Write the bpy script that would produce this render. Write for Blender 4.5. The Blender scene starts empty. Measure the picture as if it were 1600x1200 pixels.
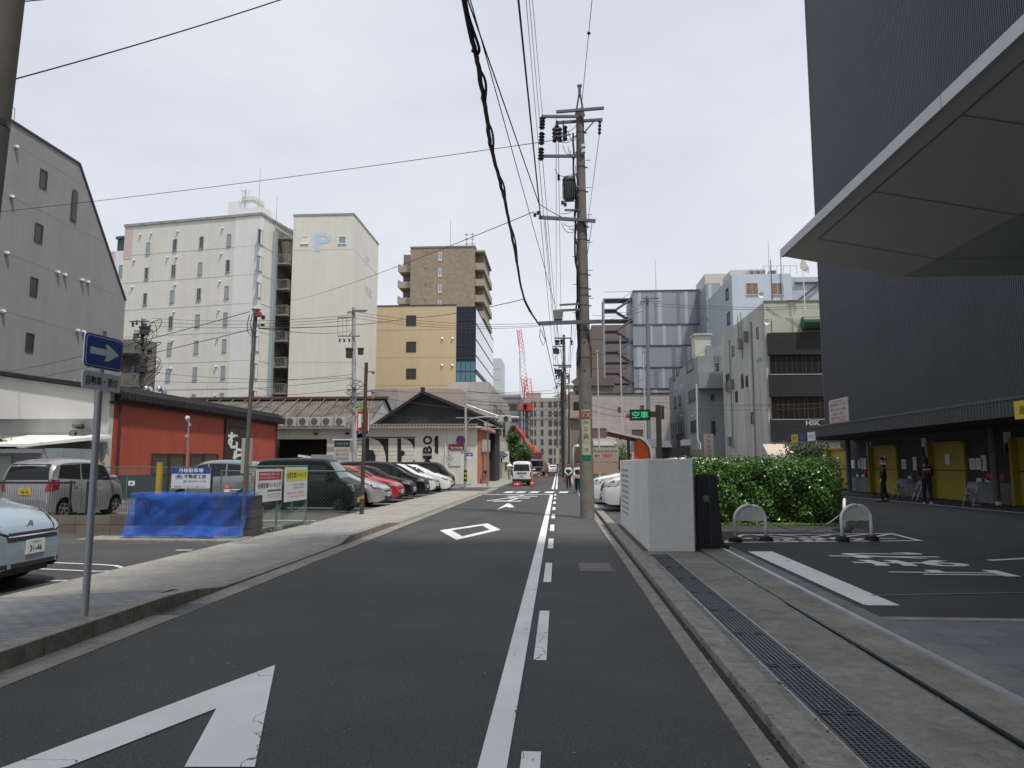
import bpy, bmesh, math, random
from mathutils import Vector, Matrix
from mathutils.bvhtree import BVHTree
random.seed(7)
S = bpy.context.scene
COL = S.collection
R = math.radians
FPX, EYE = 1120.0, 1.5                       # focal length in pixels of the 1600 px wide photograph, eye height
PIT = math.atan(126 / FPX)
YAW = math.atan(72 / FPX * math.cos(PIT))
CF = Vector((-math.sin(YAW) * math.cos(PIT), math.cos(YAW) * math.cos(PIT), math.sin(PIT)))
CR = Vector((math.cos(YAW), math.sin(YAW), 0))
CU = CR.cross(CF)
cam = bpy.data.cameras.new('camera')
cam.sensor_width = 36
cam.lens = FPX / 1600 * 36
cam.clip_start = 0.05
cam.clip_end = 3000
cam_o = bpy.data.objects.new('camera', cam)
cam_o.matrix_world = Matrix(((CR.x, CU.x, -CF.x, 0), (CR.y, CU.y, -CF.y, 0), (CR.z, CU.z, -CF.z, EYE), (0, 0, 0, 1)))
COL.objects.link(cam_o)
S.camera = cam_o
SUN_EL, SUN_AZ = R(66), R(140)               # azimuth clockwise from +Y (the street)
w = bpy.data.worlds.new('World')
S.world = w
w.use_nodes = True
nt = w.node_tree
nt.nodes.clear()
sky = nt.nodes.new('ShaderNodeTexSky')
sky.sky_type = 'NISHITA'
sky.sun_disc = False
sky.sun_elevation = SUN_EL
sky.sun_rotation = SUN_AZ
sky.dust_density = 3.0
sky.air_density = 1.2
tc = nt.nodes.new('ShaderNodeTexCoord')
mp = nt.nodes.new('ShaderNodeMapping')
mp.inputs['Scale'].default_value = (1.0, 1.0, 2.6)
nz = nt.nodes.new('ShaderNodeTexNoise')
nz.inputs['Scale'].default_value = 1.5
nz.inputs['Detail'].default_value = 6
nz.inputs['Roughness'].default_value = 0.55
rp = nt.nodes.new('ShaderNodeValToRGB')
rp.color_ramp.elements[0].position = 0.30
rp.color_ramp.elements[1].position = 0.72
rp.color_ramp.elements[0].color = (0.66, 0.66, 0.66, 1)
rp.color_ramp.elements[1].color = (0.97, 0.97, 0.97, 1)
mx = nt.nodes.new('ShaderNodeMix')
mx.data_type = 'RGBA'
mx.clamp_result = False
mx.inputs[7].default_value = (7.5, 7.85, 8.5, 1)   # thin bright cloud veil
bg = nt.nodes.new('ShaderNodeBackground')
bg.inputs['Strength'].default_value = 0.1
wo = nt.nodes.new('ShaderNodeOutputWorld')
L = nt.links.new
L(tc.outputs['Generated'], mp.inputs['Vector'])
L(mp.outputs['Vector'], nz.inputs['Vector'])
L(nz.outputs['Fac'], rp.inputs['Fac'])
L(rp.outputs['Color'], mx.inputs[0])
L(sky.outputs['Color'], mx.inputs[6])
L(mx.outputs[2], bg.inputs['Color'])
L(bg.outputs['Background'], wo.inputs['Surface'])
sd = Vector((math.sin(SUN_AZ) * math.cos(SUN_EL), math.cos(SUN_AZ) * math.cos(SUN_EL), math.sin(SUN_EL)))
sun = bpy.data.lights.new('sun', 'SUN')
sun.energy = 2.9
sun.angle = R(2.5)
sun.color = (1.0, 0.955, 0.88)
sun_o = bpy.data.objects.new('sun', sun)
sun_o.rotation_euler = sd.to_track_quat('Z', 'Y').to_euler()
sun_o.location = (0, 0, 80)
COL.objects.link(sun_o)
S.view_settings.view_transform = 'Standard'
S.view_settings.look = 'None'
S.view_settings.exposure = 0.15
S.view_settings.gamma = 1.0
S.view_settings.use_curve_mapping = False
S.render.engine = 'CYCLES'
S.cycles.use_denoising = True
S.cycles.max_bounces = 6
S.cycles.transparent_max_bounces = 16
def ray(x, y): return CF + CR * ((x - 800) / FPX) + CU * ((600 - y) / FPX)
def gnd(x, y, z=0.0):
 d = ray(x, y); t = (z - EYE) / d.z
 return Vector((d.x * t, d.y * t, z))
def atY(x, y, Y):
 d = ray(x, y); t = Y / d.y
 return Vector((d.x * t, Y, EYE + d.z * t))
def atX(x, y, X):
 d = ray(x, y); t = X / d.x
 return Vector((X, d.y * t, EYE + d.z * t))
def xz(x, y, Y):
 p = atY(x, y, Y); return p.x, p.z
def yz(x, y, X):
 p = atX(x, y, X); return p.y, p.z
class MB:
 def __init__(s): s.v = []; s.f = []
 def add(s, vs, fs):
  n = len(s.v); s.v += [tuple(v) for v in vs]; s.f += [tuple(i + n for i in f) for f in fs]; return s
 def box(s, x0, x1, y0, y1, z0, z1):
  if x0 > x1: x0, x1 = x1, x0
  if y0 > y1: y0, y1 = y1, y0
  if z0 > z1: z0, z1 = z1, z0
  return s.add([(x, y, z) for z in (z0, z1) for y in (y0, y1) for x in (x0, x1)],
                     [(0, 2, 3, 1), (4, 5, 7, 6), (0, 1, 5, 4), (2, 6, 7, 3), (0, 4, 6, 2), (1, 3, 7, 5)])
 def quad(s, a, b, c, d): return s.add([a, b, c, d], [(0, 1, 2, 3)])
 def beam(s, a, b, wd, ht, up=(0, 0, 1)):
  a = Vector(a); b = Vector(b); d = (b - a).normalized(); u = Vector(up)
  sd_ = d.cross(u)
  if sd_.length < 1e-4: sd_ = d.cross(Vector((1, 0, 0)))
  sd_.normalize(); u = sd_.cross(d); sd_ *= wd / 2; u *= ht / 2
  vs = [p + q for p in (a, b) for q in (-sd_ - u, sd_ - u, sd_ + u, -sd_ + u)]
  return s.add(vs, [(3, 2, 1, 0), (4, 5, 6, 7), (0, 1, 5, 4), (1, 2, 6, 5), (2, 3, 7, 6), (3, 0, 4, 7)])
 def tube(s, pts, r, n=8, caps=True):
  pts = [Vector(p) for p in pts]; rings = []; k = len(pts)
  rr = r if isinstance(r, (list, tuple)) else [r] * k
  ref = None
  for i, p in enumerate(pts):
   d = (pts[min(i + 1, k - 1)] - pts[max(i - 1, 0)]).normalized()
   if ref is None: ref = Vector((0, 0, 1)) if abs(d.z) < .9 else Vector((1, 0, 0))
   a = d.cross(ref)
   if a.length < 1e-3: a = d.orthogonal()
   a.normalize(); b = d.cross(a); ref = -b if False else ref
   rings.append([p + (a * math.cos(t) + b * math.sin(t)) * rr[i] for t in [2 * math.pi * j / n for j in range(n)]])
  vs = [q for g in rings for q in g]; fs = []
  for i in range(k - 1):
   for j in range(n):
    fs.append((i * n + j, (i + 1) * n + j, (i + 1) * n + (j + 1) % n, i * n + (j + 1) % n))
  if caps:
   fs.append(tuple(range(n))); fs.append(tuple((k - 1) * n + j for j in reversed(range(n))))
  return s.add(vs, fs)
 def cyl(s, a, b, r0, r1=None, n=12): return s.tube([a, b], [r0, r0 if r1 is None else r1], n)
 def prism(s, poly, a, b, axis='y'):
  def P(p, t):
   return (p[0], t, p[1]) if axis == 'y' else ((t, p[0], p[1]) if axis == 'x' else (p[0], p[1], t))
  n = len(poly)
  vs = [P(p, a) for p in poly] + [P(p, b) for p in poly]
  fs = [tuple(range(n)), tuple(reversed(range(n, 2 * n)))]
  for i in range(n): fs.append((i, i + n, (i + 1) % n + n, (i + 1) % n))
  return s.add(vs, fs)
 def lathe(s, prof, c, axis='z', n=16):
  vs = []; fs = []; k = len(prof)
  for (r_, h) in prof:
   for j in range(n):
    t = 2 * math.pi * j / n; a, b = r_ * math.cos(t), r_ * math.sin(t)
    q = (a, b, h) if axis == 'z' else ((a, h, b) if axis == 'y' else (h, a, b))
    vs.append((c[0] + q[0], c[1] + q[1], c[2] + q[2]))
  for i in range(k - 1):
   for j in range(n): fs.append((i * n + j, i * n + (j + 1) % n, (i + 1) * n + (j + 1) % n, (i + 1) * n + j))
  fs.append(tuple(reversed(range(n)))); fs.append(tuple((k - 1) * n + j for j in range(n)))
  return s.add(vs, fs)
def O(name, mb, m, parent=None, smooth=False, fix=True, bevel=0):
 """link a mesh; coordinates are those of the parent (or the world at top level)"""
 me = bpy.data.meshes.new(name)
 me.from_pydata(mb.v, [], mb.f)
 if fix or bevel:
  b = bmesh.new(); b.from_mesh(me)
  if fix: bmesh.ops.recalc_face_normals(b, faces=b.faces)
  if bevel:
   es = [e for e in b.edges if len(e.link_faces) == 2 and e.calc_face_angle(0) > 0.6]
   bmesh.ops.bevel(b, geom=es, offset=bevel, segments=2, affect='EDGES', profile=0.5, clamp_overlap=True)
  b.to_mesh(me); b.free()
 if smooth:
  me.shade_smooth()
  if smooth == 2: me.set_sharp_from_angle(angle=R(38))
 me.materials.append(m)
 o = bpy.data.objects.new(name, me)
 COL.objects.link(o)
 if parent is not None: o.parent = parent
 return o
def tag(o, label=None, cat=None, group=None, kind=None):
 if label: o['label'] = label
 if cat: o['category'] = cat
 if group: o['group'] = group
 if kind: o['kind'] = kind
 return o
def struct(name, mb, m, label=None, **k):
 o = O(name, mb, m, **k); o['kind'] = 'structure'
 tag(o, label, name.replace('_', ' ')) if label else None
 return o
def thing(name, label, cat, loc=(0, 0, 0), rz=0.0, group=None):
 o = bpy.data.objects.new(name, None); o.empty_display_size = .2
 o.location = loc; o.rotation_euler = (0, 0, rz)
 COL.objects.link(o)
 return tag(o, label, cat, group)
def copy_tree(o, parent=None):
 c = o.copy(); COL.objects.link(c)
 if parent is not None: c.parent = parent
 for ch in [x for x in KIDS.get(o.name, [])]: copy_tree(ch, c)
 return c
KIDS = {}
def dup(root, loc, rz=None, label=None, group=None):
 KIDS.clear()
 for x in COL.objects:
  if x.parent: KIDS.setdefault(x.parent.name, []).append(x)
 c = copy_tree(root); c.location = loc
 if rz is not None: c.rotation_euler = (0, 0, rz)
 if label: c['label'] = label
 if group: c['group'] = group
 return c
MATS = {}
def mat(name, col=None, rough=.7, metal=0, var=.0, scale=2.0, bump=0.0, bscale=40.0, spec=.5, col2=None, alpha=1, emit=0, coat=0, streak=0, fine=0):
 if name in MATS: return MATS[name]
 if col is None: raise KeyError('material '+name)
 m = bpy.data.materials.new(name); m.use_nodes = True
 n = m.node_tree.nodes; l = m.node_tree.links; b = n['Principled BSDF']
 b.inputs['Base Color'].default_value = (*col, 1); b.inputs['Roughness'].default_value = rough
 b.inputs['Metallic'].default_value = metal; b.inputs['Specular IOR Level'].default_value = spec
 if coat: b.inputs['Coat Weight'].default_value = coat; b.inputs['Coat Roughness'].default_value = .04
 if alpha < 1: b.inputs['Alpha'].default_value = alpha
 if emit: b.inputs['Emission Color'].default_value = (*col, 1); b.inputs['Emission Strength'].default_value = emit
 tcn = None
 if var or bump or streak:
  tcn = n.new('ShaderNodeTexCoord')
 if var or streak:
  no = n.new('ShaderNodeTexNoise'); no.inputs['Scale'].default_value = scale; no.inputs['Detail'].default_value = 8; no.inputs['Roughness'].default_value = .65
  l.new(tcn.outputs['Object'], no.inputs['Vector'])
  cr = n.new('ShaderNodeValToRGB'); c2 = col2 or tuple(c * (1 - var) for c in col)
  cr.color_ramp.elements[0].position = .32; cr.color_ramp.elements[1].position = .68
  cr.color_ramp.elements[0].color = (*c2, 1); cr.color_ramp.elements[1].color = (*[min(1, c * (1 + var * .35)) for c in col], 1)
  l.new(no.outputs['Fac'], cr.inputs['Fac']); out = cr.outputs['Color']
  if streak:   # rain streaks running down the wall
   ma = n.new('ShaderNodeMapping'); ma.inputs['Scale'].default_value = (.8, .8, .07)
   ns = n.new('ShaderNodeTexNoise'); ns.inputs['Scale'].default_value = 1.6; ns.inputs['Detail'].default_value = 7
   l.new(tcn.outputs['Object'], ma.inputs['Vector']); l.new(ma.outputs['Vector'], ns.inputs['Vector'])
   r2 = n.new('ShaderNodeValToRGB'); r2.color_ramp.elements[0].position = .38; r2.color_ramp.elements[1].position = .62
   r2.color_ramp.elements[0].color = (1 - streak * .6, 1 - streak * .6, 1 - streak * .58, 1); r2.color_ramp.elements[1].color = (1, 1, 1, 1)
   l.new(ns.outputs['Fac'], r2.inputs['Fac'])
   mm = n.new('ShaderNodeMix'); mm.data_type = 'RGBA'; mm.blend_type = 'MULTIPLY'; mm.inputs[0].default_value = 1
   l.new(out, mm.inputs[6]); l.new(r2.outputs['Color'], mm.inputs[7]); out = mm.outputs[2]
  if fine:
   nf = n.new('ShaderNodeTexNoise'); nf.inputs['Scale'].default_value = 11; nf.inputs['Detail'].default_value = 9; nf.inputs['Roughness'].default_value = .75; nf.inputs['Distortion'].default_value = .6
   l.new(tcn.outputs['Object'], nf.inputs['Vector'])
   r4 = n.new('ShaderNodeMapRange'); r4.inputs[1].default_value = .36; r4.inputs[2].default_value = .62; r4.inputs[3].default_value = 1 - fine; r4.inputs[4].default_value = 1.06
   l.new(nf.outputs['Fac'], r4.inputs[0]); v4 = n.new('ShaderNodeVectorMath'); v4.operation = 'SCALE'; l.new(out, v4.inputs[0]); l.new(r4.outputs[0], v4.inputs['Scale']); out = v4.outputs[0]
  l.new(out, b.inputs['Base Color'])
 if bump:
  nb = n.new('ShaderNodeTexNoise'); nb.inputs['Scale'].default_value = bscale; nb.inputs['Detail'].default_value = 4
  l.new(tcn.outputs['Object'], nb.inputs['Vector'])
  bp = n.new('ShaderNodeBump'); bp.inputs['Strength'].default_value = bump; bp.inputs['Distance'].default_value = .02
  l.new(nb.outputs['Fac'], bp.inputs['Height']); l.new(bp.outputs['Normal'], b.inputs['Normal'])
 MATS[name] = m
 return m
def asphalt(name, col, patch=.25, speck=.5, tint=(1, 1, 1)):
 if name in MATS: return MATS[name]
 m = bpy.data.materials.new(name); m.use_nodes = True
 n = m.node_tree.nodes; l = m.node_tree.links; b = n['Principled BSDF']
 b.inputs['Roughness'].default_value = .85
 t = n.new('ShaderNodeTexCoord')
 a = n.new('ShaderNodeTexNoise'); a.inputs['Scale'].default_value = .55; a.inputs['Detail'].default_value = 7; a.inputs['Roughness'].default_value = .6
 c = n.new('ShaderNodeTexNoise'); c.inputs['Scale'].default_value = 75; c.inputs['Detail'].default_value = 5; c.inputs['Roughness'].default_value = .8
 v = n.new('ShaderNodeTexVoronoi'); v.inputs['Scale'].default_value = 42
 for q in (a, c, v): l.new(t.outputs['Object'], q.inputs['Vector'])
 r1 = n.new('ShaderNodeMapRange'); r1.inputs[1].default_value = .3; r1.inputs[2].default_value = .7; r1.inputs[3].default_value = 1 - patch; r1.inputs[4].default_value = 1 + patch * .6
 l.new(a.outputs['Fac'], r1.inputs[0])
 r2 = n.new('ShaderNodeMapRange'); r2.inputs[1].default_value = .3; r2.inputs[2].default_value = .75; r2.inputs[3].default_value = 1 - speck; r2.inputs[4].default_value = 1 + speck
 l.new(c.outputs['Fac'], r2.inputs[0])
 r3 = n.new('ShaderNodeMapRange'); r3.inputs[1].default_value = 0; r3.inputs[2].default_value = .24; r3.inputs[3].default_value = 1 + speck * 2.2; r3.inputs[4].default_value = .96
 l.new(v.outputs['Distance'], r3.inputs[0])
 m1 = n.new('ShaderNodeMath'); m1.operation = 'MULTIPLY'; l.new(r1.outputs[0], m1.inputs[0]); l.new(r2.outputs[0], m1.inputs[1])
 m2 = n.new('ShaderNodeMath'); m2.operation = 'MULTIPLY'; l.new(m1.outputs[0], m2.inputs[0]); l.new(r3.outputs[0], m2.inputs[1])
 vm = n.new('ShaderNodeVectorMath'); vm.operation = 'SCALE'; vm.inputs[0].default_value = col; l.new(m2.outputs[0], vm.inputs['Scale'])
 l.new(vm.outputs[0], b.inputs['Base Color'])
 bp = n.new('ShaderNodeBump'); bp.inputs['Strength'].default_value = .35; bp.inputs['Distance'].default_value = .01
 l.new(c.outputs['Fac'], bp.inputs['Height']); l.new(bp.outputs['Normal'], b.inputs['Normal'])
 MATS[name] = m
 return m
def brick(name, c1, c2, mortar, bw, bh, ms=.012, off=.5, vec='XY', rough=.85, var=.25):
 """brick, tile or panel joints laid in metres"""
 if name in MATS: return MATS[name]
 m = bpy.data.materials.new(name); m.use_nodes = True
 n = m.node_tree.nodes; l = m.node_tree.links; b = n['Principled BSDF']; b.inputs['Roughness'].default_value = rough
 t = n.new('ShaderNodeTexCoord'); sp = n.new('ShaderNodeSeparateXYZ'); cb = n.new('ShaderNodeCombineXYZ')
 l.new(t.outputs['Object'], sp.inputs[0])
 l.new(sp.outputs[{'X': 0, 'Y': 1, 'Z': 2}[vec[0]]], cb.inputs[0]); l.new(sp.outputs[{'X': 0, 'Y': 1, 'Z': 2}[vec[1]]], cb.inputs[1])
 k = n.new('ShaderNodeTexBrick'); k.inputs['Scale'].default_value = 1; k.inputs['Brick Width'].default_value = bw; k.inputs['Row Height'].default_value = bh
 k.inputs['Mortar Size'].default_value = ms; k.offset = off; k.inputs['Color1'].default_value = (*c1, 1); k.inputs['Color2'].default_value = (*c2, 1); k.inputs['Mortar'].default_value = (*mortar, 1)
 k.inputs['Mortar Smooth'].default_value = .3
 l.new(cb.outputs[0], k.inputs['Vector'])
 no = n.new('ShaderNodeTexNoise'); no.inputs['Scale'].default_value = 1.3; no.inputs['Detail'].default_value = 8
 l.new(t.outputs['Object'], no.inputs['Vector'])
 r1 = n.new('ShaderNodeMapRange'); r1.inputs[1].default_value = .3; r1.inputs[2].default_value = .7; r1.inputs[3].default_value = 1 - var; r1.inputs[4].default_value = 1 + var * .3
 l.new(no.outputs['Fac'], r1.inputs[0])
 vm = n.new('ShaderNodeVectorMath'); vm.operation = 'SCALE'; l.new(k.outputs['Color'], vm.inputs[0]); l.new(r1.outputs[0], vm.inputs['Scale'])
 l.new(vm.outputs[0], b.inputs['Base Color'])
 bp = n.new('ShaderNodeBump'); bp.inputs['Strength'].default_value = .3; bp.inputs['Distance'].default_value = .01; bp.invert = True
 l.new(k.outputs['Fac'], bp.inputs['Height']); l.new(bp.outputs['Normal'], b.inputs['Normal'])
 MATS[name] = m
 return m
def paint_mark(name, col, wear=.46):
 """road paint with worn spots and fine cracks showing asphalt"""
 if name in MATS: return MATS[name]
 m = mat(name, col, .65); n = m.node_tree.nodes; l = m.node_tree.links; b = n['Principled BSDF']
 t = n.new('ShaderNodeTexCoord')
 a = n.new('ShaderNodeTexNoise'); a.inputs['Scale'].default_value = 5; a.inputs['Detail'].default_value = 9; a.inputs['Roughness'].default_value = .72
 v = n.new('ShaderNodeTexVoronoi'); v.feature = 'DISTANCE_TO_EDGE'; v.inputs['Scale'].default_value = .45
 nn = n.new('ShaderNodeTexNoise'); nn.inputs['Scale'].default_value = 4; nn.inputs['Detail'].default_value = 6
 ad = n.new('ShaderNodeVectorMath'); ad.operation = 'MULTIPLY_ADD'; ad.inputs[1].default_value = (.35, .35, .35)
 l.new(t.outputs['Object'], nn.inputs['Vector']); l.new(nn.outputs['Color'], ad.inputs[0]); l.new(t.outputs['Object'], ad.inputs[2]); l.new(ad.outputs[0], v.inputs['Vector'])
 l.new(t.outputs['Object'], a.inputs['Vector'])
 r = n.new('ShaderNodeMapRange'); r.inputs[1].default_value = wear - .16; r.inputs[2].default_value = wear - .10; l.new(a.outputs['Fac'], r.inputs[0])
 r2 = n.new('ShaderNodeMapRange'); r2.inputs[1].default_value = .0006; r2.inputs[2].default_value = .0022; l.new(v.outputs['Distance'], r2.inputs[0])
 g = n.new('ShaderNodeTexNoise'); g.inputs['Scale'].default_value = 1.3; g.inputs['Detail'].default_value = 8; l.new(t.outputs['Object'], g.inputs['Vector'])
 r3 = n.new('ShaderNodeMapRange'); r3.inputs[1].default_value = .3; r3.inputs[2].default_value = .7; r3.inputs[3].default_value = .84; r3.inputs[4].default_value = 1.0; l.new(g.outputs['Fac'], r3.inputs[0])
 mu = n.new('ShaderNodeMath'); mu.operation = 'MULTIPLY'; l.new(r.outputs[0], mu.inputs[0]); l.new(r2.outputs[0], mu.inputs[1])
 sc = n.new('ShaderNodeVectorMath'); sc.operation = 'SCALE'; sc.inputs[0].default_value = col; l.new(r3.outputs[0], sc.inputs['Scale'])
 x = n.new('ShaderNodeMix'); x.data_type = 'RGBA'; x.inputs[6].default_value = (.06, .06, .06, 1)
 l.new(mu.outputs[0], x.inputs[0]); l.new(sc.outputs[0], x.inputs[7]); l.new(x.outputs[2], b.inputs['Base Color'])
 return m
def glass(name, col=(.02, .025, .03), rough=.06, spec=.9):
 return mat(name, col, rough, spec=spec)
WHITE = mat('white_paint', (.78, .78, .76), .5)
BLACK = mat('black', (.012, .012, .013), .5)
DGLASS = glass('dark_glass')
STEEL = mat('galvanised_steel', (.42, .44, .46), .42, .7, var=.2, scale=8)
DSTEEL = mat('dark_steel', (.10, .10, .11), .5, .5, var=.2, scale=9)
CONC = mat('pole_concrete', (.235, .215, .185), .85, var=.3, scale=3, bump=.3, streak=.3)
CABLE = mat('cable_rubber', (.02, .02, .022), .6)
RUBBER = mat('rubber', (.016, .016, .016), .8)
CHROME = mat('chrome', (.7, .7, .72), .12, 1)
ALU = mat('aluminium', (.55, .56, .57), .35, .9)
_tx = {}
def txt(s, c, right, up, wd, ht, m, parent=None, name='lettering', bold=0.0, depth=0.0):
 """real letters as a mesh fitted to wd x ht around c"""
 cu = bpy.data.curves.new('lettering', 'FONT'); cu.body = s; cu.align_x = 'CENTER'; cu.offset = bold; cu.resolution_u = 3
 tmp = bpy.data.objects.new('lettering_tmp', cu); COL.objects.link(tmp)
 dg = bpy.context.evaluated_depsgraph_get()
 me = bpy.data.meshes.new_from_object(tmp.evaluated_get(dg))
 bpy.data.objects.remove(tmp)
 if not me.vertices: return None
 xs = [v.co.x for v in me.vertices]; ys = [v.co.y for v in me.vertices]
 x0, x1, y0, y1 = min(xs), max(xs), min(ys), max(ys)
 rt = Vector(right).normalized(); uu = Vector(up).normalized(); c = Vector(c); nn = rt.cross(uu)
 for v in me.vertices:
  a = (v.co.x - (x0 + x1) / 2) / max(x1 - x0, 1e-6) * wd; b = (v.co.y - (y0 + y1) / 2) / max(y1 - y0, 1e-6) * ht
  v.co = c + rt * a + uu * b
 me.materials.clear(); me.materials.append(m); me.name = name
 o = bpy.data.objects.new(name, me); COL.objects.link(o)
 if parent is not None: o.parent = parent
 return o
# =====================================================================  GROUND
A_ROAD = asphalt('road_asphalt', (.066, .0655, .065), .26, .85)
A_LOT = asphalt('lot_asphalt', (.05, .05, .053), .3, .45)
A_LOT2 = asphalt('old_lot_asphalt', (.085, .08, .075), .35, .4)
A_FAR = asphalt('far_asphalt', (.10, .10, .10), .2, .3)
CONG = mat('gutter_concrete', (.31, .29, .255), .9, fine=.3, var=.32, scale=1.7, bump=.35, bscale=70)
CONS = mat('sidewalk_concrete', (.35, .335, .30), .9, fine=.22, var=.25, scale=1.1, bump=.3, bscale=60)
CONW = mat('apron_concrete', (.26, .25, .22), .85, fine=.32, var=.42, scale=1.0, bump=.4, bscale=50)  # darker, mottled base colour than the sidewalk concrete
KERB = mat('kerb_stone', (.32, .305, .27), .9, fine=.35, var=.3, scale=5, bump=.4, bscale=60)
PAVE = brick('block_paving', (.27, .28, .28), (.20, .22, .225), (.10, .10, .10), .2, .1, .008, .5, 'XY')
PAVE2 = brick('pale_block_paving', (.37, .365, .34), (.29, .29, .27), (.17, .16, .15), .2, .1, .008, .5, 'XY')
GRAN = brick('granite_paving', (.20, .205, .215), (.16, .165, .175), (.09, .09, .09), .6, .3, .006, .5, 'XY', .6, .2)
MARK = paint_mark('road_paint', (.80, .80, .79), .46)
MARK2 = paint_mark('worn_road_paint', (.66, .66, .64), .53)
struct('ground', MB().quad((-900, -300, -.03), (900, -300, -.03), (900, 1500, -.03), (-900, 1500, -.03)), mat('ground_grey', (.16, .155, .145), .95, var=.3, scale=.2), fix=False)
struct('road', MB().quad((-3.77, -12, 0), (1.0, -12, 0), (1.0, 150, 0), (-3.77, 150, 0)), A_ROAD, fix=False)
r = MB()
r.quad((-60, 35.5, -.004), (-3.77, 35.5, -.004), (-3.77, 44.5, -.004), (-60, 44.5, -.004)) if False else None
r.quad((-3.77, 40.0, -.006), (-30, 46.2, -.006), (-30, 52.5, -.006), (-3.77, 46, -.006))
r.quad((1.0, 39, -.006), (60, 39.5, -.006), (60, 47, -.006), (1.0, 47, -.006))
struct('side_street_road', r, A_FAR, fix=False)
struct('road_edge_strip', MB().quad((1.0, 15.8, .0035), (-.06, 15.8, .0035), (-.06, 36, .0035), (1.0, 36, .0035)), asphalt('newer_asphalt', (.079, .078, .078), .15, .4), fix=False)
g = MB()
y = -10.0
while y < 38:
 ln = 4.2 if y < 12 else 3.0
 g.box(1.0, 1.135, y, y + ln - .008, -.2, .004); y += ln
struct('gutter', g, CONG)
struct('gutter_groove', MB().quad((1.135, -10, -.02), (1.21, -10, -.02), (1.21, 38, -.02), (1.135, 38, -.02)), mat('groove_dirt', (.035, .033, .028), .95, var=.5, scale=12), fix=False)
k = MB(); y = -10.0
while y < 38:
 k.box(1.205, 1.415, y, y + .597, -.2, .052); y += .6
struct('kerb', k, KERB, bevel=.008)
struct('concrete_apron', MB().box(1.80, 2.355, -10, 12.44, -.2, .046).box(1.415, 1.47, -10, 12.1, -.2, .047).box(1.415, 1.80, 12.1, 12.44, -.2, .046)
       .box(2.44, 2.82, -10, 13.4, -.2, .046).box(2.355, 2.44, -10, 13.4, -.2, .018), CONW)
struct('concrete_edging', MB().box(2.865, 3.1, -10, 13.4, -.2, .036), mat('edging_concrete', (.20, .20, .195), .85, var=.35, scale=2.2, bump=.3))
gr = thing('drain_grate', 'long steel bar grating over the drain channel beside the concrete apron', 'drain grate', (1.635, 1, .05))
f = MB().box(-.165, -.15, -11, 11.1, -.06, 0).box(.15, .165, -11, 11.1, -.06, 0)
O('frame', f, STEEL, gr)
b = MB()
for i in range(9):
 x = -.135 + i * .0337
 b.box(x - .0035, x + .0035, -11, 11.08, -.045, -.004)
y = -1.0
while y < 11.05:
 b.box(-.15, .15, y - .0025, y + .0025, -.012, -.006) ; y += .033 if y < 6 else .05
GRATE = mat('grating_steel', (.22, .235, .26), .45, .75, var=.3, scale=20)
O('bars', b, GRATE, gr)
y = 2.5
while y < 11:
 for s in (-1, 1):
  b = MB(); b.box(s * .075 - .035, s * .075 + .035, y, y + .02, -.004, .003); b.box(s * .075 - .035, s * .075 + .035, y + .05, y + .07, -.004, .003); b.box(s * .075 - .03, s * .075 - .022, y, y + .07, -.004, .002); O('clip', b, DSTEEL, gr)
 y += 1.0
O('channel', MB().quad((-.15, -11, -.09), (.15, -11, -.09), (.15, 11.1, -.09), (-.15, 11.1, -.09)), BLACK, gr, fix=False)
rl = thing('gate_rail', 'dark slotted steel rail the sliding gate runs along in the concrete', 'gate rail', (2.4, 2, .046))
O('rail_angle', MB().box(-.042, -.034, -12, 10.8, -.03, .004).box(.034, .042, -12, 10.8, -.03, .004), STEEL, rl)
O('rail_bar', MB().box(-.010, .012, -12, 6.0, -.03, .012), mat('rail_steel', (.16, .16, .17), .3, .9, var=.2, scale=20), rl)
er = thing('steel_edge_rail', 'bright steel edging strip between the apron and the car park', 'steel edging', (2.84, 1, .04))
O('strip', MB().box(-.025, .03, -11, 12.4, -.06, .022), mat('bright_steel', (.62, .65, .69), .4, .55, var=.3, scale=3), er)
struct('parking_lot_right', MB().quad((3.1, -12, .03), (30, -12, .03), (30, 36, .03), (3.1, 36, .03)), A_LOT, fix=False)
struct('parking_lot_behind_box', MB().quad((1.415, 12.44, .028), (3.1, 13.4, .028), (3.1, 40, .028), (1.415, 40, .028)), A_LOT2, fix=False)
struct('paved_entrance', MB().quad((3.1, -12, .034), (14, -12, .034), (14, 7.32, .034), (3.1, 7.2, .034)), GRAN, fix=False)
struct('paved_entrance_edge', MB().box(3.1, 14, 7.22, 7.36, 0, .039), KERB)
def flat(pts, z, m, name='road_marking', mb=None):
 mm = mb or MB(); mm.add([(p[0], p[1], z) for p in pts], [tuple(range(len(pts)))])
 return mm
def ribbon(pts, wd, z, mb=None, closed=False):
 """a painted line of constant width along pts"""
 mb = mb or MB(); n = len(pts); P = [Vector((p[0], p[1])) for p in pts]; lft = []; rgt = []
 for i in range(n):
  a = P[i - 1] if (i > 0 or closed) else P[i]; c = P[(i + 1) % n] if (i < n - 1 or closed) else P[i]
  d1 = (P[i] - a); d2 = (c - P[i])
  if d1.length < 1e-6: d1 = d2
  if d2.length < 1e-6: d2 = d1
  d1.normalize(); d2.normalize(); n1 = Vector((-d1.y, d1.x)); n2 = Vector((-d2.y, d2.x)); mmn = (n1 + n2)
  if mmn.length < 1e-3: mmn = n1
  mmn.normalize(); k = wd / 2 / max(.35, mmn.dot(n1))
  lft.append(P[i] + mmn * k); rgt.append(P[i] - mmn * k)
 rng = range(n if closed else n - 1)
 for i in rng:
  j = (i + 1) % n
  mb.add([(*lft[i], z), (*rgt[i], z), (*rgt[j], z), (*lft[j], z)], [(3, 2, 1, 0)])
 return mb
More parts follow.
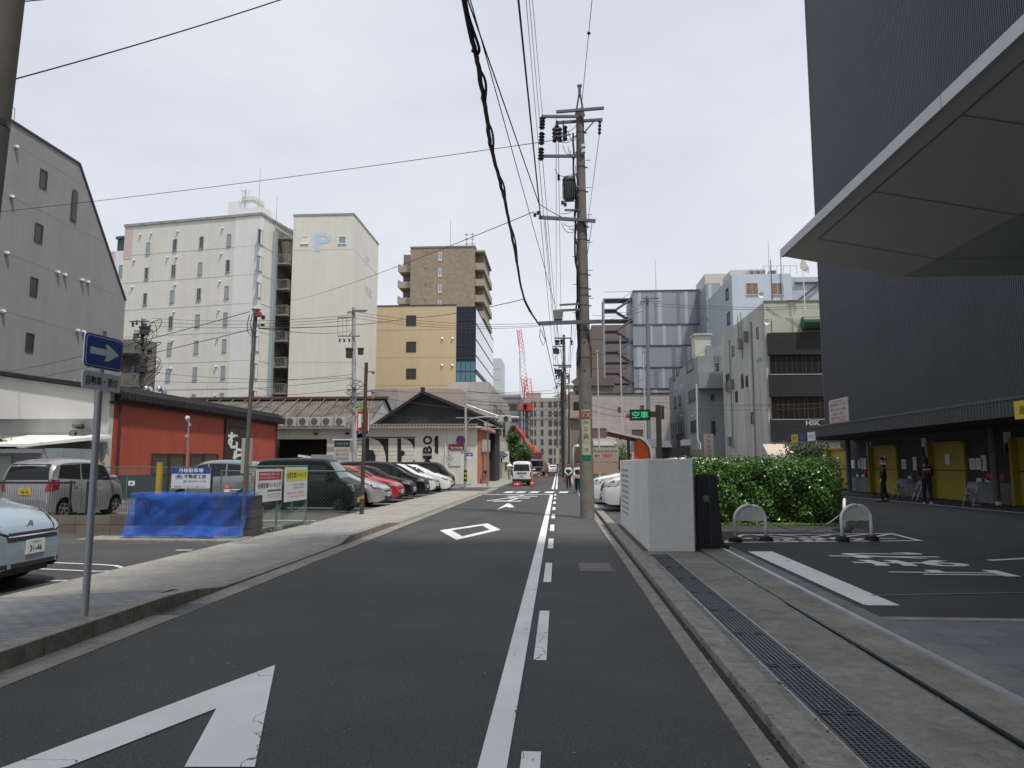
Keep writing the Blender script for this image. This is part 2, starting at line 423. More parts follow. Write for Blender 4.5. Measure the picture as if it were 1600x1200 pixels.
def mark(name, mb, m=MARK): return struct(name, mb, m, fix=False)
mark('centre_line_marking', flat([(-.41, 2), (-.265, 2), (-.265, 36.2), (-.41, 36.2)], .006, MARK))
d = MB(); y = 1.95
yy = [(1.95, 3.95), (5.72, 7.6), (9.42, 11.23), (13.15, 14.87), (16.56, 18.3)]
for a, b_ in yy: flat([(-.20, a), (-.10, a), (-.10, b_), (-.20, b_)], .006, MARK, mb=d)
y = 20.4
while y < 36:
 flat([(-.20, y), (-.10, y), (-.10, y + 1.7), (-.20, y + 1.7)], .006, MARK, mb=d); y += 3.75
mark('dashed_lane_marking', d)
d = MB()
for (a, b_, x0, x1) in ((44.5, 150, -.41, -.27), (44.5, 150, -.17, -.05)): flat([(x0, a), (x1, a), (x1, b_), (x0, b_)], .006, MARK, mb=d)
mark('far_lane_marking', d)
mark('stop_line_marking', flat([(-3.7, 36.2), (-.265, 36.2), (-.265, 36.6), (-3.7, 36.6)], .010, MARK))
d = MB()
for px in (795, 813, 834, 858, 880):
 p = gnd(px, 769.2); flat([(p.x - .27, 38.6), (p.x + .2, 38.6), (p.x + .32, 40.6), (p.x - .15, 40.6)], .006, MARK, mb=d)
mark('crosswalk_marking', d)
mark('arrow_marking', flat([(-2.13, 5.47), (-2.15, 4.55), (-3.45, 2.05), (-4.0, 2.05)] if False else [gnd(430, 1040), gnd(398, 1200), gnd(288, 1200), gnd(338, 1108), gnd(105, 1200), gnd(-45, 1222), gnd(-10, 1206)], .006, MARK))
dm = [gnd(687, 829), gnd(762, 818), gnd(782, 828), gnd(713, 844)]
cx = sum((p.x for p in dm)) / 4; cy = sum((p.y for p in dm)) / 4
d = MB()
inner = [Vector((cx + (p.x - cx) * .62, cy + (p.y - cy) * .66, 0)) for p in dm]
for i in range(4): flat([dm[i], inner[i], inner[(i + 1) % 4], dm[(i + 1) % 4]], .006, MARK, mb=d)
mark('diamond_marking', d)
p0 = gnd(790, 795); p1 = gnd(800, 786)
d = MB(); flat([gnd(776, 796.5), gnd(792, 787.0), gnd(797, 787.2), gnd(804, 792.5), gnd(797, 793.2), gnd(790, 792.2)], .006, MARK, mb=d)
mark('small_arrow_marking', d)
o = txt('左', (gnd(806, 778) + Vector((0, 0, .006))), (1, 0, 0), (.12, 1, 0), 1.5, 6.5, MARK, name='painted_legend_marking'); o['kind'] = 'structure'
mh = thing('manhole_cover', 'rectangular patterned iron cover set in the right half of the road', 'manhole cover', (.535, 10.85, 0))
O('rim', MB().box(-.235, .235, -.44, -.42, -.02, .005).box(-.235, .235, .42, .44, -.02, .005).box(-.235, -.215, -.42, .42, -.02, .005).box(.215, .235, -.42, .42, -.02, .005), mat('cast_iron', (.13, .12, .13), .6, .5, var=.3, scale=20), mh)
mm_ = MB().box(-.213, .213, -.418, .418, -.02, .003)
for i in range(13):
 for j in range(26):
  x = -.195 + i * .0325; y = -.40 + j * .032
  mm_.box(x - .011, x + .011, y - .010, y + .010, .003, .006)
O('cover_plate', mm_, mat('iron_plate', (.19, .175, .185), .6, .4, var=.2, scale=20), mh)
zl = .036
mark('parking_bay_line_marking', flat([(3.2, 12.64), (3.62, 12.68), (3.56, 7.95), (3.2, 7.95)], zl, MARK))
c0 = (gnd(1160, 836, .03), gnd(1392, 834, .03), gnd(1437, 845, .03), gnd(1133, 848, .03))
h = MB(); ribbon([(q.x, q.y) for q in c0], .1, zl, h, True)
for (a, b_) in (((1175, 836), (1300, 847)), ((1215, 836), (1340, 846)), ((1255, 847), (1165, 841)), ((1300, 836), (1200, 847)), ((1355, 835), (1250, 847)), ((1390, 835), (1330, 846)), ((1150, 842), (1400, 842))):
 A = gnd(*a, .03); B = gnd(*b_, .03); ribbon([(A.x, A.y), (B.x, B.y)], .09, zl + .003, h)
mark('hatched_island_marking', h)
h = MB(); A = gnd(1545, 876, .03); B = gnd(1640, 871, .03); ribbon([(A.x, A.y), (B.x, B.y)], .12, zl, h)
mark('bay_end_marking', h)
h = MB(); A = gnd(1310, 775, .03); B = gnd(1600, 802, .03); ribbon([(A.x, A.y), (B.x, B.y), ((B * 1.0).x + (B.x - A.x) * .6, B.y + (B.y - A.y) * .6)], .12, zl, h)
mark('building_front_line_marking', h)
h = MB(); A = gnd(1362, 931, .03); B = gnd(1640, 926, .03); ribbon([(A.x, A.y), (B.x, B.y)], .045, zl, h); mark('faint_line_marking', h, mat('faded_paint', (.20, .20, .20), .8, var=.6, scale=9))
for ch, yy0, (pa, pb) in (('止', 895.5, (1392, 1572)), ('ま', 880, (1335, 1502)), ('れ', 868, (1292, 1456))):
 A = gnd(pa, yy0, .03); B = gnd(pb, yy0, .03);
 hgt = abs(gnd(1450, yy0 - 4.6, .03).y - gnd(1450, yy0 + 4.8, .03).y)
 o = txt(ch, ((A.x + B.x) / 2, (A.y + B.y) / 2, zl), (0, 1, 0), (-1, 0, 0), hgt, B.x - A.x, MARK, name='stop_legend_marking', bold=.02); o['kind'] = 'structure'
def hs(y):
 if y < 7.75: return .15
 if y < 8.7: return .15 - .12 * (y - 7.75) / .95
 if y < 13.3: return .03
 if y < 13.9: return .03 + .10 * (y - 13.3) / .6
 if y < 17.2: return .13
 if y < 18.3: return .13 - .10 * (y - 17.2) / 1.1
 return .03
g = MB(); y = -10.0
while y < 46:
 g.box(-4.05, -3.77, y, y + 1.994, -.2, .005); y += 2.0
struct('gutter_left', g, CONG)
k = MB(); y = -10.0
while y < 46:
 st = .6; a = hs(y); b_ = hs(y + st)
 if abs(a - b_) > .001 or a > .031 or True:
  top0, top1 = a, b_
  y1 = y + st - .007
  k.add([(-4.05, y, -.1), (-4.22, y, -.1), (-4.22, y1, -.1), (-4.05, y1, -.1), (-4.05, y, top0), (-4.22, y, top0 + .004), (-4.22, y1, top1 + .004), (-4.05, y1, top1)],
              [(0, 1, 2, 3), (7, 6, 5, 4), (0, 4, 5, 1), (1, 5, 6, 2), (2, 6, 7, 3), (3, 7, 4, 0)])
 y += st
struct('kerb_left', k, KERB, bevel=.01)
def sheet(name, y0, y1, m, xin=-6.25, dz=0):
 mb = MB(); ny = max(1, int((y1 - y0) / .3)); xs = [-4.22, -4.7, -5.3, xin]
 V = []; Fc = []
 for i in range(ny + 1):
  y = y0 + (y1 - y0) * i / ny; h_ = hs(y)
  for x in xs:
   t = min(1, (-4.22 - x) / (-4.22 - xin)); V.append((x, y, h_ * (1 - t) + .035 * t + dz - .002))
 for i in range(ny):
  for j in range(3): Fc.append((i * 4 + j, i * 4 + j + 1, (i + 1) * 4 + j + 1, (i + 1) * 4 + j))
 mb.add(V, [tuple(reversed(f_)) for f_ in Fc]); return struct(name, mb, m, fix=False)
sheet('sidewalk', -10, 7.75, PAVE)
def panels(name, y0, y1, step):
 y = y0
 mb = MB(); V = []
 while y < y1 - .01:
  e = min(y1, y + step)
  for (x0, x1) in ((-4.22, -6.25),):
   ny = max(1, int((e - y) / .4)); base = len(mb.v)
   for i in range(ny + 1):
    yy_ = y + .012 + (e - y - .012) * i / ny; h_ = hs(yy_)
    mb.v.append((x0, yy_, h_ - .002)); mb.v.append((x1, yy_, .035 - .002))
   for i in range(ny): mb.f.append((base + 2 * i + 1, base + 2 * i, base + 2 * i + 2, base + 2 * i + 3))
  y = e
 return struct(name, mb, CONS, fix=False)
panels('driveway_concrete', 7.75, 13.3, 3.0)
sheet('sidewalk_paving', 13.3, 18.3, PAVE2)
panels('driveway_concrete_far', 18.3, 40.5, 4.6)
struct('sidewalk_bed', MB().quad((-6.25, -10, .002), (-4.05, -10, .002), (-4.05, 46, .002), (-6.25, 46, .002)), mat('joint_dirt', (.06, .055, .05), .95), fix=False)
struct('parking_lot_left', MB().quad((-40, -10, .012), (-6.2, -10, .012), (-6.2, 45.5, .012), (-40, 45.5, .012)), A_LOT2, fix=False)
struct('parking_lot_near', MB().quad((-22, 2, .018), (-6.22, 2, .018), (-6.22, 13.2, .018), (-22, 13.2, .018)), asphalt('near_lot_asphalt', (.058, .058, .06), .3, .4), fix=False)
h = MB(); pts = []
for (a, b_) in ((60, 889.0), (150, 893), (185, 892), (194, 888), (180, 884), (150, 882), (60, 878.5)):
 q = gnd(a, b_, .02); pts.append((q.x, q.y))
ribbon(pts, .07, .024, h)
q = gnd(85, 908, .02); ribbon([(q.x - .12, q.y), (q.x + .14, q.y + .04)], .08, .024, h)
q = gnd(286, 860, .02); ribbon([(q.x - .14, q.y), (q.x + .14, q.y + .04)], .1, .024, h)
mark('bay_line_marking', h, MARK2)
h = MB()
for (x0, y0, x1, y1) in ((-6.3, 18.6, -14, 18.6), (-4.6, 26.9, -12, 26.9), (-4.4, 30.2, -12, 30.2), (-4.4, 33.6, -12, 33.6), (-4.4, 37, -12, 37)):
 ribbon([(x0, y0), (x1, y1)], .12, .052, h)
q0 = gnd(150, 790, 0); ribbon([(-12, 24.6), (-20, 24.6)], .12, .02, h); ribbon([(-12, 21.6), (-20, 21.6)], .12, .02, h)
mark('parking_row_marking', h, MARK2)
dc = thing('gutter_drain_cover', 'small chequered steel drain cover in the left gutter where the kerb ends', 'drain cover', (-3.92, 7.45, .006))
m_ = MB().box(-.12, .13, -.3, .3, -.02, .001)
for i in range(5):
 for j in range(13): m_.box(-.11 + i * .05, -.085 + i * .05, -.28 + j * .045, -.26 + j * .045, .001, .005)
O('plate', m_, mat('drain_plate', (.15, .17, .19), .5, .5, var=.3, scale=20), dc)
struct('sidewalk_far_left', MB().box(-6.3, -3.9, 46.5, 150, -.1, .05), CONS)
struct('sidewalk_far_right', MB().box(1.1, 3.4, 48, 150, -.1, .05), CONS)
t_ = thing('fallen_leaf', 'single dry brown leaf lying on the right car park asphalt', 'leaf', tuple(gnd(1357, 859, .034)))
O('blade', MB().add([(-.03, 0, .004), (0, -.02, .012), (.04, 0, .006), (0, .02, .012)], [(0, 1, 2, 3)]), mat('dry_leaf', (.35, .25, .10), .8), t_, fix=False)
# =====================================================================  BUILDINGS, LEFT
WF = mat('window_frame_grey', (.35, .36, .37), .5, .3)
WFD = mat('window_frame_dark', (.05, .05, .05), .5, .2)
def win(root, side, a0, a1, z0, z1, at_, m=DGLASS, fm=WF, fw=.06, sill=True, bars=0, name='window', proud=.05):
 """a framed window lying on the wall plane 'at_' of a root's local space; side is the way it faces"""
 def P(a, d, z):
  return {'-y': (a, at_ - d, z), '+y': (a, at_ + d, z), '+x': (at_ + d, a, z), '-x': (at_ - d, a, z)}[side]
 def bx(mb, a, b, zz0, zz1, d0, d1):
  p = P(a, d0, zz0); q = P(b, d1, zz1); mb.box(p[0], q[0], p[1], q[1], p[2], q[2])
 f = MB()
 bx(f, a0 - fw, a1 + fw, z1, z1 + fw, -.03, proud); bx(f, a0 - fw, a1 + fw, z0 - fw, z0, -.03, proud)
 bx(f, a0 - fw, a0, z0, z1, -.03, proud); bx(f, a1, a1 + fw, z0, z1, -.03, proud)
 for i in range(bars):
  c = a0 + (a1 - a0) * (i + 1) / (bars + 1); bx(f, c - .025, c + .025, z0, z1, 0, proud * .8)
 if sill: bx(f, a0 - fw * 1.8, a1 + fw * 1.8, z0 - fw * 1.9, z0 - fw, -.03, proud * 2)
 o = O(name, f, fm, root)
 g = MB(); bx(g, a0, a1, z0, z1, -.03, proud * .25)
 O('pane', g, m, o)
 return o
def hood(root, side, a, z, at_, r=.12, m=None, mb=None):
 """a round vent hood"""
 d = {'-y': (0, -1), '+x': (1, 0), '-x': (-1, 0)}[side]
 p = (a, at_, z) if side[1] == 'y' else (at_, a, z)
 mm = MB(); A = Vector(p); D = Vector((d[0], d[1], 0))
 mm.tube([A - D * .03, A + D * r * .9, A + D * r * 1.5 + Vector((0, 0, -r * .5))], [r, r * 1.02, r * .55], 8)
 return O('vent_hood', mm, m or mat('vent_steel', (.62, .63, .64), .4, .4), root)
np_ = thing('utility_pole', 'thick concrete utility pole close by, cut off by the left edge of the photo', 'utility pole', (-5.36, 5.98, .1))
O('shaft', MB().tube([(-.02, 0, 0), (.42, 0, 11.5)], [.175, .13], 24), mat('shade_side_concrete', (.12, .112, .10), .85, var=.2, scale=3, streak=.3), np_, smooth=2)  # darker than the other poles: its shade side is put into the colour
O('band', MB().tube([(.15, 0, 4.5), (.152, 0, 4.56)], [.162, .162], 24), DSTEEL, np_)
O('band', MB().tube([(.244, 0, 6.9), (.246, 0, 6.96)], [.155, .155], 24), DSTEEL, np_)
GREY = mat('grey_render', (.285, .28, .28), .9, var=.08, scale=.6, bump=.15, bscale=30, streak=.14)
gx = -30.0
b1 = thing('grey_office_building', 'grey rendered building with a slanted far end, small dark windows and round vents', 'building', (gx, 30, 0))
Yc, zc = yz(124, 257, gx); Ye, ze = yz(196, 471, gx); Yt, zt_ = yz(18, 195, gx)
m_ = MB(); prof = [(-25, 0), (Ye - 30, 0), (Ye - 30, ze), (Yc - 30, zc), (-25, zc + .1)]
m_.prism(prof, -14, 0, 'x'); O('wall', m_, GREY, b1)
m_ = MB();
for (A, B) in (((-25, zc + .1), (Yc - 30, zc)), ((Yc - 30, zc), (Ye - 30, ze))):
 m_.beam((-.1, A[0], A[1] + .06), (-.1, B[0], B[1] + .06), .34, .12)
O('coping', m_, mat('dark_coping', (.05, .055, .06), .6), b1)
jm = MB(); JD = mat('wall_joint', (.17, .165, .165), .9)
for z in (3.4, 6.6, 9.8, 13.0, 16.2, 19.2):
 ye = (Ye if z < ze else Yc + (Ye - Yc) * (zc - z) / (zc - ze)) - 30
 jm.box(0, .006, -25, ye - .02, z, z + .03)
for y in (36.6, 41.4, 45.4): jm.box(0, .007, y - 30, y - 29.97, 0, zc - .1 if y < Yc else zc + (ze - zc) * (y - Yc) / (Ye - Yc) - .2)
O('joint', jm, mat('wall_joint_light', (.29, .28, .28), .9), b1)
for (x0, y0, x1, y1) in ((63, 267, 72, 293), (55, 351, 65, 377), (48, 435, 57, 461), (41, 522, 51, 548)):
 a = yz(x0, (y0 + y1) / 2, gx); c = yz(x1, (y0 + y1) / 2, gx); zt1 = yz((x0 + x1) / 2, y0, gx)[1]; zb1 = yz((x0 + x1) / 2, y1, gx)[1]
 win(b1, '+x', a[0] - 30, c[0] - 30, zb1, zt1, 0, fm=WFD, sill=False, m=glass('grey_glass', (.035, .04, .04), .25, .4))
a = yz(111, 320, gx)[0] - 30; c = yz(120, 320, gx)[0] - 30; z1 = yz(117, 296, gx)[1]; z0 = yz(114, 346, gx)[1]
m_ = MB(); rr = (c - a) / 2; pr = [(a, z0), (c, z0)] + [(a + rr + rr * math.cos(t), z1 - rr + rr * math.sin(t)) for t in [math.pi * i / 8 for i in range(9)]]
m_.prism(pr, 0, .05, 'x'); o = O('arched_window', m_, WFD, b1)
pr2 = [((p[0] - a - rr) * .78 + a + rr, (p[1] - z0) * .96 + z0 + .08) for p in pr]
m_ = MB(); m_.prism(pr2, .04, .06, 'x'); O('pane', m_, glass('grey_glass'), o)
for (x, y) in ((24, 230), (17, 308), (9, 396), (89, 426), (100, 430), (127, 438), (136, 441), (3, 487), (120, 517), (129, 519), (114, 598), (123, 600)):
 p = yz(x, y, gx); hood(b1, '+x', p[0] - 30, p[1], 0, .13)
p = yz(20, 195, gx); m_ = MB(); m_.tube([(-.2, p[0] - 30, 20.2), (-.2, p[0] - 30, 21.3), (-.2, p[0] - 29.7, 21.3), (-.2, p[0] - 29.7, 20.2)], .03, 6); O('roof_rail', m_, STEEL, b1)
b = thing('weathered_concrete_building', 'weathered brown-grey concrete block with open balconies behind the grey building', 'building', (-35, 58, 0))
xa, _ = xz(186, 500, 58); xb, zt1 = xz(219, 528, 58)
WCON = mat('weathered_concrete', (.23, .215, .185), .9, var=.45, scale=1.2, streak=.5)
m_ = MB(); m_.box(xa + 35 - 4, xb + 35, 1.4, 2.6, 0, zt1);
O('wall', m_, WCON, b)
for k in range(5):
 z = zt1 - 1.3 - k * 2.9
 if z < 0: break
 O('balcony', MB().box(xa + 35 - 4, xb + 35, 0, .12, z, z + 1.2).box(xa + 35 - 4, xb + 35, .12, 1.4, z - .12, z), WCON, b)
 O('window', MB().box(xa + 35 + .5, xb + 35 - 1.1, 1.34, 1.42, z, z + 2.0), DGLASS, b)
C0 = atY(398, 600, 72.0); C0.z = 0
hot = thing('hotel_block', 'cream seven-storey panelled building with rows of narrow windows and vent hoods', 'building', tuple(C0), R(-9.5))
ux = Vector((math.cos(R(-9.5)), math.sin(R(-9.5)), 0)); uy = Vector((-ux.y, ux.x, 0))
def onpl(px, py, P0, u):
 """where the pixel's ray meets the vertical plane through P0 along u -> (distance along u, height)"""
 d = ray(px, py); n = Vector((-u.y, u.x, 0)); t = (P0 - Vector((0, 0, P0.z))).dot(n) / Vector((d.x, d.y, 0)).dot(n)
 q = Vector((d.x * t, d.y * t, 0)); return (q - Vector((P0.x, P0.y, 0))).dot(u), EYE + d.z * t
CREAM = mat('cream_panels', (.69, .68, .62), .75, var=.07, scale=.5, streak=.10)
CREAMW = mat('pale_panels', (.74, .74, .73), .75, var=.05, scale=.6, streak=.08)
sL, zL = onpl(196, 352, C0, ux); s0, zH = onpl(398, 337, C0, ux)
O('wall', MB().box(sL, 0, 0, 14, 0, zH), CREAM, hot)
s1, _ = onpl(366, 400, C0, ux)
O('pale_corner_panel', MB().box(s1, .02, -.02, .5, 0, zH - .02), CREAMW, hot)
s2, _ = onpl(206, 400, C0, ux); _, zs = onpl(200, 405, C0, ux)
O('pink_panel', MB().box(sL, s2, -.025, .4, zs, zH - .02), mat('pink_tiles', (.58, .47, .42), .8, var=.1), hot)
O('coping', MB().box(sL - .1, .12, -.12, .25, zH, zH + .28).box(-.12, .12, .25, 14, zH, zH + .28), mat('grey_coping', (.33, .33, .31), .8, var=.4, scale=1), hot)
sW, zW = onpl(172, 393, C0, ux)
O('lower_wing', MB().box(sW - 3, sL - .01, .05, 12, 0, zW), CREAMW, hot)
O('wing_panel', MB().box(sW - 3, onpl(179, 400, C0, ux)[0], .02, .5, zW - 3, zW - .02), mat('pink_tiles'), hot)
sa, za = onpl(181, 369, C0, ux)
O('roof_canopy', MB().box(sa, sL - .02, .3, 6, zW, za - .3).box(sa - .1, sL - .02, .1, 6, za - .3, za), mat('dark_canopy', (.04, .06, .06), .4), hot)
jm = MB()
for yy_ in (389, 433, 477, 520, 565, 607):
 _, z = onpl(330, yy_, C0, ux); jm.box(sL, .03, -.032, -.02, z, z + .035); jm.box(.0, .03, -.03, 14, z, z + .035)
for i in range(1, 52):
 x = sL + (0 - sL) * i / 52; jm.box(x, x + .014, -.026, -.0, 0, zH)
O('joint', jm, mat('cream_joint', (.58, .57, .51), .8), hot)
rows = [(376, 392), (0, 0)]
ww = onpl(235, 450, C0, ux)[0] - onpl(230, 450, C0, ux)[0]
bluegl = glass('blue_grey_glass', (.22, .28, .33), .15); drkgl = glass('dark_glass')
crt = glass('curtained_glass', (.32, .29, .24), .3)
cols = [(231.5, 386), (273.5, 382), (315, 377), (358, 370)]
colx = [(230, 227, 226), (273, 270, 267), (315, 312, 307), (358, 355, 350)]
pal = [bluegl, drkgl, bluegl, bluegl, bluegl, bluegl, bluegl, drkgl, crt, bluegl, crt, bluegl, bluegl, drkgl, drkgl]
i = 0
base = {0: (231.5, 380), 1: (273.5, 375), 2: (315, 371), 3: (358, 367)}
for cidx, (px, py) in base.items():
 s_, z_ = onpl(px, py + 8, C0, ux)
 for rr_ in range(7):
  z = z_ - rr_ * 2.86
  if z < 3: break
  win(hot, '-y', s_ - ww / 2, s_ + ww / 2, z - .62, z + .62, 0, m=pal[(i * 7 + cidx * 3) % 15], fw=.05, fm=mat('window_frame_grey')); i += 1
s_, z_ = onpl(188.5, 423, C0, ux)
for rr_ in range(4):
 win(hot, '-y', s_ - ww / 2, s_ + ww / 2, z_ - rr_ * 2.86 - .62, z_ - rr_ * 2.86 + .62, .05, m=bluegl, fw=.05)
for (px, py) in ((220, 367), (237, 365), (278, 362), (348, 357), (210, 407), (262, 403), (276, 402), (346, 397), (207, 449), (274, 445), (344, 440), (272, 488), (342, 485), (270, 532), (340, 529), (268, 576), (338, 573), (265, 620), (336, 618)):
 s_, z_ = onpl(px, py, C0, ux); hood(hot, '-y', s_, z_, 0, .13)
sd_l = [onpl(403, 371, C0, uy), onpl(410, 371, C0, uy)]
for rr_ in range(8):
 zc_ = onpl(406, 370, C0, uy)[1] - rr_ * 2.86
 if zc_ > 2: win(hot, '+x', sd_l[0][0], sd_l[1][0], zc_ - .75, zc_ + .75, 0, m=[drkgl, bluegl, bluegl][rr_ % 3], fw=.06)
def roofbox(name, x0, x1, y0, y1, zz0, zz1, m, root): return O(name, MB().box(x0, x1, y0, y1, zz0, zz1), m, root)
sa, za = onpl(333, 310, C0, ux); sb, _ = onpl(374, 310, C0, ux)
roofbox('roof_house', sa - .6, sb - .6, 3.5, 8, zH, za + .9, CREAMW, hot)
roofbox('roof_house_parapet', sa + 1.2, sb - .5, 3.4, 5.5, za + .9, za + 1.35, CREAM, hot)
sa, za2 = onpl(350, 324, C0, ux); sb, _ = onpl(398, 324, C0, ux)
roofbox('roof_plant_room', sa, -.9, 1.4, 3.3, zH, za2 + .25, mat('pale_blue_panel', (.66, .70, .74), .6), hot)
sa, zt2 = onpl(378, 238, C0, ux); O('lightning_rod', MB().cyl((sa - .3, 4, zH + 2.5), (sa - .3, 4, zt2), .035, .02, 6), STEEL, hot)
an = MB(); sa, zt2 = onpl(355, 278, C0, ux); an.cyl((sa, 3.4, zH), (sa, 3.4, zt2), .05, .04, 6)
for q in range(5): an.cyl((sa - .5 + .05 * q, 3.4 - .3, zt2 - .1 - q * .16), (sa + .5 - .05 * q, 3.4 + .3, zt2 - .1 - q * .16), .025, .025, 5)
an.cyl((sa, 2.8, zt2 - .35), (sa, 4, zt2 - .35), .03, .03, 5)
O('television_aerial', an, STEEL, hot)
for q in range(7):
 s_, z_ = onpl(222 + q * 18, 347 - q * 1.5, C0, ux); O('roof_ventilator', MB().lathe([(.0, 0), (.35, 0), (.35, .25), (.55, .3), (.25, .55), (0, .6)], (s_, 1.5, zH + .2), n=10), STEEL, hot)
m_ = MB(); sp = onpl(427, 360, C0, uy)
m_.box(.02, .4, sp[0] - .05, sp[0] + .4, 0, zH - 1); O('drain_pipe', m_, mat('pipe_blue_grey', (.36, .42, .45), .5, .3), hot)
sr = sp[0] + .4
st = MB();
GRIME = mat('grimy_concrete', (.26, .25, .225), .9, var=.5, scale=1.5, streak=.5)
O('stair_back_wall', MB().box(-1.5, .01, sr, sr + 6, 0, zH - .5), GRIME, hot)
ztop = zH - 1.6
for k in range(8):
 z = ztop - k * 2.86
 if z < 2: break
 fl = MB();
 fl.box(.03, 1.6, sr + .2, sr + 1.2, z - .12, z); fl.box(.03, 1.6, sr + 3.4, sr + 4.6, z - 1.43 - .12, z - 1.43)
 for q in range(9):
  fl.box(.9, 1.6, sr + 1.2 + q * .245, sr + 1.2 + q * .245 + .25, z - .16 - q * .159, z - .12 - q * .159)
  fl.box(.05, .8, sr + 3.4 - q * .245 - .25, sr + 3.4 - q * .245, z - 1.43 - .16 - q * .159, z - 1.43 - .12 - q * .159)
 fl.beam((1.62, sr + 1.2, z - .1), (1.62, sr + 3.4, z - 1.5), .04, .3); fl.beam((1.62, sr + 1.2, z + .9), (1.62, sr + 3.4, z - .5), .04, .05)
 fl.beam((.9, sr + 1.2, z + .9), (.9, sr + 3.4, z - .5), .03, .04)
 for q in range(6): fl.box(1.6, 1.63, sr + .2 + q * .2, sr + .23 + q * .2, z, z + 1); fl.cyl((1.62, sr + 1.2 + q * .44, z - .1 - q * .28), (1.62, sr + 1.2 + q * .44, z + .9 - q * .28), .014, None, 4)
 for q in range(8): fl.box(.1 + q * .2, .12 + q * .2, sr + .18, sr + .2, z, z + 1)
 fl.box(.03, 1.63, sr + .17, sr + .2, z + .97, z + 1.01); fl.box(1.6, 1.63, sr + .2, sr + 1.2, z + .97, z + 1.01)
 O('fire_stair_flight', fl, mat('stair_steel', (.42, .41, .37), .7, .2, var=.35, scale=3), hot)
sa, zt2 = onpl(427, 345, C0, uy)
O('lightning_rod', MB().cyl((.2, sp[0] + .2, zH - 1), (.2, sp[0] + .2, zH + 3), .04, .02, 6), STEEL, hot)
tY = 75.0; tx0, tzt = xz(459, 338, tY); tx1, _ = xz(553, 336, tY)
tw = thing('parking_tower', 'tall windowless cream tower with a faded light blue letter P near its top', 'tower', ((tx0 + tx1) / 2, tY, 0))
hw_ = (tx1 - tx0) / 2; yb = yz(591, 400, tx1)[0] - tY
TCR = mat('tower_cream', (.725, .70, .625), .7, var=.06, scale=.4, streak=.09)
O('wall', MB().box(-hw_, hw_, 0, yb, 0, tzt), TCR, tw)
O('coping', MB().box(-hw_ - .06, hw_ + .06, -.06, yb + .05, tzt, tzt + .22), mat('brown_coping', (.30, .28, .25), .7), tw)
jm = MB()
for i in range(1, 24): x = -hw_ + 2 * hw_ * i / 24; jm.box(x - .01, x + .01, -.012, 0, 0, tzt)
for i in range(1, 20): y = yb * i / 20; jm.box(hw_, hw_ + .012, y - .01, y + .01, 0, tzt)
for q in (390, 566): z = xz(500, q, tY)[1]; jm.box(-hw_, hw_, -.014, 0, z - .015, z + .015); jm.box(hw_, hw_ + .014, 0, yb, z - .015, z + .015)
O('panel_joint', jm, mat('tower_joint', (.60, .57, .48), .8), tw)
BLP = mat('faded_blue_paint', (.50, .63, .76), .7, var=.15, scale=2)
px0, pz0 = xz(505, 378, tY)
cxp = px0 - (tx0 + tx1) / 2
txt('P', (cxp, -.02, pz0), (1, 0, 0), (0, 0, 1), 1.9, 2.1, BLP, tw, bold=.03)
txt('P', (hw_ + .02, yb * .55, pz0 - .5), (0, 1, 0), (0, 0, 1), 1.3, 1.0, BLP, tw)
txt('駐車', (hw_ + .02, yb * .62, pz0 - 4), (0, 1, 0), (0, 0, 1), 2.6, 1.2, mat('very_faded_blue', (.60, .64, .66), .7), tw)
for (a, c_, d_, e_, mm) in ((471, 370, 481, 380, CREAMW), (530, 370, 540, 380, bluegl)):
 x0, z1 = xz(a, c_, tY); x1, z0 = xz(d_, e_, tY); cc = (tx0 + tx1) / 2
 win(tw, '-y', x0 - cc, x1 - cc, z0, z1, 0, m=mm, fm=WHITE)
oY = 95.0; ox0, ozt = xz(588, 479, oY); ox1, _ = xz(713, 478, oY); ox2, _ = xz(743, 478, oY)
oc = thing('ochre_building', 'ochre wall building with three square windows and a dark glass corner', 'building', (ox1, oY, 0))
OCH = mat('ochre_panels', (.60, .475, .30), .8, var=.06, scale=.4, streak=.07)
w0 = ox0 - ox1; w2 = ox2 - ox1; yb = yz(770, 600, ox2)[0] - oY
O('wall', MB().box(w0, 0, 0, yb, 0, ozt), OCH, oc)
O('glass_corner', MB().box(0.01, w2, .3, yb, 0, ozt - .1), glass('curtain_glass_dark', (.008, .017, .032), .08, .35), oc)
O('spandrel', MB().box(.01, w2 + .01, .26, .32, 6, 15.3), mat('spandrel_teal', (.075, .19, .25), .25, spec=.5), oc)
gm = MB()
for z in [ozt - .3 - k * 1.75 for k in range(11)]: gm.box(0, w2 + .05, .22, .3, z, z + .09)
for i in range(5): gm.box(w2 * i / 4 - .03, w2 * i / 4 + .03, .22, .3, 4, ozt - .1)
O('mullion', gm, WFD, oc)
O('side_glazing', MB().box(w2, w2 + .05, .35, yb, 3, ozt - .2), mat('mirror_glass', (.55, .60, .66), .04, .95), oc)
gm = MB()
for z in [ozt - .3 - k * 2.2 for k in range(9)]: gm.box(w2 + .05, w2 + .1, .35, yb, z, z + .12)
gm.box(w2 + .05, w2 + .12, .35, yb, ozt - 9.3, ozt - 8.7)
O('side_mullion', gm, WFD, oc)
O('coping', MB().box(w0 - .05, .02, -.06, .3, ozt, ozt + .15), WFD, oc)
for py in (501, 542, 584):
 x0, z1 = xz(636, py - 7, oY); x1, z0 = xz(649, py + 7, oY); win(oc, '-y', x0 - ox1, x1 - ox1, z0, z1, 0, fm=WFD, fw=.1, sill=False)
for (a, c_) in ((691, 529), (707, 529), (691, 571), (707, 571)):
 x, z = xz(a, c_, oY); hood(oc, '-y', x - ox1, z, 0, .14, mat('vent_steel'))
jm = MB()
for z in (4.5, 8.3, 12.1, 15.9, 19.7): jm.box(w0, 0, -.012, 0, z, z + .04)
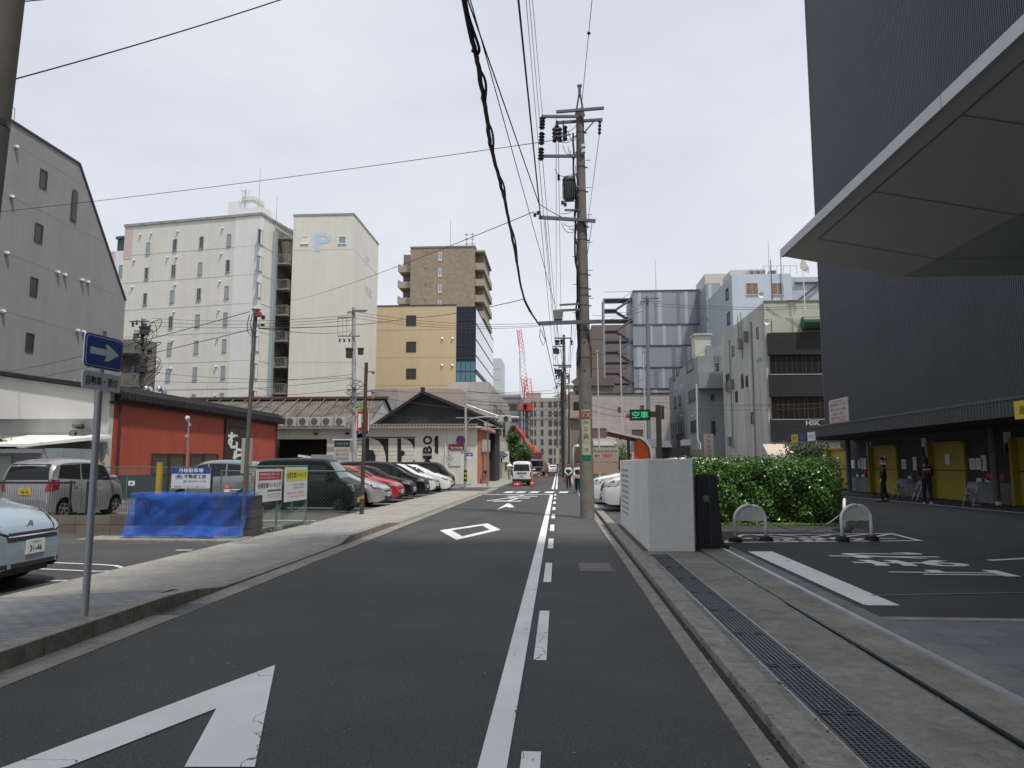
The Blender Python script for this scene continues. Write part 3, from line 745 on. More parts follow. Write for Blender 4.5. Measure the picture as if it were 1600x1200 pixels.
O('joint', jm, mat('ochre_joint', (.40, .30, .17), .8), oc)
sx, sz = xz(660, 473, oY + 5)
bY = 128.0; bx0, bzt = xz(642, 388, bY); bx1, _ = xz(742, 388, bY)
ap = thing('apartment_tower', 'brown tiled apartment tower with stacked balconies on both sides behind the ochre building', 'apartment block', (bx1, bY, 0))
BT = brick('brown_tiles', (.33, .27, .20), (.27, .22, .165), (.22, .18, .14), .6, .3, .02, .5, 'XZ', .8, .15)
bw = bx0 - bx1
O('wall', MB().box(bw, 0, 0, 22, 0, bzt), BT, ap)
O('coping', MB().box(bw - .1, .1, -.1, 22, bzt, bzt + .3), mat('brown_dark', (.20, .165, .13), .8), ap)
_, f0 = xz(690, 404, bY); _, f1 = xz(690, 429, bY); fp = f0 - f1
BB = mat('balcony_brown', (.36, .30, .235), .8, var=.1, scale=.5)
yb2 = yz(768, 500, bx1 + 1.6)[0] - bY
for k in range(9):
 z = bzt - 4.2 - k * fp
 if z < 8: break
 O('balcony', MB().box(0.02, 1.7, .3, .45, z, z + 1.3).box(1.55, 1.7, .45, max(8, yb2), z, z + 1.3).box(.02, 1.55, .45, max(8, yb2), z, z + .2), BB, ap)
 O('balcony', MB().box(bw - 2.6, bw - .02, 1.0, 1.15, z, z + 1.2).box(bw - 2.6, bw - 2.45, 1.15, 12, z + .4, z + 1.6).box(bw - 2.45, bw - .02, 1.15, 12, z, z + .2), BB, ap)
 win(ap, '-y', -6.3 - .35, -6.3 + .05, z + 1.9, z + 3.2, 0, m=bluegl, fm=WHITE, fw=.08)
 for xx in (-9, -12): hood(ap, '-y', xx, z + 3.6, 0, .13, BB)
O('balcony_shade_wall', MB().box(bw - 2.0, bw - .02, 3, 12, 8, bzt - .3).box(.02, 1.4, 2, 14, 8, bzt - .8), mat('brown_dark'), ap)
O('roof_slab', MB().box(.0, 1.8, .3, 14, bzt - .8, bzt - .5), BB, ap)
am = MB()
for dx in (-.8, .3):
 am.cyl((dx - 1.0, 2, bzt), (dx - 1.0, 2, bzt + 3.5), .08, .06, 6)
 for q in range(3): am.box(dx - 1.35, dx - .65, 1.9, 2.1, bzt + 1.2 + q * .9, bzt + 1.35 + q * .9)
O('antenna_mast', am, STEEL, ap)
O('lightning_rod', MB().cyl((bw * .42, 3, bzt), (bw * .42, 3, bzt + 6.4), .07, .04, 6), STEEL, ap)
O('satellite_dish', MB().lathe([(0, .15), (.3, .05), (.5, -.1), (.48, -.12), (.28, .02), (0, .1)], (bw + 3.2, -.6, 8), 'y', 14), WHITE, ap)
pk = thing('pink_grey_building', 'low pinkish grey panelled building behind the black gabled roof', 'building', (-17, 75, 0))
x0, z1 = xz(580, 608, 75); x1, _ = xz(715, 608, 75)
O('wall', MB().box(x0 + 17, 0, 0, 5, 0, z1), brick('grey_brown_panels', (.36, .33, .31), (.33, .30, .285), (.24, .22, .21), 1.6, 1.2, .02, .5, 'XZ'), pk)
O('pink_wall', MB().box(0, x1 + 17 + .4, 0, 5, 0, z1 - .02), mat('pink_render', (.43, .35, .32), .8, var=.12), pk)
sb_ = thing('beige_stone_building', 'beige building clad in large stone panels beside the street past the black roof', 'building', (-7.6, 79, 0))
x0, z1 = xz(700, 597, 79); STONE = brick('stone_panels', (.47, .45, .41), (.42, .40, .365), (.30, .29, .27), 2.2, 2.9, .03, 0, 'XZ', .7, .12)
STONEY = brick('stone_panels_side', (.47, .45, .41), (.42, .40, .365), (.30, .29, .27), 2.2, 2.9, .03, 0, 'YZ', .7, .12)
O('wall', MB().box(x0 + 7.6, -.02, 0, 14, 0, z1), STONE, sb_)
yb = yz(796, 640, -7.6)[0] - 79
O('side_wall', MB().box(-3, 0, .02, yb, 0, z1 - .01), STONEY, sb_)
for k in range(3): win(sb_, '+x', 6 + k * 7, 10 + k * 7, 5.5, 8.6, 0, fm=WFD, sill=False)
O('lower_white_sign', MB().box(.01, .5, 6, 8.5, 2.6, 4.6), mat('cream_sign', (.72, .70, .60), .6), sb_)
far1 = thing('dark_grey_far_building', 'dark grey far building rising behind the crane mast', 'building', (-12, 190, 0))
x0, z1 = xz(783, 617, 190); x1, _ = xz(813, 617, 190)
DG = mat('far_dark_grey', (.22, .23, .26), .8, var=.1, scale=.3)
O('wall', MB().box(x0 + 12, x1 + 12, 0, 20, 0, z1), DG, far1)
O('roof_parapet', MB().box(x0 + 11.9, x1 + 12.1, -.2, 20, z1 - .7, z1), mat('far_grey2', (.30, .31, .33), .8), far1)
for k in range(8):
 O('window', MB().box(x0 + 12.8, x1 + 11.2, -.08, 0, z1 - 4 - k * 3.2, z1 - 2.4 - k * 3.2), mat('far_dark_win', (.055, .06, .065), .4), far1)
far4 = thing('pale_far_tower', 'pale slim tower standing just beyond the mirrored glass side', 'building', (-22, 210, 0))
x0, z1 = xz(766, 560, 210); x1, _ = xz(783, 560, 210)
O('wall', MB().box(x0 + 22, x1 + 22, 0, 15, 0, z1), mat('far_pale', (.55, .58, .60), .8, var=.05), far4)
jm = MB(); [jm.box(x0 + 22, x1 + 22, -.05, 0, z1 - 3.2 * k, z1 - 3.2 * k + .15) for k in range(1, 12)]; O('floor_band', jm, mat('far_pale2', (.45, .48, .50), .8), far4)
fo = thing('office_block_end_of_street', 'long beige-grey office block with paired windows closing the end of the street', 'building', (-5, 240, 0))
x0, z1 = xz(812, 622, 240); x1, _ = xz(893, 622, 240)
FB = mat('far_beige', (.33, .305, .27), .85, var=.12, scale=.3, streak=.1)
O('wall', MB().box(x0 + 5, x1 + 5 + 3, 0, 20, 0, z1), FB, fo)
O('roof_house', MB().box(x0 + 7, x0 + 12, 2, 8, z1, z1 + 2), FB, fo)
O('roof_house', MB().box(x0 + 17, x0 + 27, 3, 9, z1, z1 + 1.6), mat('far_beige2', (.42, .41, .38), .8), fo)
for k in range(7):
 z = z1 - 3.1 - k * 3.15
 if z < 1: break
 for a, c_ in ((830, 832.5), (835, 837.5), (845, 849), (857, 862.5), (865.5, 871), (874, 879), (882, 888)):
  xa = atY(a, 650, 240).x + 5; xb = atY(c_, 650, 240).x + 5
  O('window', MB().box(xa, xb, -.12, 0, z, z + 1.9), mat('far_dark_win'), fo)
rx = -19.0
y0r = yz(163, 660, rx)[0]; y1r = yz(431, 690, rx)[0]
rb = thing('red_building', 'red-walled single storey building with thick black rounded eaves and a brown sign panel', 'building', (rx, y0r, 0))
Lr = y1r - y0r
REDW = mat('red_wall', (.45, .088, .052), .8, var=.14, scale=1.4, streak=.12)
O('wall', MB().box(-12, 0, 0.66, Lr, 1.05, 4.35), REDW, rb)
O('base_wall', MB().box(-12, .03, .64, Lr, 0, 1.05), mat('dark_green_grey', (.045, .06, .058), .8), rb)
RB = mat('black_tile_roof', (.028, .028, .032), .6, var=.5, scale=5, bump=.8, bscale=14)
m_ = MB(); m_.prism([(.24, 4.25), (.34, 4.34), (.34, 4.62), (.12, 4.84), (-.4, 4.92), (-6, 5.6), (-11.6, 5.05), (-12.6, 4.5), (-12.6, 4.2)], .62, Lr + .7, 'y')
O('roof', m_, RB, rb, smooth=0)
m_ = MB();
for i in range(int((Lr - .5) / .28)):
 y = .75 + i * .28; m_.tube([(.345, y, 4.32), (.35, y, 4.62), (.13, y, 4.86), (-.4, y, 4.94)], .035, 5)
O('roof_tile', m_, RB, rb)
yy0, yy1 = yz(349, 700, rx)[0] - y0r, yz(384, 700, rx)[0] - y0r
O('sign_panel', MB().box(0, .12, yy0, yy1, .9, 4.1), mat('brown_board', (.045, .03, .022), .6, var=.4, scale=3), rb)
mf = MB().box(.12, .16, yy0 + .6, yy1 - .6, 3.75, 3.8); O('sign_trim', mf, mat('brown_trim', (.10, .06, .03), .6), rb)
txt('わら', (.14, (yy0 + yy1) / 2 + .3, 2.45), (0, 0, -1) if False else (0, 1, 0), (0, 0, 1), 2.2, .8, WHITE, rb, bold=.05) if False else None
txt('む', (.14, (yy0 + yy1) / 2 - .5, 2.9), (0, 1, 0), (0, 0, 1), 1.5, .95, WHITE, rb, bold=.05)
txt('ら', (.14, (yy0 + yy1) / 2 + .4, 2.05), (0, 1, 0), (0, 0, 1), 1.9, .9, WHITE, rb, bold=.05)
for (a, c_) in ((237, 263), (265, 288), (297, 317), (319, 340)):
 ya, yb = yz(a, 720, rx)[0] - y0r, yz(c_, 720, rx)[0] - y0r
 win(rb, '+x', ya + .05, yb - .05, 1.1, yz((a + c_) / 2, 711, rx)[1], 0, fm=mat('maroon_frame', (.06, .03, .025), .6), fw=.08, sill=False, m=glass('brown_glass', (.05, .04, .03), .2))
O('roof_edge_board', MB().box(-.05, .06, .3, Lr, 4.1, 4.2), mat('maroon_frame'), rb)
O('downpipe', MB().cyl((.12, .9, 0), (.12, .9, 4.15), .06, None, 8), mat('maroon_frame'), rb)
O('downpipe', MB().cyl((.12, Lr - .2, 0), (.12, Lr - .2, 4.15), .05, None, 8), mat('maroon_frame'), rb)
wy = y0r + .0
wb = thing('white_warehouse', 'white sheet-metal warehouse end wall with two round extractor fans', 'warehouse', (rx, wy, 0))
WW = mat('white_sheet', (.60, .60, .57), .7, var=.14, scale=.9, streak=.2)
xe = -20
m_ = MB(); m_.prism([(xe, 0), (0, 0), (0, 4.55), (-.6, 4.75), (xe, 7.6)], .3, .6, 'y'); O('wall', m_, WW, wb)
m_ = MB(); m_.prism([(xe, 7.6), (-.1, 4.62), (.3, 4.50), (.3, 4.62), (-.1, 4.78), (xe, 7.78)], -.15, .9, 'y'); O('roof_edge', m_, RB, wb)
xsg = xz(144, 655, wy)[0] - rx; zsg = xz(144, 654, wy)[1]; zsg0 = xz(0, 655, wy)[1]
m_ = MB(); m_.prism([(xe, zsg), (xsg, zsg), (xsg, 4.66), (xe, 7.5)], .05, .3, 'y'); O('fascia_board', m_, mat('white_fascia', (.70, .69, .65), .6, var=.06), wb)
for (a, c_, r_) in ((119, 678, .17), (130, 679, .23), (121, 666, .10)):
 x, z = xz(a, c_, wy); O('extractor_fan', MB().lathe([(r_, -.22), (r_, .31), (r_ * .7, .31), (r_ * .7, -.1), (0, -.12)], (x - rx, 0, z), 'y', 18), mat('fan_steel', (.25, .24, .23), .5, .6, var=.4, scale=8), wb)
sh = thing('lean_to_shed', 'low grey-green shed with a bright white corrugated lean-to roof behind the silver car', 'shed', (rx, wy - 1.2, 0))
x0, zr = xz(5, 687, wy - 1.2); x1, _ = xz(140, 687, wy - 1.2)
zf = xz(60, 695, wy - 1.5)[1]
O('wall', MB().box(x0 - rx, x1 - rx - .4, -1, 1.4, 0, zf - .15), mat('shed_grey', (.33, .37, .38), .7, var=.2, scale=1.5, streak=.2), sh)
O('door', MB().box(-4.8, -2.2, -1.04, -1, 0, zf - .45), mat('pale_shed_door', (.45, .50, .48), .7, var=.2), sh)
m_ = MB(); m_.add([(x0 - rx, -1.6, zf), (x1 - rx - 1.3, -1.6, zf), (x1 - rx, 1.4, zr + .25), (x0 - rx, 1.4, zr + .25), (x0 - rx, -1.6, zf - .1), (x1 - rx - 1.3, -1.6, zf - .1), (x1 - rx, 1.4, zr + .1), (x0 - rx, 1.4, zr + .1)],
   [(0, 1, 2, 3), (7, 6, 5, 4), (0, 4, 5, 1), (1, 5, 6, 2), (2, 6, 7, 3), (3, 7, 4, 0)])
O('roof', m_, mat('shed_roof_white', (.78, .78, .76), .5), sh)
O('gutter', MB().box(x0 - rx, x1 - rx - .6, -1.75, -1.6, zf - .35, zf - .2), STEEL, sh)
jy = 54.8
jx1 = atY(558, 700, jy).x
wh = thing('corrugated_roof_warehouse', 'low warehouse with an old brown corrugated roof and a wide dark opening', 'warehouse', (-16, jy, 0))
zE = xz(500, 669, jy)[1]
xl = atY(405, 700, jy).x - 4
CW = mat('cream_render', (.74, .715, .62), .8, var=.12, scale=.8, streak=.15)
xo0 = xz(425, 700, jy)[0] + 16; xo1, zo = xz(511, 686, jy); xo1 += 16
m_ = MB(); m_.box(xl + 16, xo0, 0, .3, 0, zE).box(xo1, jx1 + 16 + .5, 0, .3, 0, zE).box(xo0, xo1, 0, .3, zo, zE)
O('wall', m_, CW, wh)
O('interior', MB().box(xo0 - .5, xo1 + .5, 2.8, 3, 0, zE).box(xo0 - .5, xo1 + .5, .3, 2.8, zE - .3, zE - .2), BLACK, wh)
ro = MB(); zR = xz(500, 624, jy + 6)[1]; n = int((jx1 - xl + 6) / .19); V = []; Fc = []
xa = xl + 16 - 14
n = int((jx1 + 16.8 - xa) / .14)
for i in range(n + 1):
 x = xa + i * .14; dz = .04 * (1 if i % 2 else -1); V += [(x, -.45, zE + .05 + dz), (x, 6, zR + dz)]
for i in range(n): Fc.append((2 * i, 2 * i + 2, 2 * i + 3, 2 * i + 1))
ro.add(V, Fc);
RUSTR = mat('old_corrugated', (.20, .18, .15), .9, var=.5, scale=.9, streak=.6, fine=.4, col2=(.085, .076, .062))
O('roof', ro, RUSTR, wh, fix=False)
O('roof_back', MB().quad((xa, 6, zR), (jx1 + 16.8, 6, zR), (jx1 + 16.8, 12.5, zE), (xa, 12.5, zE)), RUSTR, wh, fix=False)
bt_ = MB(); [bt_.beam((xa + .6 + q * 1.15, -.4, zE + .12), (xa + .6 + q * 1.15, 5.6, zR + .02), .05, .05) for q in range(int((jx1 + 16 - xa) / 1.15))]; O('roof_batten', bt_, mat('batten_grey', (.22, .205, .18), .9, var=.3), wh)
O('ridge', MB().box(xa + 9, jx1 + 16.8, 5.5, 6.4, zR - .05, zR + .14), mat('ridge_dark', (.06, .045, .045), .7), wh)
O('ridge_cap', MB().box(xa + 9, jx1 + 16.9, 5.9, 6.5, zR + .14, zR + .24), mat('rusty_red', (.42, .16, .09), .9, var=.4, scale=3), wh)
O('gable_end', MB().prism([(-.3, zE), (12.3, zE), (6, zR - .1)], jx1 + 16.3, jx1 + 16.6, 'x'), WW, wh)
O('eaves_gutter', MB().box(xl + 16, jx1 + 16.5, -.62, -.5, zE - .08, zE + .06), STEEL, wh)
O('floodlight', MB().box(xo1 - 1.0, xo1 - .75, -.3, 0, zE - .5, zE - .35), BLACK, wh)
O('floodlight', MB().box(xo1 + 1.5, xo1 + 1.75, -.3, 0, zE - .5, zE - .35), BLACK, wh)
ACW = mat('condenser_cream', (.50, .47, .41), .6, var=.15, scale=4)
first = None
for i, (a, c_) in enumerate(((425, 443), (445, 463), (465, 482), (484, 500), (502, 519), (521, 541))):
 x0, zt1 = xz(a, 654, jy - .3); x1, zb1 = xz(c_, 668, jy - .3)
 cx = (x0 + x1) / 2; wd = .82
 if first is None:
  ac = thing('air_conditioner', 'x', 'air conditioner', (cx, jy - .3, zE + .12), group='condenser units along the warehouse eaves')
  O('casing', MB().box(-wd / 2, wd / 2, 0, .35, .05, .72), ACW, ac, bevel=.02)
  O('fan_grille', MB().lathe([(.27, -.012), (.27, .0), (.24, .0), (.24, -.012)], (-.06, 0, .38), 'y', 18).lathe([(.235, -.004), (.235, .01), (0, .01), (0, -.006)], (-.06, 0, .38), 'y', 18), mat('fan_dark', (.11, .105, .10), .6), ac)
  O('bracket', MB().box(-wd / 2, -wd / 2 + .06, -.05, .4, -.1, .05).box(wd / 2 - .06, wd / 2, -.05, .4, -.1, .05), STEEL, ac)
  first = ac
 else: ac = dup(first, (cx, jy - .3, zE + .12))
 ac['label'] = ['air conditioner nearest the red building on the warehouse roof edge', 'second air conditioner from the red building on the warehouse roof edge', 'third air conditioner from the red building on the warehouse roof edge',
                   'third air conditioner from the black roof on the warehouse roof edge', 'second air conditioner from the black roof on the warehouse roof edge', 'air conditioner nearest the black roof on the warehouse roof edge'][i]
jb = thing('mural_building', 'cream building with a black gabled roof and bold black letters painted on its wall', 'building', (-6.18, jy, 0))
zE2 = xz(650, 669, jy)[1]; X0 = jx1 + 6.18 - .4
O('wall', MB().box(X0, 0, 0, 9, 0, zE2), CW, jb)
shx0 = xz(570, 684, jy)[0] + 6.18; shx1, shz = xz(648, 684, jy); shx1 += 6.18
sm = MB(); z = .2
while z < shz: sm.box(shx0 - .9, shx1, -.03, .01, z, min(shz, z + .25)); z += .29
O('shutter', sm, mat('shutter_cream', (.70, .67, .57), .6, var=.1), jb)
O('shutter_head', MB().box(shx0 - .9, shx1 + .05, -.06, 0, shz, shz + .07), WFD, jb)
INK = mat('mural_black', (.015, .015, .016), .7)
def slab(parts, name='mural_letter'):
 m_ = MB()
 for poly in parts: m_.prism(poly, -.042, -.032, 'y')
 return O(name, m_, INK, jb)
def jp(x, y): p = xz(x, y, jy); return (p[0] + 6.18, p[1])
slab([[jp(571, 685), jp(577, 685), jp(577, 703), jp(583, 703), jp(587, 712), jp(587, 726), jp(571, 726)],
      [jp(581, 685), jp(607, 685), jp(607, 726), jp(603.5, 726), jp(603, 712), jp(599, 698), jp(592, 689)]])
slab([[jp(621, 685), jp(627, 685), jp(627, 703), jp(632, 705), jp(633, 710), jp(628, 713), jp(627, 726), jp(621, 726)],
      [jp(630, 685), jp(648, 685), jp(648, 702), jp(643, 692), jp(637, 687)], [jp(648, 718), jp(648, 726), jp(641, 726)]])
for ch_, ya_, yb_ in (('O', 681, 694.5), ('B', 697, 708.5), ('M', 711.5, 726), ('U', 729, 741)):
 txt(ch_, (jp(668, 700)[0], -.04, jp(668, (ya_ + yb_) / 2)[1]), (0, 0, 1), (-1, 0, 0), abs(jp(668, ya_)[1] - jp(668, yb_)[1]), jp(675.5, 700)[0] - jp(661, 700)[0], INK, jb, bold=.035)
slab([[jp(679, 684), jp(681, 681), jp(685, 681), jp(685, 708), jp(682, 708), jp(679, 706), jp(680, 699), jp(679, 695)]], 'mural_mark')
txt('stained glass', (jp(683, 720)[0], -.04, jp(683, 720)[1]), (0, 0, 1), (-1, 0, 0), .9, .12, INK, jb) if False else None
O('eaves', MB().box(X0 - .2, .35, -.5, .1, zE2, zE2 + .12), mat('eaves_white', (.62, .61, .57), .7), jb)
tm = MB()
n = int((.3 - X0) / .24)
for i in range(n): tm.tube([(X0 + i * .24, -.55, zE2 + .16), (X0 + i * .24, 1.2, zE2 + .34)], .08, 6)
BTILE = mat('black_roof_tiles', (.03, .03, .034), .55, var=.4, scale=3)
O('eave_tiles', tm, mat('brown_eave_tiles', (.17, .13, .11), .7, var=.3), jb)
ax, az = xz(662, 611, jy + 2.5); lx, lz = xz(577, 666, jy + 2.5); qx, qz = xz(771, 655, jy + 2.5)
ax += 6.18; lx += 6.18; qx += 6.18
m_ = MB(); m_.prism([(lx, lz - .3), (ax, az - .12), (qx - .8, qz - .2), (qx - .8, zE2 - .3), (lx, zE2 - .3)], 2.6, 2.9, 'y'); O('gable_wall', m_, mat('gable_dark', (.030, .030, .034), .7, var=.3, scale=2), jb)
m_ = MB()
m_.add([(lx - .4, 2.0, lz - .35), (ax, 2.0, az), (ax, 13, az), (lx - .4, 13, lz - .35), (lx - .4, 2.0, lz - .6), (ax, 2.0, az - .25), (ax, 13, az - .25), (lx - .4, 13, lz - .6)], [(0, 3, 2, 1), (4, 5, 6, 7), (0, 1, 5, 4), (2, 3, 7, 6), (3, 0, 4, 7)])
m_.add([(ax, 2.0, az), (qx, 2.0, qz), (qx, 13, qz), (ax, 13, az), (ax, 2.0, az - .25), (qx, 2.0, qz - .25), (qx, 13, qz - .25), (ax, 13, az - .25)], [(0, 3, 2, 1), (4, 5, 6, 7), (0, 1, 5, 4), (2, 3, 7, 6), (1, 2, 6, 5)])
O('roof', m_, BTILE, jb)
O('ridge_ornament', MB().box(ax - .15, ax + .15, 1.9, 2.3, az - .1, az + .25), BTILE, jb)
for (a, c_) in ((650, 651), (687, 651)):
 p = xz(a, c_, jy + 2.5); O('gable_vent', MB().lathe([(.14, -.03), (.14, .02), (0, .02), (0, -.03)], (p[0] + 6.18, 2.58, p[1]), 'y', 12), BLACK, jb)
O('side_wall_rear', MB().box(-5, .6, 9, 14, 0, zE2 + .6), mat('gable_dark'), jb)
O('downpipe', MB().cyl((jp(696, 700)[0], -.08, 0), (jp(696, 700)[0], -.08, zE2), .05, None, 8), CREAMW, jb)
sgn = O('sign_board', MB().box(jp(701, 700)[0], jp(730, 700)[0], -.12, -.02, jp(700, 702)[1], jp(700, 694)[1]), mat('maroon_sign', (.16, .02, .025), .5), jb)
txt('The Wine Bar', (jp(714, 700)[0], -.125, jp(700, 699.5)[1]), (1, 0, 0), (0, 0, 1), 1.0, .16, WHITE, sgn)
pb = O('poster_board', MB().box(jp(701.5, 700)[0], jp(720, 700)[0], -.06, -.02, jp(700, 728)[1], jp(700, 706)[1]), mat('poster_white', (.62, .62, .58), .6), jb)
m_ = MB(); random.seed(3)
for i in range(26):
 x = (jp(711, 0)[0] + random.gauss(0, .14)); z = jp(700, 716)[1] + random.gauss(0, .22); m_.box(x - .04, x + .04, -.065, -.062, z - .03, z + .03)
O('poster_drawing', m_, mat('poster_ink', (.30, .31, .33), .7), pb)
O('orange_side', MB().box(0, .35, .3, 6, 0, zE2 - .2), mat('salmon_wall', (.50, .20, .12), .8, var=.15), jb)
O('side_sign', MB().box(.35, .9, .2, 1.2, 2.5, 3.4), mat('grey_sign', (.42, .40, .38), .6), jb)
O('side_awning', MB().box(.0, .9, 0, 6, zE2 - .15, zE2 + .1), mat('pink_roof', (.55, .30, .26), .8), jb)
for (nm, lab, px0, px1, ytop, Yd, col, cat) in (
  ('brown_shop', 'narrow dark brown shop front next to the mural building', 752, 764, 675, 63, (.10, .085, .075), 'shop'),
  ('tan_shop', 'tan narrow shop with a rolled shutter beyond the dark brown shop', 764, 774, 672, 68, (.30, .24, .17), 'shop'),
  ('cream_shop', 'pale cream two-storey shop with a projecting blank sign', 768, 788, 690, 74, (.55, .52, .42), 'shop')):
 x0, z1 = xz(px0, ytop, Yd); x1, _ = xz(px1, ytop, Yd)
 b = thing(nm, lab, cat, (x1, Yd, 0)); m0 = mat(nm + '_wall', col, .8, var=.2, scale=1)
 O('wall', MB().box(x0 - x1, 0, 0, 5, 0, z1), m0, b)
 O('shutter', MB().box((x0 - x1) * .85, (x0 - x1) * .15, -.05, 0, 0, 2.2), mat('shop_shutter', (.28, .27, .25), .6), b)
 O('fascia', MB().box(x0 - x1, .05, -.12, 0, 2.4, 2.9), mat('shop_fascia', (.22, .20, .18), .7), b)
 win(b, '+x', 1, 3.5, 1, 2.2, 0, fm=WFD, sill=False)
ps = thing('parking_sign', 'small projecting white sign with a blue P past the cream shop', 'sign', tuple(atY(788, 713, 74)))
O('board', MB().box(-.35, .5, -.05, .05, -.6, .55), mat('sign_white', (.72, .74, .76), .5), ps)
txt('P', (.1, -.06, 0), (1, 0, 0), (0, 0, 1), .45, .6, mat('sign_blue', (.04, .12, .38), .5), ps, bold=.04)
O('arm', MB().box(-.8, -.35, -.03, .03, .2, .26), STEEL, ps)
# =====================================================================  BUILDINGS, RIGHT
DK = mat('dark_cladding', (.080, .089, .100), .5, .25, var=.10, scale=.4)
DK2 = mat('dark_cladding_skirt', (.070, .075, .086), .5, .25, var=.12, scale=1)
big = thing('dark_ribbed_building', 'huge windowless building clad in dark ribbed metal with a light grey entrance canopy', 'building', (15, 20, 0))
def ribs(a0, a1, z0, z1, at_, step, dep, side):
 """trapezoid ribbed sheet; side '-x' or '-y'"""
 mb = MB(); V = []; n = int((a1 - a0) / step)
 for i in range(n + 1):
  for (t, d) in ((0, 0), (.42, 0), (.52, dep), (.90, dep)):
   a = a0 + (i + t) * step
   for z in (z0, z1): V.append((at_ - d, a, z) if side == '-x' else (a, at_ - d, z))
 k = len(V) // 2
 mb.add(V, [(2 * i, 2 * i + 2, 2 * i + 3, 2 * i + 1) for i in range(k - 1)]); return mb
yend = 41.2 - 20
BH = 29.5
O('wall', ribs(-22, yend - .12, 3.55, BH, 0, .115, .035, '-x'), DK, big)
O('wall_core', MB().box(.02, 16, -60, yend - .05, 3.2, BH), DK, big)
for z in (9.4, 15.4, 21.4, 27.0): O('panel_joint', MB().box(-.037, -.03, -22, yend - .14, z, z + .025), mat('joint_dark_blue', (.035, .038, .044), .6), big)
O('corner_trim', MB().box(-.05, .1, yend - .12, yend + .03, 3.2, BH), DK, big)
bx_ = -2.1
yS = 41.4 - 20
SK = ribs(-22, yS, 2.86, 3.36, bx_, .17, .03, '-x')
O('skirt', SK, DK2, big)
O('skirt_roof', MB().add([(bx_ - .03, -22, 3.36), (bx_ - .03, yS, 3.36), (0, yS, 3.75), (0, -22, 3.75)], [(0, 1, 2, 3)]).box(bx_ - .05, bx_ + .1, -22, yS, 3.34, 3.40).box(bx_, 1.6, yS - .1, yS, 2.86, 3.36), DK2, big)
O('skirt_soffit', MB().box(bx_ + .02, 2, -22, yS - .02, 2.9, 2.96), mat('soffit_dark', (.05, .05, .055), .8), big)
gx0 = 1.55
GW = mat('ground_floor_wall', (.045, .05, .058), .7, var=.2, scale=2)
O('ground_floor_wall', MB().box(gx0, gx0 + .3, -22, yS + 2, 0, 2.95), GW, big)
PL = brick('plinth_blocks', (.23, .235, .24), (.20, .205, .21), (.09, .09, .09), .45, .8, .01, 0, 'YZ', .8, .25)
O('plinth', MB().box(gx0 - .06, gx0, -22, yS + 2, 0.03, .83), PL, big)
YEL = mat('yellow_door', (.42, .33, .03), .55, var=.14, scale=1.2, streak=.12)
YELD = mat('yellow_reveal', (.30, .235, .025), .6)
RX = 15 + gx0
doors = [(1302, 1326), (1369, 1405), (1464, 1512), (1598, 1660)]
dspan = []
for (a, c_) in doors:
 yn = atX(c_, 740, RX).y - 20; yf = atX(a, 740, RX).y - 20; dspan.append((yn, yf))
 d = O('delivery_door', MB().box(gx0 - .10, gx0 - .05, yn, yf, .06, 2.35), YEL, big)
 O('door_seam', MB().box(gx0 - .115, gx0 - .10, yn, yf, 1.24, 1.28), BLACK, d)
 O('door_reveal', MB().box(gx0 - .35, gx0, yf, yf + .12, .04, 2.47).box(gx0 - .12, gx0, yn - .06, yn, .04, 2.47).box(gx0 - .2, gx0, yn, yf + .12, 2.35, 2.47), YELD, d)
 O('door_notice', MB().box(gx0 - .125, gx0 - .115, (yn + yf) / 2 - .15, (yn + yf) / 2 + .2, 1.5, 1.95), mat('paper_white', (.80, .82, .82), .6), d)
PAPER = mat('paper_white');
GP = mat('door_panel_grey', (.10, .11, .115), .7)
random.seed(11)
for (a0, a1) in ((dspan[0][0] - 3.4, dspan[0][0] - .4), (dspan[1][1] + .4, dspan[1][1] + 2), (dspan[2][1] + .5, dspan[1][0] - .3), (dspan[2][0] - 2.2, dspan[2][0] - .3), (dspan[3][1] + .3, dspan[3][1] + 2.8)):
 k = 0
 for (z0, h_, w_) in ((1.95, .75, .40), (1.25, .6, .3), (1.3, .45, .42), (.9, .28, .36), (.55, .42, .3), (1.95, .35, .25)):
  y = a0 + (a1 - a0) * ((k * .37 + .08) % .9); k += 1
  nb_ = O('wall_notice', MB().box(gx0 - .03, gx0 - .001, y, y + w_, z0, z0 + h_), PAPER if k != 4 else mat('red_box', (.38, .05, .04), .6), big)
  ln = MB(); zz = z0 + h_ - .08
  while zz > z0 + .06: ln.box(gx0 - .036, gx0 - .03, y + .04, y + w_ * random.uniform(.5, .88), zz - .012, zz); zz -= .05
  if k != 4: O('notice_text', ln, mat('notice_ink', (.12, .13, .15), .7), nb_)
for q in ((dspan[0][0] - 1.2), dspan[2][0] - 2.6):
 O('column', MB().cyl((gx0 - .45, q, 0), (gx0 - .45, q, 2.95), .13, None, 14), mat('column_grey', (.12, .13, .14), .7), big)
bz = MB()
def board(nm, x0, x1, ytop, ybot, X, m, proud=.06):
 yn = atX(x1, ytop, X).y - 20; yf = atX(x0, ytop, X).y - 20
 z1 = atX((x0 + x1) / 2, ytop, X).z; z0 = atX((x0 + x1) / 2, ybot, X).z
 return O(nm, MB().box(X - 15 - proud, X - 15 - .031, yn, yf, z0, z1), m, big), ((yn + yf) / 2, (z0 + z1) / 2, yf - yn, z1 - z0, X - 15 - proud - .004)
XS = 15 + bx_
SY = mat('sign_yellow', (.62, .47, .03), .5); SBL = mat('sign_blue'); SWH = mat('sign_white')
_, b_ = board('sign_board', 1587, 1640, 624, 653, XS, SY); txt('搬入口', (b_[4], b_[0], b_[1]), (0, -1, 0), (0, 0, 1), b_[2] * .7, b_[3] * .5, BLACK, big)
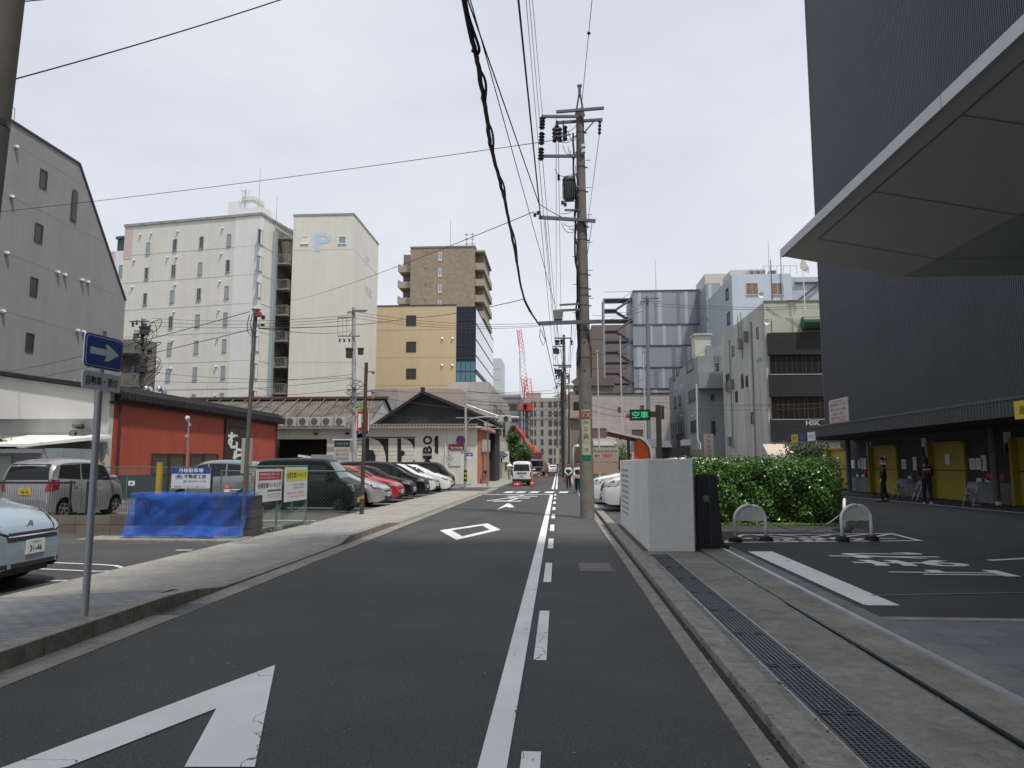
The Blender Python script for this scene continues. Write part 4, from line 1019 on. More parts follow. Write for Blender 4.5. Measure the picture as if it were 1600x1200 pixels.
_, b_ = board('sign_board', 1238, 1248, 679, 691, XS, SY); txt('荷受', (b_[4], b_[0], b_[1]), (0, -1, 0), (0, 0, 1), b_[2] * .7, b_[3] * .5, BLACK, big)
_, b_ = board('sign_board', 1251, 1261, 677, 690, XS, mat('sign_deep_blue', (.02, .04, .16), .5)); txt('西濃', (b_[4], b_[0], b_[1]), (0, -1, 0), (0, 0, 1), b_[2] * .7, b_[3] * .45, SBL, big)
_, b_ = board('sign_board', 1263, 1275, 675, 689, XS, SWH); txt('NITTSU', (b_[4], b_[0], b_[1]), (0, -1, 0), (0, 0, 1), b_[2] * .75, b_[3] * .4, SBL, big)
nb_, b_ = board('notice_board', 1297, 1327, 623, 662, 15, mat('notice_pink', (.50, .43, .42), .6, var=.08, scale=4), .09)
for (t_, dz, w_, h_, mm) in (('お客様へのお知らせ', .40, .7, .07, 'i'), ('駐車場のご利用', .27, .85, .13, 'i'), ('■ 8:00-20:00 ■', .08, .75, .10, 'i'), ('駐車 お断り', -.10, .6, .11, 'i'), ('関係者以外', -.26, .8, .12, 'r'), ('立入禁止', -.39, .8, .10, 'r')):
 txt(t_, (b_[4], b_[0], b_[1] + dz * b_[3]), (0, -1, 0), (0, 0, 1), b_[2] * w_, b_[3] * h_, mat('notice_ink') if mm == 'i' else mat('notice_red', (.45, .06, .06), .6), nb_)
cw = thing('entrance_canopy', 'broad thin-edged canopy with a light grey fascia and a folded grey panelled underside', 'canopy', (0, 0, 0))
Y1 = 14.4
e1 = atY(1222, 402, Y1);
X1 = e1.x; Z1 = e1.z
e2 = atY(1410, 433, Y1); X2, Z2 = e2.x, e2.z
Yb = -30
FAS = mat('fascia_grey', (.50, .51, .54), .45, .3, var=.06, scale=1)
UND = mat('underside_grey', (.44, .44, .43), .7, var=.06, scale=.8)
UND2 = mat('underside_flat', (.40, .405, .405), .7, var=.06, scale=.8)
fz = .17
fm_ = MB(); y = Y1
for ln in (1.3, 4.8, 4.8, 4.8, 4.8, 4.8, 4.8, 4.8):
 fm_.box(X1 - .02, X1 + .04, y - ln + .012, y, Z1, Z1 + fz); y -= ln
O('fascia', fm_, FAS, cw)
O('end_fascia', MB().add([(X1 + .05, Y1, Z1 + .02), (X2, Y1, Z2 + .02), (X2 + 9, Y1, Z2 + .02), (X2 + 9, Y1, Z1 + fz - .03), (X1 + .05, Y1, Z1 + fz - .03)], [(0, 1, 2, 3, 4)]), FAS, cw)
O('top', MB().quad((X1, Yb, Z1 + fz - .02), (X1, Y1, Z1 + fz - .02), (20, Y1, Z1 + fz - .02), (20, Yb, Z1 + fz - .02)), DK, cw, fix=False)
O('underside_slope', MB().quad((X1 + .04, Yb, Z1 + .015), (X1 + .04, Y1, Z1 + .015), (X2, Y1, Z2), (X2, Yb, Z2)), UND, cw, fix=False)
O('underside_flat', MB().quad((X2, Yb, Z2), (X2, Y1, Z2), (X2 + 9, Y1, Z2), (X2 + 9, Yb, Z2)), UND2, cw, fix=False)
jm = MB();
sl = (Z2 - Z1) / (X2 - X1)
ys = [13.1, 10.8, 8.4, 6.0, 3.6]
for y in ys:
 jm.add([(X1 + .25, y, Z1 + .25 * sl + .008), (X2, y, Z2 - .006), (X2, y + .02, Z2 - .006), (X1 + .25, y + .02, Z1 + .25 * sl + .008)], [(0, 1, 2, 3)])
 jm.quad((X2, y, Z2 - .006), (X2 + 9, y, Z2 - .006), (X2 + 9, y + .02, Z2 - .006), (X2, y + .02, Z2 - .006))
jm.add([(X1 + .25, Yb, Z1 + .25 * sl + .006), (X1 + .25, 13.1, Z1 + .25 * sl + .006), (X1 + .27, 13.1, Z1 + .27 * sl + .006), (X1 + .27, Yb, Z1 + .27 * sl + .006)], [(0, 1, 2, 3)])
O('panel_joint', jm, mat('joint_grey', (.16, .16, .16), .8), cw, fix=False)
tb = thing('added_shade_block', 'unseen tall dark block added beside and behind the viewpoint to shade the foreground', 'building', (5.2, 1.6, 0))  # out of view, added to cast the shade over the foreground
O('wall', MB().box(0, 30, -34, 0, 6.1, 38), DK, tb)
O('lower_wall', MB().box(2.5, 30, -34, -3, 0, 6.0), DK2, tb)
hY = 60.0; hx0, hz = xz(1190, 472, hY); hx0 = atY(1193, 472, hY).x
hk = thing('black_banded_building', 'beige building whose front has black tiled bands and silver letters HSK', 'building', (hx0, hY, 0))
HB = mat('hsk_beige', (.56, .56, .47), .8, var=.1, scale=.6, streak=.18)
HS = mat('hsk_side', (.50, .50, .47), .85, var=.14, scale=.6, streak=.4)
yb = yz(1130, 600, hx0)[0] - hY
O('wall', MB().box(0.02, 14, 0, yb, 0, hz), HB, hk)
O('side_wall', MB().box(0, .05, .03, yb, 0, hz - .02).box(-.02, 0, yb * .25, yb * .28, 0, hz - .5), HS, hk)
O('parapet', MB().box(.0, 14, -.06, .2, hz, hz + .12), mat('hsk_coping', (.20, .20, .19), .7), hk)
zb = [xz(1230, q, hY)[1] for q in (521, 555, 585, 620, 655, 690)]
HBK = mat('black_band_tiles', (.035, .032, .034), .45, var=.2, scale=2)
O('black_band', MB().box(.15, 14, -.35, 0, zb[1], zb[0]), HBK, hk)
O('black_band', MB().box(.15, 14, -.35, 0, zb[3], zb[2]), HBK, hk)
O('black_band', MB().box(.15, 14, -.35, 0, zb[5], zb[4]), HBK, hk)
for (za_, zb_) in ((zb[2], zb[1]), (zb[4], zb[3])):
 O('window_strip', MB().box(.3, 14, -.16, -.02, za_, zb_), mat('brown_black_glass', (.03, .022, .018), .15, spec=.8), hk)
 cu = MB(); random.seed(5)
 for i in range(26):
  x = .7 + i * .42 + random.uniform(-.08, .08); cu.box(x, x + .05, -.175, -.16, za_ + .1, zb_ - .1)
 O('window_bars', cu, mat('bar_brown', (.06, .05, .04), .5), hk)
 O('sill_line', MB().box(.15, 14, -.38, -.02, za_ - .08, za_), mat('hsk_line', (.35, .35, .36), .5), hk)
x, z = xz(1268, 661, hY)
txt('HSK', (x - hx0, -.37, z), (1, 0, 0), (0, 0, 1), 1.15, .42, mat('silver_letters', (.62, .62, .60), .4, .3), hk, bold=.03)
p = xz(1262, 507, hY); O('green_awning', MB().cyl((p[0] - hx0 - .6, -.5, p[1]), (p[0] - hx0 + 3, -.5, p[1]), .55, None, 14), mat('green_awning', (.012, .07, .035), .35), hk)
O('roof_step', MB().box(.6, 7, -.1, 0, xz(1200, 520, hY)[1], xz(1200, 497, hY)[1]), HB, hk)
for i, (a, c_, zt0, zb0) in enumerate(((1135, 1140, 585, 600), (1159, 1162, 585, 606), (1166, 1169, 588, 604), (1149, 1152, 612, 628), (1172, 1175, 645, 662), (1186, 1188, 510, 527), (1146, 1149, 540, 555))):
 ya, yb_ = yz(c_, 600, hx0)[0] - hY, yz(a, 600, hx0)[0] - hY
 win(hk, '-x', ya, yb_, yz((a + c_) / 2, zb0, hx0)[1], yz((a + c_) / 2, zt0, hx0)[1], 0, fm=WFD, fw=.05, sill=False)
for (px, a, c_) in ((1178, 500, 720), (1143, 530, 700), (1163, 485, 560), (1158, 490, 545)):
 y = yz(px, 600, hx0)[0] - hY; O('wall_pipe', MB().cyl((-.1, y, yz(px, c_, hx0)[1]), (-.1, y, yz(px, a, hx0)[1]), .06, None, 6), mat('pipe_grey', (.28, .28, .27), .6), hk)
for (px, py) in ((1160, 537), (1168, 526), (1139, 605), (1146, 600), (1144, 690)):
 y, z = yz(px, py, hx0); O('wall_box', MB().box(-.4, -.01, y - hY - .3, y - hY + .35, z - .45, z + .45), mat('box_grey', (.20, .20, .20), .6), hk)
for (px, py) in ((1198, 503), (1189, 461)):
 p = xz(px, py, hY - .4); O('satellite_dish', MB().lathe([(0, .1), (.17, .03), (.26, -.08), (.25, -.09), (.16, .0), (0, .04)], (p[0] - hx0, -.4, p[1]), 'y', 14), WHITE, hk)
O('aerial_mast', MB().cyl((.9, .6, hz), (.9, .6, hz + 3.8), .05, .03, 6), DSTEEL, hk)
_y0, _z0 = yz(1150, 600, hx0)
txt('ビル', (-.03, yz(1187, 560, hx0)[0] - hY, yz(1187, 562, hx0)[1]), (0, -1, 0), (0, 0, 1), 1.6, .45, mat('side_letters', (.20, .20, .20), .6), hk)
fp_ = thing('flag', 'small pale flag hanging from a thin white flagpole on the beige roof', 'flag', (atY(1257, 470, hY - 1).x, hY - 1, 14))
O('flagpole', MB().cyl((0, 0, 0), (0, 0, 5.2), .045, .03, 6), WHITE, fp_)
O('cloth', MB().add([(0, 0, 4.5), (.25, .1, 4.3), (.5, 0, 3.6), (.45, -.1, 3.1), (.2, .05, 3.3), (-.15, 0, 3.4), (-.25, 0, 3.8)], [(0, 1, 2, 5), (2, 3, 4, 5), (0, 5, 6)]), mat('flag_cloth', (.65, .62, .58), .8), fp_, fix=False)
gX = 15.6; gY = 78.0
gb = thing('grey_blue_building', 'small grey-blue building with a projecting balcony box and rooftop tank', 'building', (gX, gY, 0))
GB = mat('grey_blue_wall', (.27, .295, .315), .8, var=.12, scale=.7, streak=.2)
x0 = atY(1091, 600, gY).x - gX; x1 = atY(1128, 600, gY).x - gX + 4
_, gz = xz(1100, 556, gY); gyb = yz(1045, 600, gX + x0)[0] - gY
O('wall', MB().box(x0, x1, 0, gyb, 0, gz), GB, gb)
O('upper_wall', MB().box(x0 + 1.2, x1, 1.0, gyb * .6, gz, gz + 1.3), GB, gb)
p = xz(1092, 585, gY - 1.2); q = xz(1128, 606, gY - 1.2)
O('balcony', MB().box(p[0] - gX, x1, -1.2, 0, q[1], xz(1100, 581, gY - 1.2)[1]), GB, gb)
O('rooftop_tank_house', MB().box(x0 + .0, x0 + 1.7, 1.2, 3.2, gz, gz + 2.5), mat('tank_beige', (.50, .49, .43), .7), gb)
O('tank_house_roof', MB().box(x0 - .15, x0 + 1.9, 1.0, 3.4, gz + 2.5, gz + 2.65), mat('tank_beige'), gb)
lad = MB(); lad.box(x0 + 1.9, x0 + 1.95, -.15, -.1, gz - 3, gz + .8).box(x0 + 2.3, x0 + 2.35, -.15, -.1, gz - 3, gz + .8)
for i in range(12): lad.box(x0 + 1.9, x0 + 2.35, -.15, -.12, gz - 2.9 + i * .3, gz - 2.86 + i * .3)
O('ladder', lad, ALU, gb)
for (a, c_, t_, b__) in ((1074, 1084, 567, 582), (1076, 1086, 613, 629), (1078, 1088, 660, 676), (1111, 1115, 617, 624), (1112, 1117, 659, 677), (1119, 1122, 568, 580)):
 Xp = gX + x0
 if a < 1090:
  ya, yb_ = yz(c_, 600, Xp)[0] - gY, yz(a, 600, Xp)[0] - gY
  win(gb, '-x', ya, yb_, yz(a, b__, Xp)[1], yz(a, t_, Xp)[1], x0, fm=WFD, m=glass('grey_glass'))
 else:
  xa, z1 = xz(a, t_, gY); xb, z0 = xz(c_, b__, gY); win(gb, '-y', xa - gX, xb - gX, z0, z1, 0, fm=WFD)
for (a, t_, b__) in ((1052, 578, 594), (1053, 622, 638), (1060, 620, 634), (1048, 664, 682), (1055, 662, 680), (1063, 660, 678), (1058, 575, 586)):
 Xp = gX + x0; ya, yb_ = yz(a + 3, 600, Xp)[0] - gY, yz(a, 600, Xp)[0] - gY
 win(gb, '-x', ya, yb_, yz(a, b__, Xp)[1], yz(a, t_, Xp)[1], x0, fm=WFD, m=glass('grey_glass'))
y_, z_ = yz(1089, 600, gX + x0)
O('downpipe', MB().cyl((x0 - .08, .4, 0), (x0 - .08, .4, gz - 4), .07, None, 6), mat('pipe_light', (.50, .52, .53), .5), gb)
for (a, c_) in ((1066, 603), (1083, 650), (1066, 650), (1056, 606)):
 y, z = yz(a, c_, gX + x0); hood(gb, '-x', y - gY, z, x0, .12)
pY = 110.0
pn = thing('striped_panel_building', 'building clad in grey and pale vertical stripes with an open steel fire stair', 'building', (12, pY, 0))
x0, z1 = xz(988, 455, pY); x1, _ = xz(1092, 455, pY); x0 -= 12; x1 -= 12
P1 = mat('panel_grey', (.27, .295, .325), .6, var=.06, scale=.5); P2 = mat('panel_dark', (.185, .205, .235), .6); P3 = mat('panel_pale', (.39, .435, .485), .6)
O('wall', MB().box(x0, x1 + 1, 0, 10, 0, z1), P1, pn)
levels = [xz(1040, q, pY)[1] for q in (455, 507, 540, 574, 607, 625)]
lay = [(('d', 0, .03), ('p', .08, .13), ('d', .33, .36), ('p', .38, .44), ('d', .66, .71), ('p', .78, .83), ('d', .94, 1.0)),
       (('p', .26, .29), ('p', .44, .49), ('d', .24, .26), ('p', .67, .72), ('d', .90, .96)),
       (('p', .05, .13), ('d', .57, .63), ('p', .80, .86)), (('p', .08, .13), ('p', .42, .46), ('d', .30, .36), ('d', .7, .76)), (('p', .03, .1), ('p', .28, .34), ('p', .55, .6))]
for k, row in enumerate(lay):
 for (t_, a, c_) in row: O('dark_stripe' if t_ == 'd' else 'pale_stripe', MB().box(x0 + (x1 - x0) * a, x0 + (x1 - x0) * c_, -.03, 0, levels[k + 1] + .06, levels[k] - .1), P2 if t_ == 'd' else P3, pn)
jm = MB()
for z in levels[1:]: jm.box(x0, x1 + .1, -.08, 0, z - .1, z + .1)
jm.box(x0, x1 + .1, -.1, .1, z1 - .05, z1 + .12)
O('floor_line', jm, mat('line_dark', (.06, .07, .08), .6), pn)
st = MB(); sx0 = xz(943, 460, pY)[0] - 12; sx1 = x0 - .1
zt5 = xz(960, 466, pY)[1]
for xx in (sx0,):
 for yy_ in (.2, 3): st.box(xx - .12, xx + .12, yy_ - .12, yy_ + .12, 0, zt5 + (.2 if yy_ > 1 else 0))
O('stair_column', st, mat('stair_grey', (.30, .32, .35), .5, .3), pn)
fp_h = (levels[1] - levels[2])
for k in range(8):
 z = zt5 - k * fp_h
 if z < 3: break
 f = MB(); f.box(sx0, sx1, .1, 3.1, z - .14, z + .02) if k % 1 == 0 else None
 f.beam((sx0 + 2.0, .6, z - fp_h / 2), (sx1, .6, z - .05), 1.0, .25, up=(0, 0, 1))
 f.beam((sx0 + 2.0, 2.4, z - fp_h / 2), (sx1, 2.4, z - fp_h + .1), 1.0, .25)
 f.box(sx0, sx0 + 2.1, .1, 3.1, z - fp_h / 2 - .14, z - fp_h / 2)
 f.box(sx0, sx1, .08, .12, z + 1.0, z + 1.06); f.box(sx0, sx0 + 2, .08, .12, z - fp_h / 2 + 1.0, z - fp_h / 2 + 1.05)
 f.beam((sx0 + 2.0, .1, z - fp_h / 2 + 1), (sx1, .1, z + 1), .04, .06)
 O('stair_flight', f, mat('stair_dark', (.13, .14, .155), .6, .3), pn)
for (a, q) in ((1028, 398), ):
 p = xz(a, q, pY); O('lightning_rod', MB().cyl((p[0] - 12, 3, z1), (p[0] - 12, 3, p[1]), .06, .03, 5), STEEL, pn)
rwx = xz(1092, 450, pY)[0] - 12
xb, zb2 = xz(1125, 442, 104)
m_ = MB(); m_.add([(rwx, 0, 0), (xz(1103, 442, 104)[0] - 12, -6, 0), (xb - 12, -6, 0), (xb - 12, 4, 0), (rwx, 0, zb2 - .4), (xz(1103, 442, 104)[0] - 12, -6, zb2), (xb - 12, -6, zb2), (xb - 12, 4, zb2)], [(0, 1, 5, 4), (1, 2, 6, 5), (2, 3, 7, 6), (4, 5, 6, 7)])
O('return_wall', m_, P1, pn)
xq = xz(1103, 442, 104)[0] - 12
m_ = MB(); z8 = [xz(1110, q, 104)[1] for q in (442, 498, 531, 575)]
m_.box(xq + .3, xq + .8, -6.05, -6, z8[1], z8[0] - .2).box(xq + 1.4, xq + 1.9, -6.05, -6, z8[2], z8[1])
O('pale_stripe', m_, P3, pn)
O('floor_line', MB().box(xq, xb - 12, -6.1, -6, z8[1] - .08, z8[1] + .08).box(xq, xb - 12, -6.1, -6, z8[2] - .08, z8[2] + .08), mat('line_dark'), pn)
O('roof_screen', MB().box(xq + .3, xb - 10, -4, 3, zb2, zb2 + 1.9), mat('screen_beige', (.50, .48, .44), .7), pn)
lY = 88.0
lb = thing('pale_blue_building', 'pale blue-grey building with brown curtained windows and condensers on its roof', 'building', (22, lY, 0))
x0, z1 = xz(1143, 429, lY); x1, _ = xz(1236, 429, lY); x2, _ = xz(1300, 429, lY)
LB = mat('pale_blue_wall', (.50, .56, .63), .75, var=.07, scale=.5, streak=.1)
lyb = yz(1127, 500, x0)[0] - lY
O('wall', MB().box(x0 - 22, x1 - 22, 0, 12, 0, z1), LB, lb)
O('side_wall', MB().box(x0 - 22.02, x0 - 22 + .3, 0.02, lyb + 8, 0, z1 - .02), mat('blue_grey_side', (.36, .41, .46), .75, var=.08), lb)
O('right_wing', MB().box(x1 - 22, x2 - 22, .6, 12, 0, z1 - .3), mat('blue_grey_wing', (.42, .46, .50), .75, var=.08), lb)
CURT = mat('brown_curtain', (.26, .15, .12), .7, var=.3, scale=3)
for (a, c_) in ((1166, 1184), (1206, 1224)):
 xa, zt3 = xz(a, 443, lY); xb, zb3 = xz(c_, 460, lY); win(lb, '-y', xa - 22, xb - 22, zb3, zt3, 0, m=CURT, fm=ALU, bars=1)
for (a, t_, b__) in ((1136, 452, 468), (1137, 490, 508)):
 ya, yb_ = yz(a + 4, 500, x0)[0] - lY, yz(a, 500, x0)[0] - lY
 win(lb, '-x', ya, yb_, yz(a, b__, x0)[1], yz(a, t_, x0)[1], x0 - 22.02, fm=WFD)
O('roof_screen', MB().box(x0 - 22 + .3, x0 - 22 + 3.9, 2, 6, z1, z1 + 1.0).box(x0 - 22 + .3, x0 - 22 + 3.9, 2, 2.1, z1 + 1.0, z1 + 1.1), mat('screen_beige'), lb)
for (a, c_) in ((1174, 1182), (1185, 1192), (1194, 1200), (1206, 1217)):
 xa = atY(a, 425, lY).x - 22; xb = atY(c_, 425, lY).x - 22
 u_ = O('roof_condenser', MB().box(xa, xb, 1, 1.8, z1 + .1, z1 + .9 if a < 1200 else z1 + .75), mat('condenser_cream'), lb)
 O('fan_grille', MB().box(xa + .08, xb - .08, .97, 1.0, z1 + .2, z1 + .68), mat('fan_dark'), u_)
rr_ = MB()
for i in range(6): rr_.cyl((x0 - 22 + 4 + i * .8, .3, z1), (x0 - 22 + 4 + i * .8, .3, z1 + 1.1), .025, None, 4)
rr_.box(x0 - 22 + 3.9, x0 - 22 + 8.1, .28, .32, z1 + 1.05, z1 + 1.1)
O('roof_rail', rr_, STEEL, lb)
O('lightning_rod', MB().cyl((x1 - 24, 2, z1), (x1 - 24, 2, z1 + 5), .05, .03, 5), STEEL, lb)
O('downpipe', MB().cyl((x1 - 22 - 1.2, -.15, z1 - 6), (x1 - 22 - 1.2, -.15, z1 + 3.0), .07, None, 6), mat('pipe_blue_grey'), lb)
lf = MB(); lx_ = x1 - 22 + .5
for k in range(4):
 z = z1 - 1 - k * 2.6
 lf.box(lx_, lx_ + 3.2, .3, .6, z - .1, z); lf.beam((lx_, .3, z - 2.6), (lx_ + 3.2, .3, z), .08, .25)
O('fire_stair', lf, DSTEEL, lb)
bb = thing('beige_tiled_building', 'low pinkish beige building with small dark windows behind the parking sign', 'building', (8, 86, 0))
x0, z1 = xz(925, 616, 86); x1, _ = xz(1046, 616, 86)
O('wall', MB().box(x0 - 8, x1 - 8, 0, 8, 0, z1), brick('beige_siding', (.44, .40, .37), (.41, .375, .345), (.33, .30, .28), 8, .4, .02, 0, 'XZ', .8, .12), bb)
O('coping', MB().box(x0 - 8, x1 - 8, -.08, .1, z1 - .02, z1 + .14), WFD, bb)
for (a, t_, c_, b__) in ((966, 637, 971, 643), (1001, 634, 1006, 639), (925, 670, 947, 683), (988, 672, 1004, 680)):
 xa, zt3 = xz(a, t_, 86); xb, zb3 = xz(c_, b__, 86); win(bb, '-y', xa - 8, xb - 8, zb3, zt3, 0, m=glass('brownish_glass', (.13, .09, .08), .3), fm=mat('window_frame_dark'), fw=.05, sill=False)
O('white_canopy', MB().box(x0 - 8, x0 - 8 + 2.6, -2.5, 0, xz(940, 697, 86)[1], xz(940, 690, 86)[1]).box(6.4, 7.8, -2.5, -.1, xz(940, 697, 86)[1], xz(940, 688, 86)[1]), mat('awning_white', (.68, .68, .67), .6), bb)
br = thing('maroon_building', 'tall maroon-brown flat-faced building behind the fire stair', 'building', (6, 150, 0))
x0, z1 = xz(924, 508, 150); x1, _ = xz(1000, 508, 150)
MR = mat('maroon_wall', (.17, .125, .12), .8, var=.1, scale=.4)
O('wall', MB().box(x0 - 6, x1 - 6, 0, 12, 0, z1), MR, br)
xq, zq = xz(902, 541, 152)
O('lower_wing', MB().box(xq - 6, x0 - 6, 2, 12, 0, zq), mat('maroon_dark', (.12, .10, .105), .8), br)
for k in range(4): O('window', MB().box(xq - 6 + .3, xq - 6 + .9, 1.93, 2, zq - 2.5 - k * 2.5, zq - 1 - k * 2.5), mat('far_dark_win'), br)
jm = MB();
for k in range(1, 9): jm.box(x0 - 6, x1 - 6, -.04, 0, z1 - k * 3.1, z1 - k * 3.1 + .12)
O('floor_band', jm, mat('maroon_band', (.14, .10, .10), .8), br)
bt = thing('brown_roofed_building', 'brown building with a rounded mansard roof beside the utility poles', 'building', (4, 104, 0))
x0, z1 = xz(893, 603, 104); x1, _ = xz(960, 603, 104); zt4 = xz(900, 590, 104)[1]
O('wall', MB().box(x0 - 4, x1 - 4, 0, 8, 0, z1), mat('brown_wall', (.22, .175, .155), .8, var=.12), bt)
O('roof', MB().prism([(x0 - 4 - .3, z1), (x0 - 4 - .1, z1 + .6), (x0 - 4 + .8, zt4), (x1 - 4, zt4), (x1 - 4, z1)], -.3, 6, 'y'), mat('brown_roof', (.15, .105, .10), .7), bt)
for k in range(3): win(bt, '-y', x0 - 4 + .6, x0 - 4 + 1.2, z1 - 1.8 - k * 3, z1 - .8 - k * 3, 0, fm=WFD, sill=False)
tn = thing('tan_balcony_building', 'narrow tan building with one open balcony just left of the sticker-covered pole', 'building', (1.6, 92, 0))
x0, z1 = xz(885, 617, 92); x1, _ = xz(928, 617, 92)
O('wall', MB().box(x0 - 1.6, x1 - 1.6, 0, 8, 0, z1), mat('tan_wall', (.31, .25, .19), .85, var=.15, scale=1, streak=.2), tn)
O('pale_edge', MB().box(x0 - 1.7, x0 - 1.6 + .5, -.1, 0, 0, z1 - 1.8), mat('pale_edge', (.42, .41, .38), .8), tn)
xa, zt3 = xz(896, 628, 92); xb, zb3 = xz(905, 642, 92); O('balcony_opening', MB().box(xa - 1.6, xb - 1.6, -.05, .05, zb3, zt3), BLACK, tn)
O('balcony', MB().box(x0 - 1.2, x1 - 1.6, -.5, 0, zb3 - 1.0, zb3), mat('tan_balcony', (.38, .33, .27), .8), tn)
m_ = MB()
for i in range(14): m_.box(x0 - 1.3 + i * .24, x0 - 1.26 + i * .24, -.03, 0, 0, z1 - 3.6)
O('wall_ribs', m_, mat('tan_rib', (.24, .19, .15), .8), tn)
wk = thing('far_shop_row', 'low shops with a white and pink sign band at the street end', 'shop', (6, 130, 0))
x0, z1 = xz(850, 728, 130); x1, _ = xz(873, 728, 130)
O('wall', MB().box(x0 - 6, x1 - 6, 0, 6, 0, z1 + .2), mat('shop_white', (.55, .52, .50), .7), wk)
O('sign_band', MB().box(x0 - 6, x1 - 6, -.3, 0, z1 - .6, z1 + .3), mat('shop_pink', (.55, .33, .33), .6), wk)
O('red_sign', MB().box(x1 - 6 - 1.3, x1 - 6 - .5, -.4, -.3, z1 - .2, z1 + .25), mat('red_sign', (.50, .03, .06), .5), wk)
# =====================================================================  VEHICLES
def interp(pts, x):
 if x <= pts[0][0]: return pts[0][1]
 for i in range(len(pts) - 1):
  if x <= pts[i + 1][0]:
   a, b = pts[i], pts[i + 1]; return a[1] + (b[1] - a[1]) * (x - a[0]) / max(1e-6, b[0] - a[0])
 return pts[-1][1]
def smooth_profile(pts, n=2):
 for _ in range(n):
  q = [pts[0]]
  for i in range(len(pts) - 1):
   a, b = pts[i], pts[i + 1]; q += [(a[0] * .75 + b[0] * .25, a[1] * .75 + b[1] * .25), (a[0] * .25 + b[0] * .75, a[1] * .25 + b[1] * .75)]
  q.append(pts[-1]); pts = q
 return pts
CGL = mat('car_glass', (.010, .012, .013), .04, spec=.4)
CGG = mat('car_glass_green', (.10, .15, .13), .05, spec=.6)
HLT = mat('headlight', (.36, .38, .40), .15, .6, spec=.9, coat=.6)
TLT = mat('tail_light', (.22, .008, .012), .15, coat=1)
PLATE = mat('plate_white', (.68, .70, .68), .5); PLATEY = mat('plate_yellow', (.70, .50, .03), .5); PINK = mat('plate_ink', (.02, .07, .03), .6)
RIM = mat('wheel_rim', (.42, .43, .45), .3, .85); BLKP = mat('black_plastic', (.018, .018, .019), .55)
TYRE = mat('tyre', (.018, .018, .018), .85)
def paint(name, col, metal=.0, rough=.28, coat=.8):
 m = mat(name, col, rough, metal, coat=coat, spec=.4 if coat > .2 else .2); return m
def patch(bvh, c, d, n, m, off=.006):
 """a small surface laid on the body: corners c (4 points) projected along d"""
 d = Vector(d).normalized(); mb = MB(); V = []
 for j in range(m + 1):
  for i in range(n + 1):
   u, v = i / n, j / m
   p = (Vector(c[0]) * (1 - u) + Vector(c[1]) * u) * (1 - v) + (Vector(c[3]) * (1 - u) + Vector(c[2]) * u) * v
   h = bvh.ray_cast(p - d * 2.0, d, 4)
   q = h[0] if h[0] is not None else (bvh.find_nearest(p)[0])
   nn = h[1] if h[0] is not None else -d
   if nn.dot(d) > 0: nn = -nn
   V.append(q + nn * off)
 mb.add(V, [(j * (n + 1) + i, j * (n + 1) + i + 1, (j + 1) * (n + 1) + i + 1, (j + 1) * (n + 1) + i) for j in range(m) for i in range(n)])
 return mb
